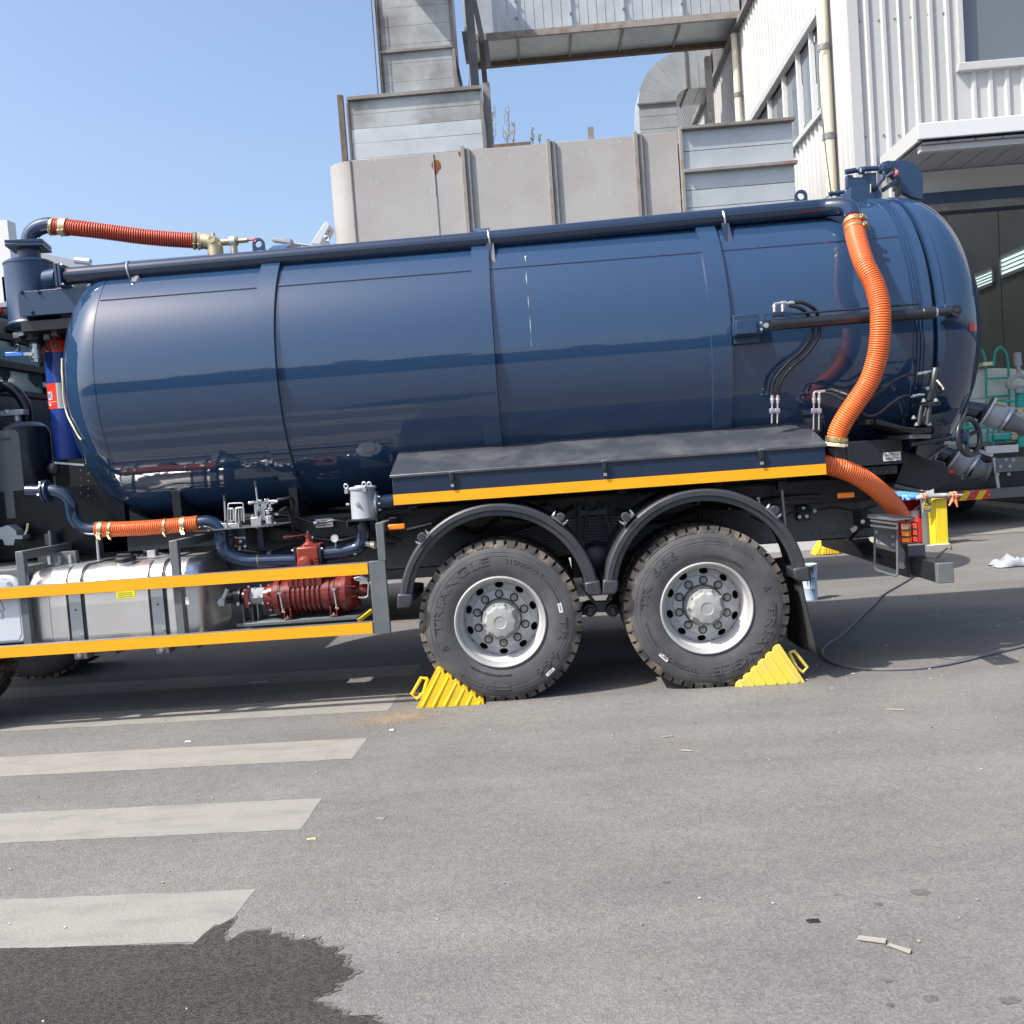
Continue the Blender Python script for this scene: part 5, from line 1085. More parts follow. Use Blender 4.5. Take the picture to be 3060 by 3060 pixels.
# gate valve, red
v0, v1, z0, z1 = rect(3, 800, 780, 980, 1000, LYP-.06)
gv = T(MB().box(v0, v1, LYP-.09, LYP+.09, z0, z1), 'gate_valve', M['valve'], bevel=.012)
T(MB().lathe(((v0+v1)/2-.018, LYP-.09, z0+.065), (0, -1, .0), [(0, .058), (.015, .055), (.03, .04), (.036, .0)], 24), 'valve_bulge', M['valve'], gv)
for i in range(5): T(MB().obox(V(v1-.016, LYP-.094, z0+.022+.021*i), (.016, 0, -.003), (0, .006, 0), (.0008, 0, .003)), 'valve_rib', M['valve'], gv)
for xx in (v0-.018, v1+.003): T(MB().box(xx, xx+.015, LYP-.085, LYP+.085, z0-.01, z1-.002), 'valve_flange', M['dark'], gv, bevel=.002)
for xx, zz in ((v0-.02, z1-.02), (v1+.02, z1-.02), (v0-.02, z0+.012), (v1+.02, z0+.012)): T(MB().hexbolt((xx, LYP-.075, zz), (1 if xx > v1 else -1, 0, 0), .008, .012), 'bolt', M['silver'], gv)
c = Q(3, 890, 740, LYP)
T(MB().lathe((c.x, LYP, z1), (0, 0, 1), [(0, .055), (.008, .05), (.03, .024), (.06, .02), (.062, .026), (.075, .026), (.075, 0)], 20).box(c.x-.02, v1+.012, LYP-.06, LYP+.06, z1+.001, z1+.012), 'bonnet', M['valve'], gv)
T(MB().cyl((c.x, LYP, z1+.06), (c.x, LYP, z1+.095), .006, 8).hexbolt((c.x, LYP, z1+.09), (0, 0, 1), .007, .012), 'valve_spindle', M['chassis'], gv)
e = Q(3, 685, 712, LYP-.05); T(MB().bar((c.x, LYP, z1+.079), (e.x+.04, LYP-.04, z1+.074), .03, .008).bar((e.x+.04, LYP-.04, z1+.074), (e.x, LYP-.05, z1+.07), .028, .020), 'valve_lever', M['pump'], gv, bevel=.003)
# ---------------------------------------------------------------- vacuum pump
PYp = .36; pz = Q(3, 900, 1195, PYp-.1).z; X = lambda x, y=1200: Q(3, x, y, PYp-.1).x
xa, xb = X(740), X(1020); rp = .055+.0
rp = (Q(3, 900, 1050, PYp-.1).z-Q(3, 900, 1340, PYp-.1).z)/2
prof = [(X(590), rp*.3), (X(590), rp*.95), (X(600), rp*1.08), (X(640), rp*1.08), (X(645), rp*.93), (X(690), rp*.93), (X(692), rp*1.02), (X(735), rp*1.02)]
x = xa; n = 7; w = (xb-xa)/n
for i in range(n): prof += [(xa+w*i+.002, rp*.88), (xa+w*(i+.42), rp*.88), (xa+w*(i+.47), rp*.99), (xa+w*(i+.92), rp*.99)]
prof += [(xb, rp*1.02), (X(1060), rp*1.02), (X(1062), rp*.93), (X(1110), rp*.93), (X(1115), rp*1.05), (X(1155), rp*1.05), (X(1162), rp*1.16), (X(1200), rp*1.16), (X(1215), rp*1.08), (X(1235), rp*1.02), (X(1250), rp*.86), (X(1275), rp*.55), (X(1290), rp*.45), (X(1300), .01)]
pm = T(MB().lathe((0, PYp, pz), (1, 0, 0), prof, 44), 'vacuum_pump', M['pump'])
T(MB().box(xa-.015, xb-.01, PYp-rp*.8, PYp+rp*.8, pz+rp*.55, pz+rp*1.3), 'pump_top', M['pump'], pm, bevel=.006)
for i in range(10):
    a = R_(36*i+10); d = V(0, math.cos(a), math.sin(a)); o = V(X(1240), PYp, pz)+d*rp*.72; T(MB().obox(o, V(.035, 0, 0)-d*.012, d.cross(V(1, 0, 0))*.004, d*rp*.32), 'end_rib', M['pump'], pm)
for xx in (760, 800, 850, 900, 940): T(MB().obox((X(xx), PYp-rp*.82, pz+rp*.93), (.005, 0, 0), (0, .006, 0), (0, 0, .04)), 'top_rib', M['pump'], pm)
for (fx, fy) in ((710, 1340), (1092, 1320)):
    fxx = X(fx); T(MB().box(fxx-.026, fxx+.026, PYp-rp*1.05, PYp+rp*.9, pz-rp*1.22, pz-rp*1.12).box(fxx-.026, fxx-.016, PYp-rp*1.0, PYp+rp*.6, pz-rp*1.119, pz-rp*.6).box(fxx+.016, fxx+.026, PYp-rp*1.0, PYp+rp*.6, pz-rp*1.119, pz-rp*.6), 'pump_foot', M['pump'], pm, bevel=.003)
    T(MB().hexbolt((fxx, PYp-rp*.98, pz-rp*1.118), (0, 0, 1), .008, .016), 'foot_bolt', M['silver'], pm)
for (bx, by, tx_, ty_) in ((650, 1170, 680, 1320), (1098, 1138, 1122, 1290)):
    yb = PYp-rp*1.12; p = Q(3, bx, by, yb); T(MB().obox(p, (.0145, 0, 0), (0, .006, 0), (0, 0, .0065)), 'oil_block', M['palegrey'], pm, bevel=.002)
    for s in (-1, 1): T(MB().cyl(p+V(.009*s, -.006, 0), p+V(.009*s, -.009, 0), .0028, 8), 'block_bolt', M['black'], pm)
    q = Q(3, tx_, ty_, yb); T(MB().tube([p, p.lerp(q, .8), q], .0052, 8), 'oil_pipe', M['palegrey'], pm); T(MB().cyl(q+V(.012, 0, -.004), q-V(.01, 0, -.004), .009, 6).cyl(q-V(0, 0, .005), q+V(0, 0, .012), .007, 6), 'brass_elbow', M['brass'], pm)
    u = p+V(-.002, 0, .012); T(MB().cyl(u, u+V(0, 0, .012), .006, 6).cyl(u+V(0, 0, .012), u+V(0, 0, .024), .0085, 6).cyl(u+V(0, 0, .024), u+V(0, 0, .045), .0065, 10), 'brass_fitting', M['brass'], pm)
# white coupling guard and drive
wx0, wx1 = X(378), X(500)
T(MB().box(X(345), X(385), PYp-.075, PYp+.075, pz-.055, pz+.075), 'drive_flange', M['pump'], pm, bevel=.004)
cg = T(MB().lathe((0, PYp, pz+.012), (1, 0, 0), [(wx0, .02), (wx0, .062), (wx1, .062), (wx1, .02)], 8), 'coupling_guard', M['white'], pm, smooth=0)
cg.data.materials[0] = M['palegrey']
for (x, y) in ((395, 1112), (447, 1125), (495, 1105), (402, 1250), (512, 1250)): T(MB().hexbolt(Q(3, x, y, PYp-.085), (0, -1, 0), .006, .01), 'guard_bolt', M['silver'], pm)
T(MB().lathe((0, PYp, pz+.01), (1, 0, 0), [(X(500), .02), (X(500), .068), (X(535), .072), (X(540), .085), (X(575), .088), (X(580), .095), (X(592), .09)], 30), 'bell_housing', M['pump'], pm)
for i in range(8):
    a = R_(45*i+20); T(MB().hexbolt((X(560), PYp+.092*math.cos(a), pz+.092*math.sin(a)), (-1, 0, 0), .010, .022), 'housing_bolt', M['pump'], pm)
hm = T(MB().lathe((0, PYp, pz+.02), (1, 0, 0), [(X(150), .0), (X(150), .04), (X(230), .045), (X(240), .055), (X(300), .058), (X(305), .04), (X(348), .045)], 24), 'hydraulic_motor', M['dark'], pm)
p, q = Q(3, 210, 1150, PYp-.1), Q(3, 175, 1240, PYp-.11)
T(MB().cyl(p+V(.01, 0, .015), q, .017, 8).cyl(q+V(0, .02, .0), q-V(0, .025, 0), .026, 14).box(q.x-.02, q.x+.022, q.y-.02, q.y+.03, q.z-.028, q.z-.002), 'hydraulic_elbow', M['strap'], pm, bevel=.003)
for xx in (320, 395, 440): T(MB().box(X(xx)-.005, X(xx)+.005, PYp-.05, PYp+.05, pz-rp*1.3, pz-.02), 'motor_stay', M['chassis'], pm)
T(MB().hexbolt(Q(3, 308, 1255, PYp-.08), (0, -1, 0), .009, .012), 'stay_bolt', M['silver'], pm)
T(MB().box(X(290), X(1360), PYp-.14, PYp-.10, pz-rp*1.42, pz-rp*1.235).box(X(330), X(1360), PYp-.099, PYp+.25, pz-rp*1.27, pz-rp*1.225), 'pump_cradle', M['greysteel'], pm, bevel=.004)
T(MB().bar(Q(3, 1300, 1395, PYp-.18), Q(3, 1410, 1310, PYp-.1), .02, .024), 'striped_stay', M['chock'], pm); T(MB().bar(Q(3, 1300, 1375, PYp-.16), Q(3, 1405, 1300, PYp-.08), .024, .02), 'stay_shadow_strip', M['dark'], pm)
gr = [Q(3, 1265, 1045, PYp-.1), Q(3, 1310, 1030, PYp-.1), Q(3, 1370, 1060, PYp-.1), Q(3, 1385, 1090, PYp-.1), Q(3, 1380, 1190, PYp-.1), Q(3, 1355, 1205, PYp-.1), Q(3, 1300, 1200, PYp-.1)]
T(MB().tube(bend(gr, .03, 4), .006, 8), 'guard_loop', M['silver'], pm); T(MB().prism([gr[0], gr[1], gr[2], gr[2]-V(.0, 0, .018), gr[0]-V(0, 0, .012)], (0, .08, 0)), 'guard_plate', M['strap'], pm)
T(MB().cyl((X(1290), PYp, pz+.01), (X(1375), PYp, pz+.01), .04, 18), 'shaft_cover', M['pump'], pm)
# ---------------------------------------------------------------- filter
fcx = Q(3, 1320, 430, .34).x; a0, a1, fz0_, fz1_ = rect(3, 1208, 300, 1432, 555, .24); fr_ = (a1-a0)/2
fcx = (a0+a1)/2
fl = T(MB().lathe((fcx, .34, 0), (0, 0, 1), [(fz0_, .01), (fz0_, fr_*.97), (fz0_+.006, fr_*.97), (fz0_+.01, fr_*.955), (fz1_-.012, fr_*.955), (fz1_-.010, fr_*1.03), (fz1_+.002, fr_*1.05), (fz1_+.008, fr_*1.0), (fz1_+.012, fr_*.6), (fz1_+.018, fr_*.55), (fz1_+.018, 0)], 40), 'air_filter', M['palegrey'])
for (x, y, yy) in ((1198, 285, .30), (1347, 268, .25), (1390, 268, .42)):
    p = Q(3, x, y, yy); T(MB().torus(p, (.15, 1, 0), .0135, .0052, 18, 8).cyl(p-V(0, 0, .014), p-V(0, 0, .045), .006, 8).obox(p-V(0, 0, .035), (.012, 0, 0), (0, .014, 0), (0, 0, .014)), 'eye_bolt', M['silver'], fl)
p = Q(3, 1300, 437, .34-fr_*.95); T(MB().hexbolt(p+V(0, .003, 0), (0, -1, 0), .011, .016).cyl(p+V(0, .005, 0), p, .019, 16), 'drain_plug', M['silver'], fl)
p = Q(3, 1200, 435, .34); T(MB().cyl(p, p+V(.02, 0, 0), .01, 10), 'side_plug', M['silver'], fl)
p = Q(3, 1452, 425, .34)
T(MB().cyl(V(fcx+fr_*.6, .34, p.z), V(p.x, .34, p.z), .055, 20).lathe((p.x-.004, .34, p.z), (1, 0, 0), [(0, .02), (0, .082), (.01, .082), (.01, .02)], 28), 'filter_flange', M['palegrey'], fl)
T(MB().lathe((p.x+.008, .34, p.z), (1, 0, 0), [(0, .02), (0, .083), (.012, .083), (.012, .05)], 28).cyl((p.x+.01, .34, p.z-.0), (p.x+.45, .42, p.z+.02), .052, 20), 'outlet_pipe', M['navypipe'], fl)
for a in (40, 140, 180, 220, 320, 0): T(MB().hexbolt((p.x+.02, .34-.07*math.cos(R_(a)), p.z+.07*math.sin(R_(a))), (1, 0, 0), .007, .014), 'flange_bolt', M['silver'], fl)
T(MB().box(fcx-fr_*1.15, fcx+fr_*1.15, .22, .62, fz0_-.012, fz0_-.002).box(fcx-fr_*1.15, fcx-fr_*1.05, .22, .62, fz0_-.05, fz0_-.0125).box(fcx+fr_*1.05, fcx+fr_*1.15, .22, .62, fz0_-.06, fz0_-.0125), 'filter_shelf', M['dark'], fl)
# ---------------------------------------------------------------- control valves on their shelf
VY = .42
p, q = Q(3, 100, 648, .32), Q(3, 560, 645, .32)
sh = T(MB().prism([V(p.x, .30, p.z), V(q.x-.02, .30, p.z), V(q.x+.06, .36, p.z), V(q.x+.13, .7, p.z), V(p.x, .7, p.z)], (0, 0, .007)), 'valve_shelf', M['chassis'], smooth=0)
T(MB().box(Q(3, 278, 760, .5).x, Q(3, 385, 760, .5).x, .48, .50, p.z-.16, p.z-.001), 'shelf_leg', M['navyflat'], sh); T(MB().box(Q(3, 480, 760, .6).x, Q(3, 525, 760, .6).x, .58, .62, p.z-.16, p.z-.001), 'shelf_leg', M['navyflat'], sh)
zs_ = p.z+.007
def at16(x, y, Y=VY): return Q(16, x, y, Y)
b = MB(); c = at16(125, 420, .36); b.obox(V(c.x+.0, .36, zs_+.018), (.02, 0, 0), (0, .025, 0), (0, 0, .018)).obox(V(c.x+.055, .38, zs_+.015), (.045, 0, 0), (0, .03, 0), (0, 0, .015))
for x in (160, 200, 250, 280): e = at16(x, 400, .38); b.cyl((e.x, .38, zs_+.028), (e.x, .38, zs_+.055), .0085, 6)
vb = T(b, 'valve_block', M['silver'], sh, bevel=.002)
p, q = at16(125, 380, .36), at16(115, 120, .36); T(MB().cyl(p, q, .0062, 10), 'lever', M['strap'], sh); T(MB().cyl(q-V(0, 0, .012), q+V(0, 0, .028), .0098, 12), 'lever_knob', M['plastic'], sh); T(MB().lathe((p.x, .36, p.z-.015), (0, 0, 1), [(0, .012), (.008, .010), (.012, .012), (.02, .008), (.024, .010), (.032, .007)], 14), 'lever_boot', M['black'], sh)
for (x0_, x1_, yt, yb, Y) in ((152, 322, 165, 400, .40), (142, 205, 225, 390, .37), (180, 215, 222, 390, .36), (240, 325, 215, 400, .36), (270, 300, 210, 390, .42), (235, 330, 212, 380, .45)):
    T(MB().tube(bend([at16(x0_, yb, Y), at16(x0_+4, yt, Y), at16(x1_, yt-6, Y), at16(x1_+6, yb-30, Y)], .014, 4), .0052, 8), 'oil_pipe', M['silver'], sh)
b = MB(); c = at16(480, 400, .38)
b.obox(V(c.x, .38, zs_+.03), (.035, 0, 0), (0, .03, 0), (0, 0, .03)); r = random.Random(6)
for (x, y, rx, rz) in ((470, 250, .010, .05), (540, 260, .018, .045), (560, 180, .02, .022), (520, 150, .012, .016), (590, 140, .016, .018), (640, 150, .022, .014), (600, 260, .012, .014), (630, 230, .014, .010), (625, 190, .008, .03), (440, 340, .014, .026), (545, 320, .02, .02)):
    e = at16(x, y, .40); b.obox(e, (rx, 0, 0), (0, .018, 0), (0, 0, rz))
T(b, 'control_valve', M['silver'], sh, bevel=.003)
b = MB()
for (x, y) in ((405, 160), (440, 145), (465, 150), (520, 130), (575, 125), (575, 210), (690, 282), (705, 285), (430, 300), (450, 340), (480, 360), (450, 425), (480, 430), (590, 415), (640, 410), (680, 380)):
    e = at16(x, y, .375); b.cyl(e+V(0, .02, 0), e-V(0, .012, 0), .008, 6)
T(b, 'valve_fittings', M['silver'], sh)
p, q = at16(395, 160, .38), at16(450, 150, .38); T(MB().cyl(p, q, .011, 10).sph(p, .013, 10).cyl(at16(640, 140, .39), at16(705, 142, .39), .012, 8), 'hose_union', M['silver'], sh)
e = at16(604, 318, .355); T(MB().obox(at16(615, 345, .385), (.020, 0, 0), (0, .026, 0), (0, 0, .028)), 'relief_block', M['palegrey'], sh, bevel=.003); T(MB().cyl(e, e-V(0, .004, 0), .0125, 18), 'round_plate', M['white'], sh); T(MB().cyl(e-V(0, .004, 0), e-V(0, .006, 0), .006, 10), 'plate_mark', M['print'], sh)
p, q = at16(492, 250, .37), at16(462, -30, .37); T(MB().cyl(p, q, .0065, 10), 'lever', M['strap'], sh); T(MB().cyl(q-V(0, 0, .01), at16(457, -85, .37), .0098, 12), 'lever_knob', M['plastic'], sh); T(MB().lathe((p.x, .36, p.z-.03), (0, 0, 1), [(0, .014), (.008, .011), (.012, .014), (.02, .010), (.026, .012), (.034, .007)], 14), 'lever_boot', M['black'], sh)
T(MB().tube(spline([at16(700, 120, .42), at16(780, 115, .42), at16(850, 105, .45), at16(880, 160, .5), at16(860, 330, .55), at16(900, 560, .6)], 8), .012, 10), 'hydraulic_hose', M['hosebk'], sh)
T(MB().tube(spline([at16(720, 260, .46), at16(810, 220, .5), at16(850, 330, .55), at16(880, 480, .6)], 8), .012, 10), 'hydraulic_hose', M['hosebk'], sh)
# small solenoid block below shelf
b = MB()
e = at16(280, 590, .47)
b.obox(e, (.02, 0, 0), (0, .02, 0), (0, 0, .018)); T(b, 'solenoid', M['pump'], sh, bevel=.003)
for (x, y, m_) in ((240, 545, 'brass'), (340, 548, 'brass'), (245, 640, 'brass'), (295, 585, 'silver'), (345, 640, 'silver')): e = at16(x, y, .45); T(MB().hexbolt(e, (0, -1, 0), .008, .016), 'fitting', M[m_], sh)
p, q = at16(285, 640, .45), at16(280, 690, .44); T(MB().cyl(p, q, .013, 8), 'brass_plug', M['brass'], sh); T(MB().bar(at16(235, 548, .45), at16(345, 542, .45), .01, .012), 'bracket_bar', M['strap'], sh)
# label plates
def plate(k, x0_, y0_, x1_, y1_, Y, par):
    a0, a1, z0, z1 = rect(k, x0_, y0_, x1_, y1_, Y); o = T(MB().box(a0, a1, Y, Y+.002, z0, z1), 'label_plate', M['white'], par, smooth=0)
    h = z1-z0; w = a1-a0
    for (fz, fa, fb) in ((.83, .35, .65), (.66, .12, .85), (.46, .4, .62), (.30, .12, .85), (.18, .12, .6)): T(MB().box(a0+w*fa, a0+w*fb, Y-.001, Y-.0002, z0+h*fz-.0022, z0+h*fz+.0022), 'plate_text', M['greysteel'], o, smooth=0)
plate(16, 1125, 335, 1318, 430, .655, sf)
# ---------------------------------------------------------------- hydraulic cylinder of the rear door
HY = .12
a0, a1, z0, z1 = rect(7, 182, 988, 335, 1160, .22)
hb_ = T(MB().box(a0, a1, .20, .33, z0, z1), 'cylinder_mount', M['navyflat'], bevel=.004)
a0, a1, z0, z1 = rect(7, 190, 1025, 312, 1108, .12); T(MB().box(a0, a1, .06, .199, z0, z1).box(a1-.004, a1+.05, .10, .12, z0, z1).box(a1-.004, a1+.05, .16, .18, z0, z1), 'mount_box', M['navyflat'], hb_, bevel=.003)
p, q, s, e = Q(7, 372, 1056, HY), Q(7, 410, 1050, HY), Q(7, 1392, 975, HY), Q(7, 1515, 965, HY)
hc = T(MB().lathe(q, s-q, [(0, .0), (0, .038), (.05, .038), (.055, .036), ((s-q).length-.08, .036), ((s-q).length-.075, .040), ((s-q).length, .040), ((s-q).length, 0)], 28).obox((p+q)/2, (q-p)/2*1.3, (0, .025, 0), (0, 0, .03)), 'door_cylinder', M['dark'])
T(MB().cyl(p+V(0, .04, 0), p-V(0, .045, 0), .0165, 16), 'pivot_pin', M['silver'], hc)
for dz in (-.02, .022): T(MB().hexbolt(Q(7, 352, 1056, .05)+V(0, 0, dz), (0, -1, 0), .007, .01), 'pin_bolt', M['silver'], hc)
T(MB().cyl(s, s.lerp(e, .12), .030, 18), 'rod_wiper', M['silver'], hc); T(MB().cyl(s.lerp(e, .1), s.lerp(e, .85), .024, 16).cyl(e+V(0, .03, 0), e-V(0, .03, 0), .036, 22), 'cylinder_rod', M['dark'], hc); T(MB().cyl(e-V(0, .028, 0), e-V(0, .036, 0), .012, 12), 'rod_pin', M['plastic'], hc)
T(MB().box(e.x-.05, e.x+.04, .15, .30, e.z-.05, e.z+.05), 'door_lug', M['navyflat'], hc, bevel=.004)
T(MB().tube([Q(7, 505, 985, HY-.02), Q(7, 900, 955, HY-.02), Q(7, 1300, 922, HY-.02), Q(7, 1308, 945, HY-.02)], .007, 8), 'oil_line', M['dark'], hc)
T(MB().obox(Q(7, 455, 985, HY), (.035, 0, 0), (0, .02, 0), (0, 0, .014)), 'port_block', M['dark'], hc, bevel=.003)
for (x, y) in ((430, 930), (480, 930)):
    t0 = Q(7, x, y-8, HY); T(MB().cyl(Q(7, x, 970, HY), t0, .0095, 6).cyl(Q(7, x, 945, HY), Q(7, x, 930, HY), .013, 6).cyl(t0, t0+V(.05, 0, .003), .0095, 8).cyl(t0+V(.045, 0, .003), t0+V(.075, 0, .002), .0125, 10), 'hose_fitting', M['silver'], hc)
T(MB().tube(spline([Q(7, 545, 912, HY), Q(7, 600, 915, HY), Q(7, 660, 945, HY+.02), Q(7, 690, 985, HY+.05), Q(7, 700, 1060, .19), Q(7, 690, 1130, .19), Q(7, 620, 1230, .20), Q(7, 530, 1310, .20), Q(7, 470, 1390, .22), Q(7, 452, 1470, .24)], 8), .0125, 10), 'hydraulic_hose', M['hosebk'], hc)
T(MB().tube(spline([Q(7, 520, 930, HY), Q(7, 580, 945, HY), Q(7, 630, 985, HY+.04), Q(7, 660, 1060, .19), Q(7, 655, 1120, .19), Q(7, 590, 1210, .20), Q(7, 500, 1290, .20), Q(7, 430, 1380, .22), Q(7, 415, 1470, .24)], 8), .0125, 10), 'hydraulic_hose', M['hosebk'], hc)
def couplings(xs_, ya, yb, Y, col='silver'):
    for x in xs_:
        T(MB().cyl(Q(7, x, ya, Y), Q(7, x, ya+50, Y), .0115, 8).cyl(Q(7, x, ya+18, Y), Q(7, x, ya+32, Y), .015, 6).cyl(Q(7, x, ya+50, Y), Q(7, x-2, yb, Y), .006, 8), 'hose_union', M[col], hc)
        p = Q(7, x-1, ya+95, Y); T(MB().obox(p, (.016, 0, 0), (0, .012, 0), (0, 0, .016)), 'pipe_clip', M['strap'], hc, bevel=.003)
        for s in (-.008, .008): T(MB().cyl(p+V(s, -.012, 0), p+V(s, -.017, 0), .004, 8), 'clip_bolt', M['silver'], hc)
couplings((417, 450), 1470, 1640, .24); couplings((668, 700), 1470, 1680, .24)
# lower clamp cylinder
CY = .10
p, q = Q(14, 880, 372, CY), Q(14, 765, 880, CY)
cc_ = T(MB().cyl(q, p, .0165*1.0+.0, 24), 'clamp_cylinder', M['dark']); b = MB(); d = (p-q)
cc_.data = MB().lathe(q, d, [(0, 0), (0, .028), (d.length*.4, .030), (d.length*.98, .0325), (d.length, .030), (d.length, 0)], 28).mesh('clamp_cylinder', M['dark'])
T(MB().cyl(p-d*.0, p+d.normalized()*.0015, .029, 24), 'cylinder_cap', M['greysteel'], cc_)
a0, a1, z0, z1 = rect(14, 630, 895, 920, 960, CY-.02)
T(MB().box(a0, a1, CY-.05, CY+.12, z0, z1), 'clamp_plate', M['dark'], cc_, bevel=.004)
for (xa, xb) in ((645, 600), (770, 735)): T(MB().cyl(Q(14, xa, 960, CY-.03), Q(14, xb, 1250, CY-.05), .0155, 14), 'tie_rod', M['dark'], cc_)
for (x, y) in ((680, 885), (870, 880), (570, 1255), (765, 1250), (525, 1150)): T(MB().hexbolt(Q(14, x, y+8, CY-.05), (0, 0, 1), .012, .02), 'clamp_nut', M['silver'], cc_)
T(MB().bar(Q(14, 715, 980, CY-.02), Q(14, 680, 1120, CY-.02), .012, .012), 'piston_rod', M['silver'], cc_)
T(MB().obox(Q(14, 740, 680, CY-.032), (.010, 0, .002), (0, .003, 0), (-.002, 0, .010)), 'rating_label', M['palegrey'], cc_)
T(MB().tube(spline([Q(14, 885, 555, CY-.03), Q(14, 940, 620, CY-.05), Q(14, 985, 680, CY-.05), Q(14, 980, 700, CY-.05)], 5), .0055, 8), 'cable_tie', M['cream'], cc_)
for (x0_, y0_, x1_, y1_) in ((560, 455, 800, 415), (460, 805, 690, 775)):
    T(MB().cyl(Q(14, x0_, y0_, CY), Q(14, x1_, y1_, CY), .0085, 8).cyl(Q(14, x0_+10, y0_, CY), Q(14, x0_+80, y0_-8, CY), .0115, 8).cyl(Q(14, x0_+120, y0_-14, CY), Q(14, x0_+165, y0_-22, CY), .012, 6), 'hose_fitting', M['silver'], cc_)
for pts in ([(735, 1445, .24), (775, 1440, .23), (830, 1455, .2), (900, 1480, .16), (1000, 1500, .14), (1060, 1460, .12), (1150, 1385, .11), (1230, 1350, .1), (1290, 1340, .1)], [(735, 1455, .24), (790, 1470, .22), (860, 1510, .19), (940, 1565, .16), (1000, 1595, .14), (1060, 1580, .12), (1130, 1525, .11), (1200, 1480, .1), (1260, 1475, .1)]):
    T(MB().tube(spline([Q(7, *p) for p in pts], 8), .0115, 10), 'hydraulic_hose', M['hosebk'], cc_)
for x in (668, 700): T(MB().tube(bend([Q(7, x, 1475, .24), Q(7, x, 1452, .24), Q(7, 745, 1445, .24)], .02, 4), .009, 8), 'hose_fitting', M['silver'], cc_)
# bed plates under the rear of the tank
p = [Q(14, -60, 1150, .12), Q(14, 420, 1290, .06), Q(14, 810, 1290, .06), Q(14, 810, 1370, .06), Q(14, 530, 1390, .06), Q(14, 200, 1290, .10), Q(14, -60, 1240, .12)]
T(MB().prism(p, (0, .8, 0)), 'latch_base', M['dark'], bevel=.006)
p = [Q(14, 835, 1275, .10), Q(14, 1110, 1255, .10), Q(14, 1085, 1400, .10), Q(14, 830, 1405, .10)]
db = T(MB().prism(p, (0, .6, 0)), 'door_latch_block', M['dark'], bevel=.006)
T(MB().prism([Q(14, 600, 1130, .3), Q(14, 900, 1080, .3), Q(14, 1240, 985, .35), Q(14, 1120, 1240, .3), Q(14, 700, 1260, .3)], (0, .5, 0)), 'door_gusset', M['dark'], db, smooth=0)
for (x, y) in ((900, 1195), (1000, 1185)): T(MB().hexbolt(Q(14, x, y, .27), (0, -.3, 1), .012, .012), 'bolt', M['navyflat'], db)
T(MB().prism([Q(14, 470, 1400, .08), Q(14, 800, 1395, .08), Q(14, 790, 1460, .08), Q(14, 470, 1460, .08)], (0, .4, 0)), 'base_rib', M['chassis'], db)
T(MB().cyl(Q(14, 490, 1555, .12), Q(14, 1130, 1450, .12), .017, 14), 'screw_shaft', M['dark'], db); T(MB().cyl(Q(14, 1110, 1450, .12), Q(14, 1250, 1430, .12), .027, 14).cyl(Q(14, 1240, 1440, .12), Q(14, 1350, 1450, .12), .038, 16), 'wheel_hub', M['navyflat'], db)
# handwheel
c = Q(14, 1385, 1440, .12); n_ = V(.55, -.83, .05).normalized()
hw = T(MB().torus(c, n_, .118, .0165, 40, 12), 'hand_wheel', M['dark']); _, u, v_ = frame(n_)
for a in (80, 200, 320): T(MB().cyl(c-n_*.03, c+(u*math.cos(R_(a))+v_*math.sin(R_(a)))*.115, .013, 10), 'spoke', M['dark'], hw)
# rear cabinet with plate, chute
a0, a1, z0, z1 = rect(6, 480, 40, 930, 250, .30)
rc_ = T(MB().box(a0, a1, .30, .9, z0, z1), 'rear_cabinet', M['navyflat'], bevel=.004); rc_.data.materials[0] = M['dark']
plate(6, 770, 140, 917, 212, .297, rc_)
a0, a1, z0, z1 = rect(6, 600, 255, 890, 330, .34); T(MB().box(a0, a1, .34, .8, z0, z1), 'cabinet_base', M['dark'], rc_, bevel=.004)
b = MB()
for i in range(4): p = Q(6, 690+55*i, 300, .335); b.sph(p, .010, 6)
T(b, 'cabinet_bolts', M['chassis'], rc_)
ch2 = T(MB().prism([Q(6, 930, 130, .5), Q(6, 1010, 150, .5), Q(6, 1310, 265, .5), Q(6, 1310, 390, .5), Q(6, 1150, 460, .5), Q(6, 870, 395, .5), Q(6, 930, 240, .5)], (0, .8, 0)), 'rear_chute', M['dark'], bevel=.005)
T(MB().prism([Q(6, 870, 400, .45), Q(6, 1130, 470, .45), Q(6, 1100, 480, .45), Q(6, 860, 430, .45)], (0, .5, 0)), 'chute_lip', M['chassis'], ch2)
p = [Q(14, 600, 1560, .4), Q(14, 1020, 1560, .4), Q(14, 740, 1790, .4), Q(14, 560, 1700, .4)]
T(MB().prism(p, (0, .03, 0)), 'stay_plate', M['chassis'], ch2, smooth=0); T(MB().bar(Q(14, 1040, 1570, .38), Q(14, 740, 1790, .38), .05, .014), 'stay_flat', M['chassis'], ch2)
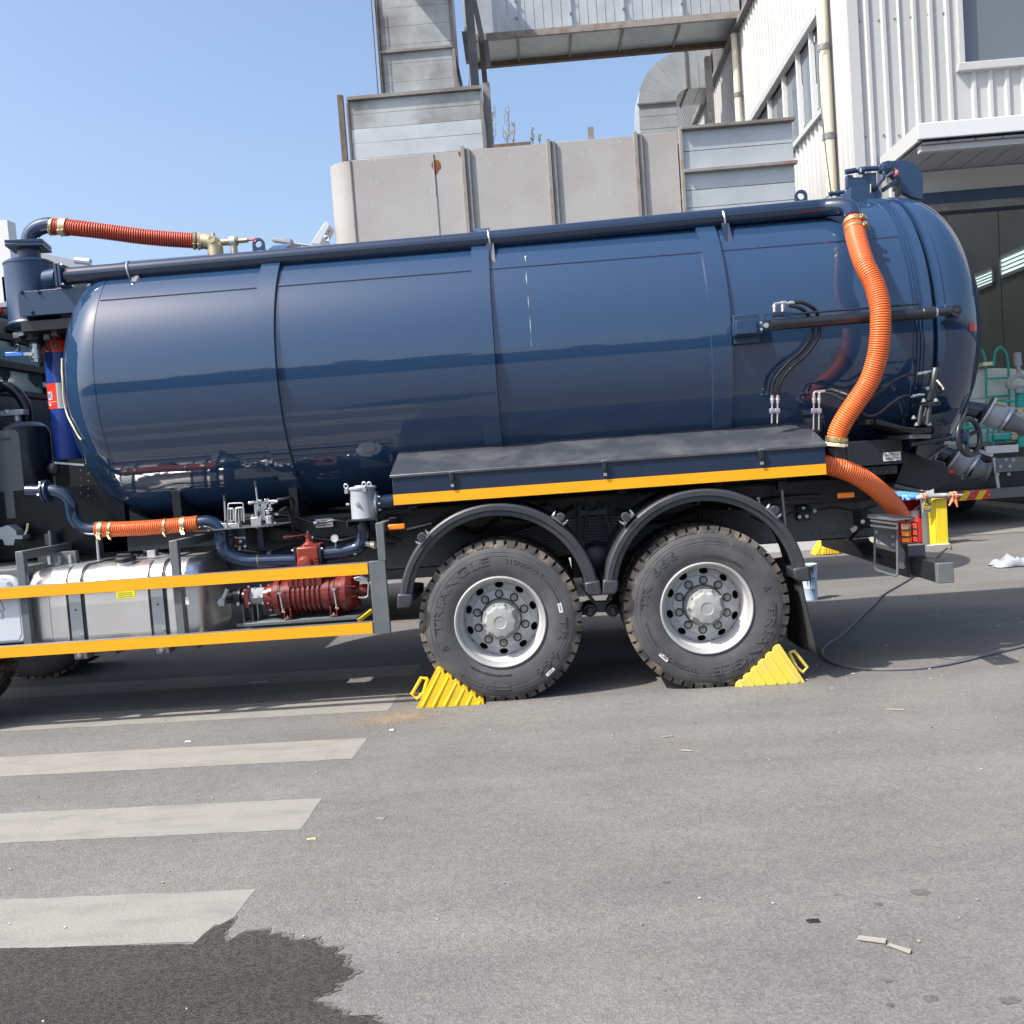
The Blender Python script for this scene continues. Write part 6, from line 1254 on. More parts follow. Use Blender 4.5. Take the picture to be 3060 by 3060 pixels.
# outlet pipes with grey ball couplings
def coupling(k, pts, par_lbl, rot):
    (x0_, y0_), (x1_, y1_), (x2_, y2_), (x3_, y3_) = pts; Y0 = .95
    P0, P1, P2, P3 = Q(k, x0_, y0_, Y0), Q(k, x1_, y1_, Y0-.03), Q(k, x2_, y2_, Y0-.07), Q(k, x3_, y3_, Y0-.10)
    o = T(MB().cyl(P0, P1, .062, 24), 'outlet_pipe', M['navypipe']); d = (P2-P1).normalized(); L = (P2-P1).length
    T(MB().lathe(P1, d, [(-.035, .04), (-.035, .118), (-.012, .118), (-.012, .04)], 32), 'outlet_flange', M['dark'], o)
    T(MB().lathe(P1, d, [(-.011, .05), (-.011, .112), (.004, .112), (.006, .09), (L*.3, .098), (L*.7, .096), (L*.85, .086), (L*.86, .06)], 36), 'valve_body', M['palegrey'], o)
    T(MB().lathe(P1, d, [(-.012, .1125), (-.012, .116), (.003, .116), (.003, .1125)], 36), 'flange_edge', M['white'], o)
    T(MB().lathe(P1, d, [(L*.86, .05), (L*.86, .105), (L, .108), (L, .04)], 32), 'clamp_ring', M['strap'], o)
    T(MB().lathe(P2, (P3-P2), [(0, .075), (.03, .075), (.05, .062), ((P3-P2).length*.7, .056), ((P3-P2).length*.8, .066), ((P3-P2).length, .072), ((P3-P2).length, .05), ((P3-P2).length-.03, .045)], 28), 'hose_end', M['greysteel'], o)
    _, u, v_ = frame(d)
    for a in range(0, 360, 60): T(MB().hexbolt(P1+d*L*.99+(u*math.cos(R_(a))+v_*math.sin(R_(a)))*.092, -d, .009, .02), 'flange_bolt', M['silver'], o)
    T(MB().bar(P1+d*L*.25+V(-.03, -.06, .09), P1+d*L*.55+V(.03, -.07, .085), .012, .02), 'valve_lever', M['brass'], o)
    return o
coupling(15, ((640, 765), (870, 800), (1060, 890), (1260, 960)), '', 0)
lo_ = coupling(15, ((360, 1210), (540, 1270), (710, 1370), (880, 1420)), '', 0)
T(MB().sph(Q(15, 485, 1410, .85), .016, 8, sc=(1.6, 1, 1)), 'red_rag', M['red'], lo_)
T(MB().bar(Q(15, 750, 1185, .9), Q(15, 915, 1245, .8), .02, .02), 'lever_bar', M['white'], lo_)
# ---------------------------------------------------------------- hatch hinge on the tank top
HYc = 1.05
P17 = lambda x, y, Y=HYc: Q(17, x, y, Y)
hg = T(MB().prism([P17(330, 405), P17(440, 400), P17(450, 450), P17(650, 440), P17(660, 370), P17(895, 350), P17(905, 640), P17(330, 660)], (0, .05, 0)), 'hinge_plate', M['navyflat'], bevel=.003)
T(MB().prism([P17(395, 650, HYc-.06), P17(905, 630, HYc-.06), P17(1000, 760, HYc-.06), P17(1000, 900, HYc-.06), P17(400, 965, HYc-.06)], (0, .07, 0)), 'hinge_base', M['navyflat'], hg, bevel=.003)
T(MB().prism([P17(380, 640, HYc-.05), P17(395, 960, HYc-.055), P17(120, 895, HYc+.1)], (.012, 0, 0)), 'gusset', M['navyflat'], hg, smooth=0)
T(MB().cyl(P17(300, 350), P17(490, 315), .020, 16).cyl(P17(490, 315), P17(560, 340), .014, 12).cyl(P17(660, 290), P17(930, 275), .019, 16), 'hinge_screw', M['navyflat'], hg); T(MB().cyl(P17(565, 330), P17(655, 320), .029, 6), 'lock_nut', M['navyflat'], hg)
T(MB().box(P17(560, 330).x, P17(580, 330).x, HYc-.032, HYc-.02, P17(570, 370).z, P17(570, 290).z), 'nut_tag', M['chip'], hg)
T(MB().cyl(P17(-20, 780, HYc+.5), P17(60, 760, HYc+.5), .019, 12).cyl(P17(60, 770, HYc+.5), P17(280, 730, HYc+.5), .016, 12), 'hinge_screw', M['navyflat'], hg); T(MB().cyl(P17(130, 765, HYc+.5), P17(190, 755, HYc+.5), .029, 6), 'lock_nut', M['navyflat'], hg)
c = P17(1090, 255)
T(MB().lathe((c.x, HYc-.05, c.z), (0, 1, 0), [(0, 0), (0, .024), (.01, .026), (.01, .036), (.07, .036)], 24), 'pivot', M['navyflat'], hg)
T(MB().prism([P17(940, 230, HYc+.03), P17(1010, 160, HYc+.03), P17(1090, 132, HYc+.03), P17(1280, 128, HYc+.03), P17(1380, 116, HYc+.03), P17(1500, 122, HYc+.03), P17(1620, 175, HYc+.03), P17(1720, 270, HYc+.03), P17(1775, 380, HYc+.03), P17(1792, 480, HYc+.03), P17(1795, 880, HYc+.03), P17(1560, 830, HYc+.03), P17(1340, 700, HYc+.03), P17(1240, 690, HYc+.03), P17(1245, 480, HYc+.03), P17(1180, 420, HYc+.03), P17(960, 330, HYc+.03)], (0, .05, 0)), 'hatch_arm', M['navyflat'], hg, bevel=.004)
T(MB().bar(P17(1040, 330, HYc-.02), P17(1030, 510, HYc-.02), .03, .018).bar(P17(1000, 500, HYc-.03), P17(830, 730, HYc-.05), .035, .02).bar(P17(1230, 560, HYc), P17(1010, 700, HYc), .05, .03), 'link_arm', M['navyflat'], hg, bevel=.003)
T(MB().cyl(P17(770, 660, HYc-.06), P17(880, 650, HYc-.05), .026, 16), 'link_pin', M['dark'], hg); T(MB().bar(P17(783, 580, HYc-.08), P17(780, 745, HYc-.08), .008, .006), 'pin_tag', M['chip'], hg)
T(MB().bar(P17(1060, 440, HYc-.04), P17(1210, 345, HYc-.04), .02, .016), 'latch_hook', M['chassis'], hg)
T(MB().sph(P17(1285, 360, HYc-.03), .016, 10, sc=(1, .8, 1.3)).sph(P17(1255, 300, HYc-.03), .007, 8).sph(P17(1240, 420, HYc-.03), .009, 8), 'red_tag', mk('pink_tag', (.7, .16, .18), .6), hg)
T(MB().box(P17(1260, 500).x, P17(1340, 500).x, HYc-.02, HYc+.028, P17(1300, 720).z-.03, P17(1300, 470).z), 'hook_post', M['dark'], hg)
# ---------------------------------------------------------------- rear lamp, bumper
RX = 2.855
rb = T(MB().box(RX-.05, RX+.05, -.05, 2.55, .603, .728), 'rear_bumper', M['chassis'], bevel=.004); rb.data.materials[0] = M['dark']
T(MB().box(RX-.052, RX+.052, -.056, -.012, .601, .730), 'end_plug', M['greysteel'], rb, bevel=.005)
b0 = [Q(6, 700, 850, .62), Q(6, 890, 850, .56), Q(6, 945, 970, .56), Q(6, 945, 1105, .56), Q(6, 870, 1080, .62), Q(6, 870, 1040, .62)]
T(MB().box(RX-.062, RX-.052, .42, .62, .58, .90).box(RX-.062, RX+.062, .42, .43, .58, .80), 'bumper_bracket', M['chassis'], rb, bevel=.003)
for (x, y) in ((928, 1017), (932, 1085)): T(MB().hexbolt(Q(6, x, y, .41), (0, -1, 0), .012, .012), 'bolt', M['chip'], rb)
T(MB().prism([Q(6, 500, 870, .75), Q(6, 640, 850, .75), Q(6, 860, 1060, .6), Q(6, 600, 1010, .75)], (0, .02, 0)), 'diagonal_stay', M['dark'], rb, smooth=0)
LYm = .22
T(MB().tube(bend([Q(6, 703, 700, LYm), Q(6, 700, 1110, LYm), Q(6, 890, 1170, LYm-.08), Q(6, 885, 720, LYm-.06)], .03, 5), .0085, 8), 'lamp_frame', M['chassis'], rb)
lm = T(MB().prism([Q(6, 690, 700, LYm), Q(6, 895, 720, LYm), Q(6, 900, 870, LYm), Q(6, 950, 970, LYm), Q(6, 940, 1105, LYm), Q(6, 905, 1100, LYm), Q(6, 890, 960, LYm), Q(6, 720, 860, LYm)], (0, .012, 0)), 'lamp_plate', M['chassis'], smooth=0)
x0_, x1_ = Q(6, 650, 690, LYm).x, Q(6, 1040, 690, LYm).x
T(MB().prism([Q(6, 638, 662, LYm-.06), Q(6, 760, 658, LYm-.02), Q(6, 1000, 680, LYm+.12), Q(6, 1045, 690, LYm+.10), Q(6, 880, 712, LYm-.08), Q(6, 640, 684, LYm-.08)], (0, 0, .006)), 'lamp_hood', M['greysteel'], lm, smooth=0)
T(MB().bar(Q(6, 665, 705, LYm-.08), Q(6, 885, 735, LYm-.10), .02, .012).bar(Q(6, 665, 745, LYm-.08), Q(6, 880, 770, LYm-.10), .02, .012), 'hood_rail', M['greysteel'], lm)
for (x, y) in ((710, 800), (850, 835), (850, 905), (735, 880)): T(MB().hexbolt(Q(6, x, y, LYm-.002), (0, -1, 0), .009, .012), 'bolt', M['strap'], lm)
zA_, zB_ = Q(6, 950, 720, LYm).z, Q(6, 950, 880, LYm).z
lx = Q(6, 915, 800, LYm-.04).x; 
lb_ = T(MB().box(lx, lx+.05, LYm-.06, LYm+.32, zB_, zA_-.004), 'tail_lamp', M['redlens'], lm, bevel=.004)
T(MB().box(lx+.0505, lx+.062, LYm-.05, LYm+.09, zB_+.005, zA_-.012), 'lens', M['amber'], lb_)
zz = [zB_+.004, zB_+(zA_-zB_)*.30, zB_+(zA_-zB_)*.33, zB_+(zA_-zB_)*.64, zB_+(zA_-zB_)*.68, zA_-.01]
T(MB().box(lx-.001, lx+.045, LYm-.068, LYm-.0605, zz[0], zz[1]).box(lx-.001, lx+.045, LYm-.068, LYm-.0605, zz[2], zz[3]), 'amber_lens', M['amber'], lb_, bevel=.003); T(MB().box(lx-.001, lx+.045, LYm-.068, LYm-.0605, zz[4], zz[5]), 'clear_lens', M['bronze'], lb_, bevel=.003)
cgx = lx+.10; b = MB()
for z in (zA_-.0, zz[4]-.004, zz[2]-.004, zB_-.006): b.tube(bend([V(lx-.01, LYm-.075, z), V(cgx, LYm-.07, z), V(cgx, LYm+.33, z)], .02, 3), .0045, 6)
for yv in (-.068, .03, .13, .23): b.cyl((cgx, LYm+yv, zB_-.01), (cgx, LYm+yv, zA_), .0045, 6)
T(b, 'lamp_guard', M['black'], lm)
T(MB().tube(spline([Q(6, 640, 740, .3), Q(6, 600, 760, .4), Q(6, 545, 800, .55), Q(6, 500, 860, .7)], 6), .013, 8), 'lamp_cable', M['black'], lm); T(MB().obox(Q(6, 530, 775, .5), (.02, 0, .01), (0, .01, 0), (-.006, 0, .014)), 'cable_tag', M['white'], lm); T(MB().sph(Q(6, 603, 715, .35), .016, 8), 'cable_clip', M['white'], lm)
T(MB().obox(Q(6, 595, 690, .5), (.03, 0, 0), (0, .1, 0), (0, 0, .06)), 'lamp_bracket', M['dark'], lm)

# air and brake lines clipped along the frame
rl_ = random.Random(40)
for (xa, xb, za, zb2, yy) in ((-2.6, -.75, 1.08, 1.02, .70), (-2.4, -.95, .98, 1.06, .72), (-2.0, -.7, 1.20, 1.10, .64), (-.65, .35, 1.16, 1.22, .62), (-.5, .55, 1.10, 1.18, .66), (.85, 2.0, 1.20, 1.14, .62), (1.0, 2.3, 1.10, 1.19, .64), (1.8, 2.7, 1.02, 1.10, .70), (-2.9, -1.9, 1.32, 1.22, .60), (-1.8, -.8, 1.30, 1.17, .58)):
    n = 7; P_ = [V(xa+(xb-xa)*i/(n-1), yy+rl_.uniform(-.03, .03), za+(zb2-za)*i/(n-1)+rl_.uniform(-.045, .045)) for i in range(n)]
    l_ = T(MB().tube(spline(P_, 5), rl_.choice((.008, .011, .014)), 8), 'brake_line', M['black'] if rl_.random() < .7 else M['hosebk'])
    for i in (1, 3, 5): T(MB().cyl(P_[i]-V(.012, 0, 0), P_[i]+V(.012, 0, 0), .018, 8), 'line_clip', M['strap'] if i == 3 else M['plastic'], l_)
# ================================================================ THINGS AROUND THE TRUCK
def chock(loc, L, Hh, Wd, label, flip=1, mat='chock', hole=True):
    """ridged wedge: slope rises away from the wheel, grip handle at the tall end"""
    t = thing('wheel_chock', loc, label, 'wheel chock', 'yellow wheel chocks'); x0, y0 = loc[0], loc[1]
    n = 7; top = []
    R = .55
    prof = [(0, 0)]
    for i in range(n):
        u0, u1 = i/n, (i+1)/n; h0, h1 = Hh*(u0**1.25), Hh*(u1**1.25)
        prof += [(L*(u0+.02), h0+.012), (L*(u0+.045), max(h0, .004)+.35*(h1-h0)+.010), (L*(u1-.03), h1+.012), (L*(u1), h1-.004)]
    prof += [(L+.02, Hh-.01), (L*1.02+.012, .0)]
    pts = [V(x0+flip*a, y0, max(z, 0)) for a, z in prof]
    b = MB()
    for k in range(1): b.prism(pts, (0, Wd, 0))
    body = b.build('wedge_body', M[mat], t, bevel=.004)
    for i in range(n):
        u = (i+.35)/n; h = Hh*(u**1.25)
        xx = L*(i+.30)/n; d = V(flip*.30, 0, -1).normalized()
        z1 = h+.012; b2 = MB().prism([V(x0+flip*(xx), y0-.010, z1), V(x0+flip*(xx+L*.055), y0-.010, z1+Hh*.05), V(x0+flip*(xx+L*.085+h*.30*.9), y0-.006, .004), V(x0+flip*(xx+h*.30*.9), y0-.006, .004)], (0, .012, 0)); b2.build('ridge', M[mat], t, bevel=.004)
    if hole:
        hx = x0+flip*(L+.025); hz = Hh*.42; path = bend([V(hx-flip*.02, y0+Wd*.5, hz+.09), V(hx+flip*.055, y0+Wd*.5, hz+.075), V(hx+flip*.085, y0+Wd*.5, hz-.02), V(hx-flip*.01, y0+Wd*.5, hz-.035)], .02, 4)
        MB().tube(path, .012, 10).build('handle', M[mat], t)
    return t
# left chock, tip under wheel one, tall end to the left
def wedge(k, tip, base, peak, Y0, Wd, handle, label, n, mat):
    """polygon taken at the near side plane: tip, tall lower corner, peak; slanted flutes on the near face"""
    A, B, Pk = Q(k, *tip, Y0), Q(k, *base, Y0), Q(k, *peak, Y0); A.z = B.z = 0
    t = thing('wheel_chock', (B.x, Y0+Wd/2, 0), label, 'wheel chock', 'yellow wheel chocks')
    s = 1 if B.x > A.x else -1
    H = Pk.z; prof = []
    for i in range(n):
        u0, u1 = i/n, (i+1)/n
        def S(u): return A+(Pk-A)*u
        a, c = S(u0), S(u1); d = (c-a); nrm = V(-d.z*s, 0, d.x*s).normalized()*1.0
        if nrm.z < 0: nrm = -nrm
        prof += [a+nrm*.000, a+d*.30+nrm*.016, a+d*.75+nrm*.014, a+d*.97]
    prof += [Pk, B]
    body = MB().prism(prof, (0, Wd, 0)).build('wedge_body', M[mat], t, bevel=.005)
    dirv = (B-Pk).normalized()
    for i in range(n):
        u = (i+.5)/n; a = A+(Pk-A)*u; L = a.z/max(.2, -dirv.z)*.96
        w = (Pk-A).length/n*.30; tn = (Pk-A).normalized()
        e = a+dirv*L
        MB().tube([a-dirv*.0+V(0, .012, 0), e+V(0, .012, 0)], [w*.8, w*.95], 10).build('flute', M[mat], t)
    h = [Q(k, *p, Y0+Wd*.45) for p in handle]
    MB().tube(h+[h[0]], .011, 8).build('handle', M[mat], t)
    return t
wedge(4, (818, 1932), (255, 1938), (425, 1648), -.01, .20, [(352, 1735), (300, 1725), (222, 1862), (262, 1898), (318, 1850)], 'bright yellow ridged wheel chock wedged against the front wheel of the pair', 6, 'chock')
wedge(5, (1240, 1782), (1812, 1742), (1605, 1455), .02, .20, [(1680, 1520), (1720, 1505), (1828, 1640), (1790, 1680), (1740, 1640)], 'paler dusty yellow wheel chock behind the rear wheel near the mud flap', 6, 'chock2') if False else None
M['chock2'] = mk('dusty_yellow_plastic', (.74, .58, .07), .5, col2=(.66, .54, .12), vscale=6, bump=.02, bscale=40)
wedge(5, (1240, 1782), (1812, 1742), (1605, 1455), .02, .20, [(1680, 1520), (1720, 1505), (1828, 1640), (1790, 1680), (1740, 1640)], 'paler dusty yellow wheel chock behind the rear wheel near the mud flap', 6, 'chock2')
# third chock by the white wall
YC = 6.9
A, B, C, D = Q(6, 205, 970, YC), Q(6, 275, 878, YC), Q(6, 418, 872, YC), Q(6, 442, 978, YC)
t3 = thing('wheel_chock', ((A.x+D.x)/2, YC, 0), 'small yellow ridged chock standing against the white wall base', 'wheel chock', 'yellow wheel chocks')
MB().prism([V(A.x, YC, 0), V(B.x, YC, B.z), V(C.x, YC, B.z), V(D.x, YC, 0)], (0, .25, 0)).build('wedge_body', M['chock'], t3, bevel=.01)
for i in range(7): x = A.x+.10+(D.x-A.x-.18)*i/6; MB().bar((x+.02*(i-3)*-.3, YC-.01, .3*min(1, (i+1)/2.5)), (x, YC-.03, .01), .03, .03).build('ridge', M['chock'], t3)
# paint bucket
bx = QG(6, 190, 1420); bx.y += .36; bx.x += .10; br_ = (Q(6, 268, 1090, bx.y).x-Q(6, 118, 1090, bx.y).x)/2*.86; bz = Q(6, 190, 1080, bx.y-br_).z
bk = thing('paint_bucket', (bx.x, bx.y+br_, 0), 'pale blue metal paint bucket with black paint runs beside the mud flap', 'bucket'); bc = V(bx.x+.0, bx.y+br_, 0)
M['bucket'] = mk('pale_blue_bucket', (.50, .62, .78), .42)
MB().lathe(bc, (0, 0, 1), [(0, .0), (.002, br_*.88), (.02, br_*.90), (bz*.33, br_*.925), (bz*.335, br_*.94), (bz*.345, br_*.93), (bz*.66, br_*.95), (bz*.665, br_*.965), (bz*.675, br_*.955), (bz-.01, br_*.985), (bz, br_*1.01), (bz+.004, br_), (bz, br_*.97), (bz*.8, br_*.95), (bz*.8, 0)], 36).build('bucket_body', M['bucket'], bk)
rr = random.Random(8)
for a, L, w in ((-32, .55, 3.5), (-26, .35, 3), (-20, .30, 4), (-12, .62, 3.5), (-5, .45, 3), (2, .72, 3.2), (8, .38, 3), (14, .25, 2.5), (-38, .4, 3), (30, .15, 2)):
    b = MB(); n = 6; vs = []
    for i in range(n+1):
        z = bz-.012-bz*L*i/n; ww = w*(1-.6*i/n)*rr.uniform(.7, 1.2)
        for s in (-1, 1): a_ = R_(a+ww*s+rr.uniform(-.6, .6)); q = br_*(.985-.055*L*i/n)+.004; vs.append((bc.x+q*math.sin(a_), bc.y-q*math.cos(a_), z))
    b.add(vs, [(2*i, 2*i+1, 2*i+3, 2*i+2) for i in range(n)]).build('paint_run', M['black'], bk)
MB().torus(bc+V(0, 0, bz-.06), (.2, 1, .9), br_*1.03, .003, 28, 5, 0, 0, 180).build('bail_handle', M['strap'], bk)
# yellow bollard at the door
g0 = QG(21, 1030, 1015); YBo = g0.y
a, bq, c, d = Q(21, 875, 180, YBo).x, Q(21, 950, 600, YBo).x, Q(21, 1165, 600, YBo).x, Q(21, 1030, 180, YBo).z
bo = thing('bollard', ((a+c)/2, YBo, 0), 'square yellow bollard post at the left side of the factory doorway', 'bollard')
MB().box(bq, c, YBo, YBo+.24, 0, d).build('post', M['bollardy'], bo, bevel=.012)
MB().prism([V(bq-.05, YBo+.05, 0), V(bq-.004, YBo+.002, 0), V(bq-.004, YBo+.20, 0), V(bq-.05, YBo+.12, 0)], (0, 0, d-.004)).build('post_flank', M['bollardy'], bo, bevel=.006)
b = MB(); rr = random.Random(3)
for i in range(16): x = bq-.12+(c-bq+.1)*i/15; b.sph((x, YBo-.01+rr.uniform(-.03, .02), .004), rr.uniform(.015, .03), 8, sc=(1.4, 1, .5))
b.build('mortar', M['chip'], bo)
# grey round pole with warning sign beside it
gx = Q(21, 815, 700, YBo+.1); gp = thing('sign_post', (gx.x, YBo+.16, 0), 'grey round post carrying a yellow warning sign beside the bollard', 'sign')
MB().cyl((gx.x, YBo+.18, 0), (gx.x, YBo+.18, Q(21, 820, 430, YBo+.1).z+.2), .058, 20).build('post', M['greysteel'], gp)
SG = YBo-.03; a0, a1, z0, z1 = rect(21, 700, 178, 872, 430, SG)
sgn = MB().box(a0, a1, SG, SG+.015, z0, z1).build('sign_frame', M['palegrey'], gp, bevel=.004)
MB().box(a0+.02, a1-.012, SG-.003, SG-.0005, z0+.05, z1-.01).build('yellow_face', M['bollardy'], sgn, smooth=0)
w = a1-a0; h = z1-z0
tri = [V(a0+w*.22, SG-.005, z0+h*.52), V(a0+w*.92, SG-.005, z0+h*.52), V(a0+w*.56, SG-.005, z0+h*.94)]
for i in range(3): MB().bar(tri[i], tri[(i+1) % 3], .010, .003, (0, 1, 0)).build('triangle_edge', M['print'], sgn, smooth=0)
for p, q in (((.56, .84), (.50, .70)), ((.50, .70), (.62, .70)), ((.62, .70), (.56, .56)), ((.62, .64), (.74, .58))): MB().bar((a0+w*p[0], SG-.005, z0+h*p[1]), (a0+w*q[0], SG-.005, z0+h*q[1]), .012, .003, (0, 1, 0)).build('bolt_mark', M['print'], sgn, smooth=0)
MB().box(a0+w*.12, a1-.02, SG-.006, SG-.0035, z0+h*.12, z0+h*.42).build('text_panel', M['print'], sgn, smooth=0)
for i in range(4): MB().box(a0+w*(.20+.18*i), a0+w*(.32+.18*i), SG-.009, SG-.0065, z0+h*.30, z0+h*.38).build('sign_character', M['chock'], sgn, smooth=0)
for i in range(3): MB().box(a0+w*(.24+.2*i), a0+w*(.36+.2*i), SG-.009, SG-.0065, z0+h*.18, z0+h*.25).build('sign_character', M['chock'], sgn, smooth=0)
# taped rail with orange ribbon lying over the bollard
rl = thing('taped_rail', (g0.x, YBo, d), 'grey taped bar tied with orange ribbons across the yellow bollard top', 'bar')
p, q = Q(21, 640, 160, YBo-.03), Q(21, 1420, 120, YBo-.03)
MB().tube([Q(21, 590, 165, YBo-.03), p, Q(21, 700, 145, YBo-.03)], [.012, .03, .03], 10).build('white_end', M['white'], rl)
MB().tube(spline([Q(21, 740, 140, YBo-.03), Q(21, 850, 138, YBo-.03), Q(21, 980, 132, YBo-.03), Q(21, 1190, 125, YBo-.03)], 4), .034, 12).build('wrapped_bar', mk('grey_wrap', (.20, .19, .20), .6, col2=(.45, .45, .46), vscale=12), rl)
MB().cyl(Q(21, 1190, 120, YBo-.03), q, .017, 8).build('bare_rod', M['palegrey'], rl)
M['ribbon'] = mk('orange_ribbon', (.80, .26, .13), .6)
for (x0_, y0_) in ((725, 140), (1225, 130), (1290, 120)): MB().torus(Q(21, x0_, y0_, YBo-.03), (1, .2, .1), .040, .016, 14, 6).build('ribbon_knot', M['ribbon'], rl)
for pts in ([(1255, 160), (1240, 210), (1185, 310)], [(1285, 160), (1300, 220), (1335, 330)]): MB().tube([Q(21, x, y, YBo-.05) for x, y in pts], [.016, .024, .012], 6).build('ribbon_tail', M['ribbon'], rl)
# red extinguisher cabinet, extinguisher, blue banner
YX = YBo+.35
a0, a1, z0, z1 = rect(21, 440, 215, 755, 930, YX)
cb = thing('extinguisher_box', ((a0+a1)/2, YX+.2, 0), 'open red fire cabinet standing behind the tail lamp', 'cabinet')
M['redbox'] = mk('red_cabinet_paint', (.55, .035, .03), .42)
MB().box(a0-.25, a1, YX+.30, YX+.32, .01, z1).box(a1-.02, a1, YX, YX+.299, .01, z1).box(a0-.25, a0-.23, YX, YX+.299, .01, z1).box(a0-.25, a1, YX-.01, YX+.33, z1+.002, z1+.05).box(a0-.229, a1-.021, YX, YX+.299, .01, .03).build('cabinet_shell', M['redbox'], cb, bevel=.003)
MB().box(Q(21, 620, 700, YX).x, Q(21, 748, 700, YX).x, YX-.03, YX-.012, .02, Q(21, 700, 560, YX).z).build('cabinet_door', M['redbox'], cb, bevel=.003)
ec = Q(21, 585, 600, YX+.1)
ex = thing('fire_extinguisher', (ec.x, YX+.12, .03), 'red fire extinguisher with white neck inside the red cabinet', 'fire extinguisher')
zt2 = Q(21, 585, 470, YX+.1).z; MB().lathe((ec.x, YX+.12, 0), (0, 0, 1), [(.031, 0), (.031, .085), (zt2-.06, .085), (zt2-.02, .06), (zt2, .03), (zt2, 0)], 20).build('cylinder', M['red'], ex)
MB().cyl((ec.x, YX+.12, zt2-.03), (ec.x, YX+.12, zt2+.06), .07, 14).bar((ec.x-.02, YX+.1, zt2+.07), (ec.x+.12, YX+.1, zt2+.16), .02, .015).bar((ec.x, YX+.1, zt2+.06), (ec.x+.14, YX+.1, zt2+.05), .02, .015).build('valve_head', M['white'], ex)
YS2 = YX+.4
sn = thing('blue_sheet', (Q(21, 400, 130, YS2).x, YS2, 0), 'crumpled blue and white plastic sheet behind the rear hose', 'sheet')
BS = mk('blue_white_sheet', (.06, .24, .66), .4, col2=(.5, .58, .68), vscale=6, stretch=(1, 1, 3), lo=.54, hi=.66); rr = random.Random(12)
for nm_, (xa_, ya_, xb_, yb_), Ys in (('sheet', (200, 55, 690, 205), YX-.05), ('hanging_corner', (-30, 200, 330, 480), YX-.03)):
    nx, nz = 12, 8; b = MB(); a0, a1, z0, z1 = rect(21, xa_, ya_, xb_, yb_, Ys)
    vs = [(a0+(a1-a0)*i/nx, Ys+rr.uniform(-.03, .03)+(.25*(j/nz)**2 if nm_ == 'sheet' else 0), z0+(z1-z0)*j/nz+rr.uniform(-.015, .015)) for j in range(nz+1) for i in range(nx+1)]
    b.add(vs, [(j*(nx+1)+i, j*(nx+1)+i+1, (j+1)*(nx+1)+i+1, (j+1)*(nx+1)+i) for j in range(nz) for i in range(nx)]); b.build(nm_, BS, sn)
a = [Q(21, 740, 75, YS2-.1), Q(21, 840, 0, YS2-.1), Q(21, 905, -30, YS2-.1), Q(21, 912, 100, YS2-.1), Q(21, 720, 110, YS2-.1)]
wb = thing('white_board', (a[2].x, YS2-.1, 0), 'white board corner leaning behind the bollard', 'board'); MB().prism(a+[V(a[4].x, YS2-.1, .05)][:0], (0, .02, 0)).bar((a[3].x-.08, YS2-.06, .005), (a[3].x-.08, YS2-.06, a[3].z), .05, .02).build('board', M['white'], wb, smooth=0)
# cable over the ground
cp = [(6, 1320, 905, .02), (6, 1325, 940, .012), (6, 1290, 935, .01), (6, 1200, 1015, .01), (6, 1050, 1145, .01), (6, 900, 1240, .01), (6, 780, 1310, .01), (6, 700, 1395, .01), (6, 610, 1480, .01), (6, 520, 1570, .01), (6, 420, 1660, .01), (6, 310, 1730, .01), (6, 268, 1790, .01), (6, 300, 1850, .01), (6, 440, 1905, .01), (6, 640, 1930, .01), (6, 900, 1932, .01), (6, 1150, 1915, .01), (6, 1400, 1870, .01), (6, 1700, 1795, .01), (6, 1932, 1740, .01), (6, 2300, 1640, .01)]
cbm = MB().tube(spline([QG(*p) for p in cp], 8), .0115, 10).build('power_cable', mk('dusty_cable', (.13, .13, .14), .55))
tag(cbm, 'long black power cable snaking over the ground behind the truck', 'cable')
# white rag
def rag(k, x, y, name, label, cat, mat, sx, sy, sz, seed):
    c = QG(k, x, y); r = random.Random(seed); n = 9; vs = []; fs = []
    for j in range(n):
        for i in range(n):
            u, v_ = (i/(n-1)-.5)*2, (j/(n-1)-.5)*2; e = max(abs(u), abs(v_)); z = (min(.012, sz*.35)+sz*r.random()*(1-e**3))
            vs.append((c.x+u*sx*r.uniform(.8, 1.05), c.y+v_*sy*r.uniform(.8, 1.05), z))
    fs = [(j*n+i, j*n+i+1, (j+1)*n+i+1, (j+1)*n+i) for j in range(n-1) for i in range(n-1)]
    o = MB().add(vs, fs).build(name, mat, smooth=60); tag(o, label, cat); s = o.modifiers.new('thick', 'SOLIDIFY'); s.thickness = min(.004, sz*.3); return o
rag(6, 1850, 1075, 'rag', 'crumpled white rag on the ground at the right edge', 'rag', M['palegrey'], .26, .18, .13, 2)
rag(10, 1886, 296, 'tissue', 'small scrap of white tissue below the sand patch', 'litter', M['panel'], .018, .014, .012, 3)
rag(10, 905, 350, 'tissue', 'white paper scrap lying between the first two crosswalk stripes', 'litter', M['panel'], .022, .012, .008, 4)
rag(11, 1278, 782, 'oil_clump', 'black tar clump on the asphalt in the lower right', 'litter', M['black'], .022, .014, .005, 5)
rag(10, 1500, 818, 'leaf', 'yellow withered leaf near the second crosswalk stripe', 'leaf', mk('dry_leaf', (.42, .36, .16), .7), .024, .009, .006, 6)
rag(10, 1835, 718, 'paper_scrap', 'grey flattened paper scrap right of the crosswalk', 'litter', M['beam'], .022, .016, .005, 7)
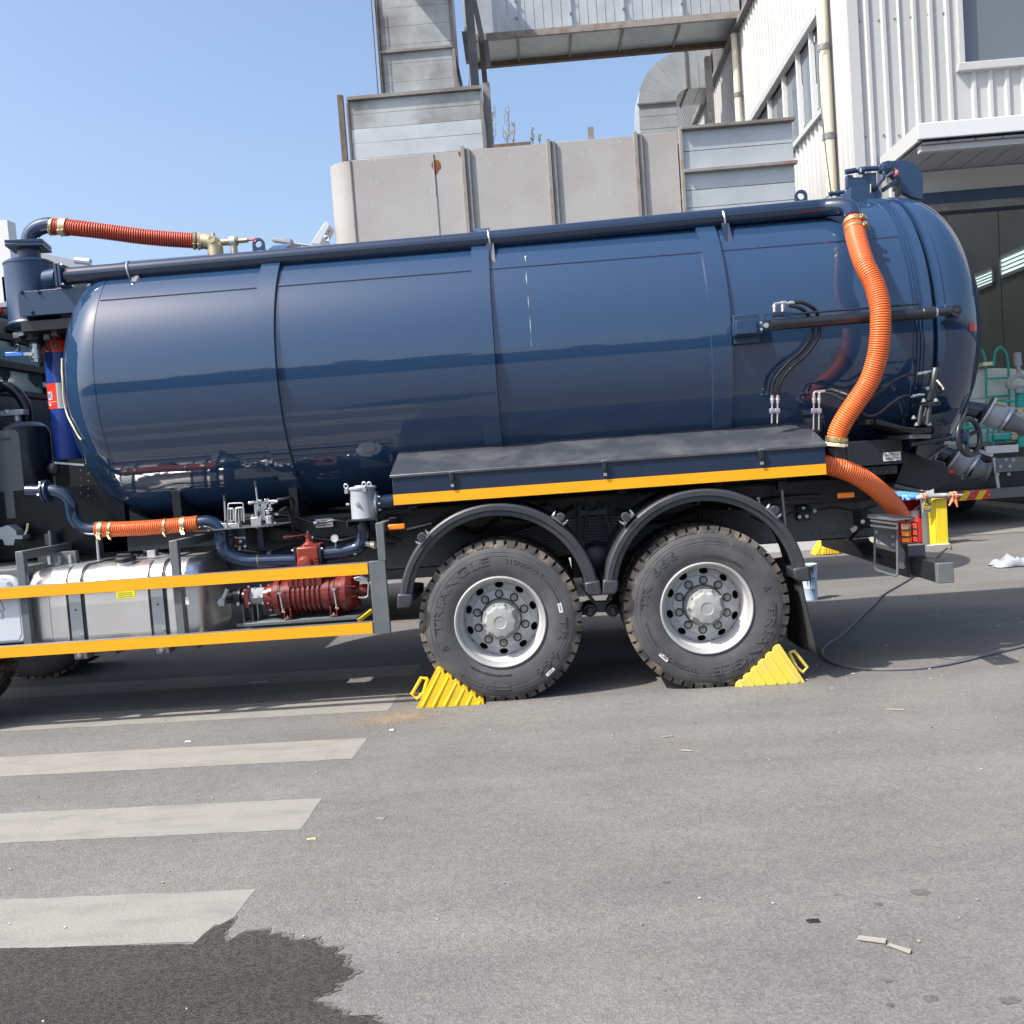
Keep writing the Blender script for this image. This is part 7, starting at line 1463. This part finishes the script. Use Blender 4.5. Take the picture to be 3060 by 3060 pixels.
for i, (pts, lb_) in enumerate((([(1420, 828), (1505, 838), (1502, 852), (1412, 840)], 'pale tape strip on the asphalt, left piece of the two'), ([(1515, 852), (1582, 872), (1578, 884), (1508, 858)], 'pale tape strip on the asphalt, right piece of the two'))):
    o = MB().prism([QG(11, *p, .004) for p in pts], (0, 0, .003)).build('tape_strip', mk('pale_tape%d' % i, (.27, .255, .22), .7), smooth=0); tag(o, lb_, 'tape', 'tape strips')
b = MB(); rr = random.Random(21)
for i in range(60):
    px_, py_ = rr.uniform(0, 3060), 2090+970*rr.random()**1.7; c = QG(0, px_, py_); s = rr.uniform(.002, .0055); b.prism([c+V(s*math.cos(a+rr.uniform(0, .6)), s*.8*math.sin(a), .003) for a in (0, 1.3, 2.6, 3.9, 5.2)], (0, 0, .002+s*.3), rr.choice((0, 0, 1, 2, 3, 3)))
for i in range(45):
    px_, py_ = rr.uniform(2300, 3060), rr.uniform(1640, 2060); c = QG(0, px_, py_)
    if c.y < 0 and False: continue
    s = rr.uniform(.004, .013); b.prism([c+V(s*math.cos(a+rr.uniform(0, .6)), s*.8*math.sin(a), .003) for a in (0, 1.3, 2.6, 3.9, 5.2)], (0, 0, .004), rr.choice((0, 0, 1)))
lt = b.build('litter_crumbs', [M['chip'], mk('straw', (.42, .34, .16), .8), M['black'], mk('stone', (.22, .215, .21), .9)], smooth=0); lt['kind'] = 'stuff'
for i, (k, x0_, y0_, x1_, y1_) in enumerate(((11, 868, 250, 900, 253), (11, 1505, 123, 1560, 125), (3, 400, 1902, 545, 1893), (11, 810, 210, 842, 206))):
    o = MB().bar(QG(k, x0_, y0_, .006), QG(k, x1_, y1_, .006), .007, .004).build('straw', M['straw'] if i != 2 else M['chip'], smooth=0); tag(o, ('short yellow straw lying on the asphalt in front of the wheels', 'longer yellow straw on the asphalt right of the rear wheel', 'white plastic strip in the shade under the side guard', 'white splinter on the asphalt below the rear wheel')[i], 'straw')
# ================================================================ TANKER IN THE DOORWAY
tk = thing('water_tanker', (7.2, 12, 0), 'pale tank lorry with teal pipes and chevron bumper parked inside the dark doorway', 'truck')
YK = 9.9
def at15(x, y, Y=YK): return Q(15, x, y, Y)
zT, zB3 = at15(1100, 325).z, at15(900, 1165).z; xa, xb = 5.75, 8.6
sec = []
zc = (zT+zB3)/2; hz = (zT-zB3)/2; hx = (xb-xa)/2; xc = (xa+xb)/2
for i in range(48):
    a = 2*math.pi*i/48; ca, sa = math.cos(a), math.sin(a); e = .5
    sec.append((xc+hx*math.copysign(abs(ca)**e, ca), zc+hz*math.copysign(abs(sa)**e, sa)))
b = MB(); m_ = 48; ys = [(YK, .86), (YK+.03, .95), (YK+.10, 1), (YK+6.5, 1), (YK+6.6, .9)]
vs = [(xc+(x-xc)*k, y, zc+(z-zc)*k) for y, k in ys for x, z in sec]
b.add(vs, [(i*m_+j, i*m_+(j+1) % m_, (i+1)*m_+(j+1) % m_, (i+1)*m_+j) for i in range(len(ys)-1) for j in range(m_)]+[tuple(range(m_)), tuple(range((len(ys)-1)*m_, len(ys)*m_))[::-1]])
kt = b.build('tank', M['tanker'], tk)
for f in (.3, .62): MB().box(xa+.1, xb-.1, YK-.008, YK-.001, zB3+(zT-zB3)*f, zB3+(zT-zB3)*f+.015).build('tank_seam', M['palegrey'], kt, smooth=0)
for pts in ([(660, 1160), (660, 850)], ): MB().tube([at15(*p, YK-.1) for p in pts], .028, 8).build('teal_pipe', M['teal'], tk)
ld = MB()
for pts in ([(855, 660), (845, 300), (815, 175), (765, 145), (740, 180), (735, 300)], [(1090, 740), (1080, 320), (1060, 200), (1020, 140), (975, 140), (940, 200), (930, 325)]): ld.tube(spline([at15(x, y, YK-.12) for x, y in pts], 5), .02, 8)
ldo = ld.build('ladder_rails', M['teal'], tk)
for y in (455, 640, 690): MB().cyl(at15(850, y, YK-.12), at15(1085, y-12, YK-.12), .016, 8).build('ladder_rung', M['teal'], ldo)
for (p, q, r) in (((1000, 690), (1260, 680), .018), ((540, 970), (900, 945), .03), ((870, 1000), (1110, 1010), .018), ((870, 950), (870, 1090), .02), ((930, 980), (925, 1160), .022), ((920, 1070), (1095, 1060), .05), ((1195, 590), (1195, 750), .065), ((1210, 1040), (1210, 1240), .075), ((1160, 1240), (1210, 1225), .06), ((1100, 1000), (1100, 1010), .03), ((1150, 1420), (1145, 1560), .03), ((810, 1110), (880, 1095), .02), ((1040, 1100), (1100, 1080), .02)):
    MB().cyl(at15(*p, YK-.25), at15(*q, YK-.25), r, 12).build('teal_pipe', M['teal'], tk)
b = MB()
b.cyl(at15(1170, 185, YK-.3), at15(1180, 320, YK-.3), .06, 14).tube(spline([at15(1180, 320, YK-.3), at15(1185, 410, YK-.3), at15(1090, 470, YK-.3), at15(1075, 530, YK-.3), at15(1130, 550, YK-.3)], 5), .035, 10).tube(spline([at15(1185, 410, YK-.3), at15(1260, 450, YK-.3)], 4), .035, 10).cyl(at15(1130, 545, YK-.3), at15(1240, 540, YK-.3), .03, 10).cyl(at15(1190, 555, YK-.3), at15(1190, 600, YK-.3), .075, 14)
b.build('water_cannon', M['palegrey'], tk)
for y in (770, 840): MB().cyl(at15(1195, y, YK-.27), at15(1195, y+30, YK-.27), .075, 8).build('pipe_union', M['brass'], tk)
MB().cyl(at15(1100, 1060, YK-.26), at15(1160, 1058, YK-.26), .055, 8).build('pipe_union', M['brass'], tk)
MB().bar(at15(840, 1190, YK-.4), at15(1175, 1170, YK-.4), .06, .12).build('white_bar', M['white'], tk)
MB().box(at15(790, 290, YK-.1).x, at15(890, 290, YK-.1).x, YK-.2, YK+.1, at15(800, 330).z, at15(800, 295).z).build('hatch_handle', M['cream'], tk)
bz0, bz1 = at15(800, 1700, 9.2).z, at15(700, 1605, 9.2).z
MB().box(5.9, 8.5, 9.2, 9.35, bz0, bz1).build('rear_bumper', M['chassis'], tk, bevel=.006)
cx0, cx1 = at15(520, 1650, 9.19).x, at15(892, 1640, 9.19).x
cv = MB().box(cx0, cx1, 9.185, 9.199, bz0+.005, bz1-.005).build('chevron_board', M['redbox'], tk, smooth=0)
wv = (cx1-cx0); hv = bz1-bz0-.01
for f in (.12, .56): MB().prism([V(cx0+wv*f, 9.184, bz0+.006), V(cx0+wv*(f+.20), 9.184, bz0+.006), V(cx0+wv*(f+.36), 9.184, bz0+hv), V(cx0+wv*(f+.16), 9.184, bz0+hv)], (0, -.003, 0)).build('yellow_chevron', M['chock'], cv, smooth=0)
for (x, y) in ((540, 1620), (710, 1612), (710, 1665), (880, 1650)): MB().cyl(at15(x, y, 9.184), at15(x, y, 9.184)-V(0, .008, 0), .011, 8).build('board_screw', M['strap'], cv)
MB().box(5.9, 8.5, 9.5, 16, .55, zB3-.02).build('chassis', M['dark'], tk, smooth=0)
b = MB().box(at15(945, 1350, 9.3).x, at15(1240, 1350, 9.3).x, 9.26, 9.5, at15(1000, 1420, 9.3).z, at15(1000, 1275, 9.3).z); b.build('control_panel', M['greysteel'], tk, bevel=.01)
for (x, y) in ((1055, 1290), (1095, 1355), (1000, 1360), (1130, 1290), (970, 1440), (1085, 1440)): MB().hexbolt(at15(x, y, 9.26), (0, -1, 0), .02, .02).build('knob', M['strap'], tk)
MB().bar(at15(925, 1270, 9.3), at15(975, 1590, 9.3), .05, .05).build('stay', M['strap'], tk)
for xx in (6.35, 7.95):
    for yy in (12.2, 13.5):
        tt = MB().lathe((xx, yy, .52), (1, 0, 0), [(-.3, .3), (-.29, .48), (-.2, .52), (.2, .52), (.29, .48), (.3, .3), (.3, 0)], 28).build('wheel', M['tyre'], tk)
# second tank truck parked behind, almost wholly hidden
t2 = thing('parked_tank_truck', (0, 4.75, 0), 'dark tank truck parked behind the navy truck, seen only below its chassis', 'truck')
MB().lathe((0, 4.75, 2.31), (1, 0, 0), [(-3.1, .01), (-3.0, .5), (-2.8, .85), (-2.6, 1), (3.0, 1), (3.2, .85), (3.4, .5), (3.5, .01)], 48).build('tank', M['navy'], t2)
MB().box(-5, 2.75, 4.3, 5.2, .80, 1.3).build('chassis', M['chassis'], t2, smooth=0); MB().box(-5.6, -3.6, 3.5, 5.95, .9, 2.9).build('cab', M['dark'], t2, bevel=.05)
for xx in (0, 1.35, -4.1):
    for yy in (3.5, 5.7): w = bpy.data.objects.new('wheel', rimM); COL.objects.link(w); w.parent = t2; w.location = (xx, yy-4.75, .527); link('tyre', tyM, w)
MB().box(-3.2, -.8, 3.55, 5.9, .45, .95).build('side_locker', M['dark'], t2, smooth=0)
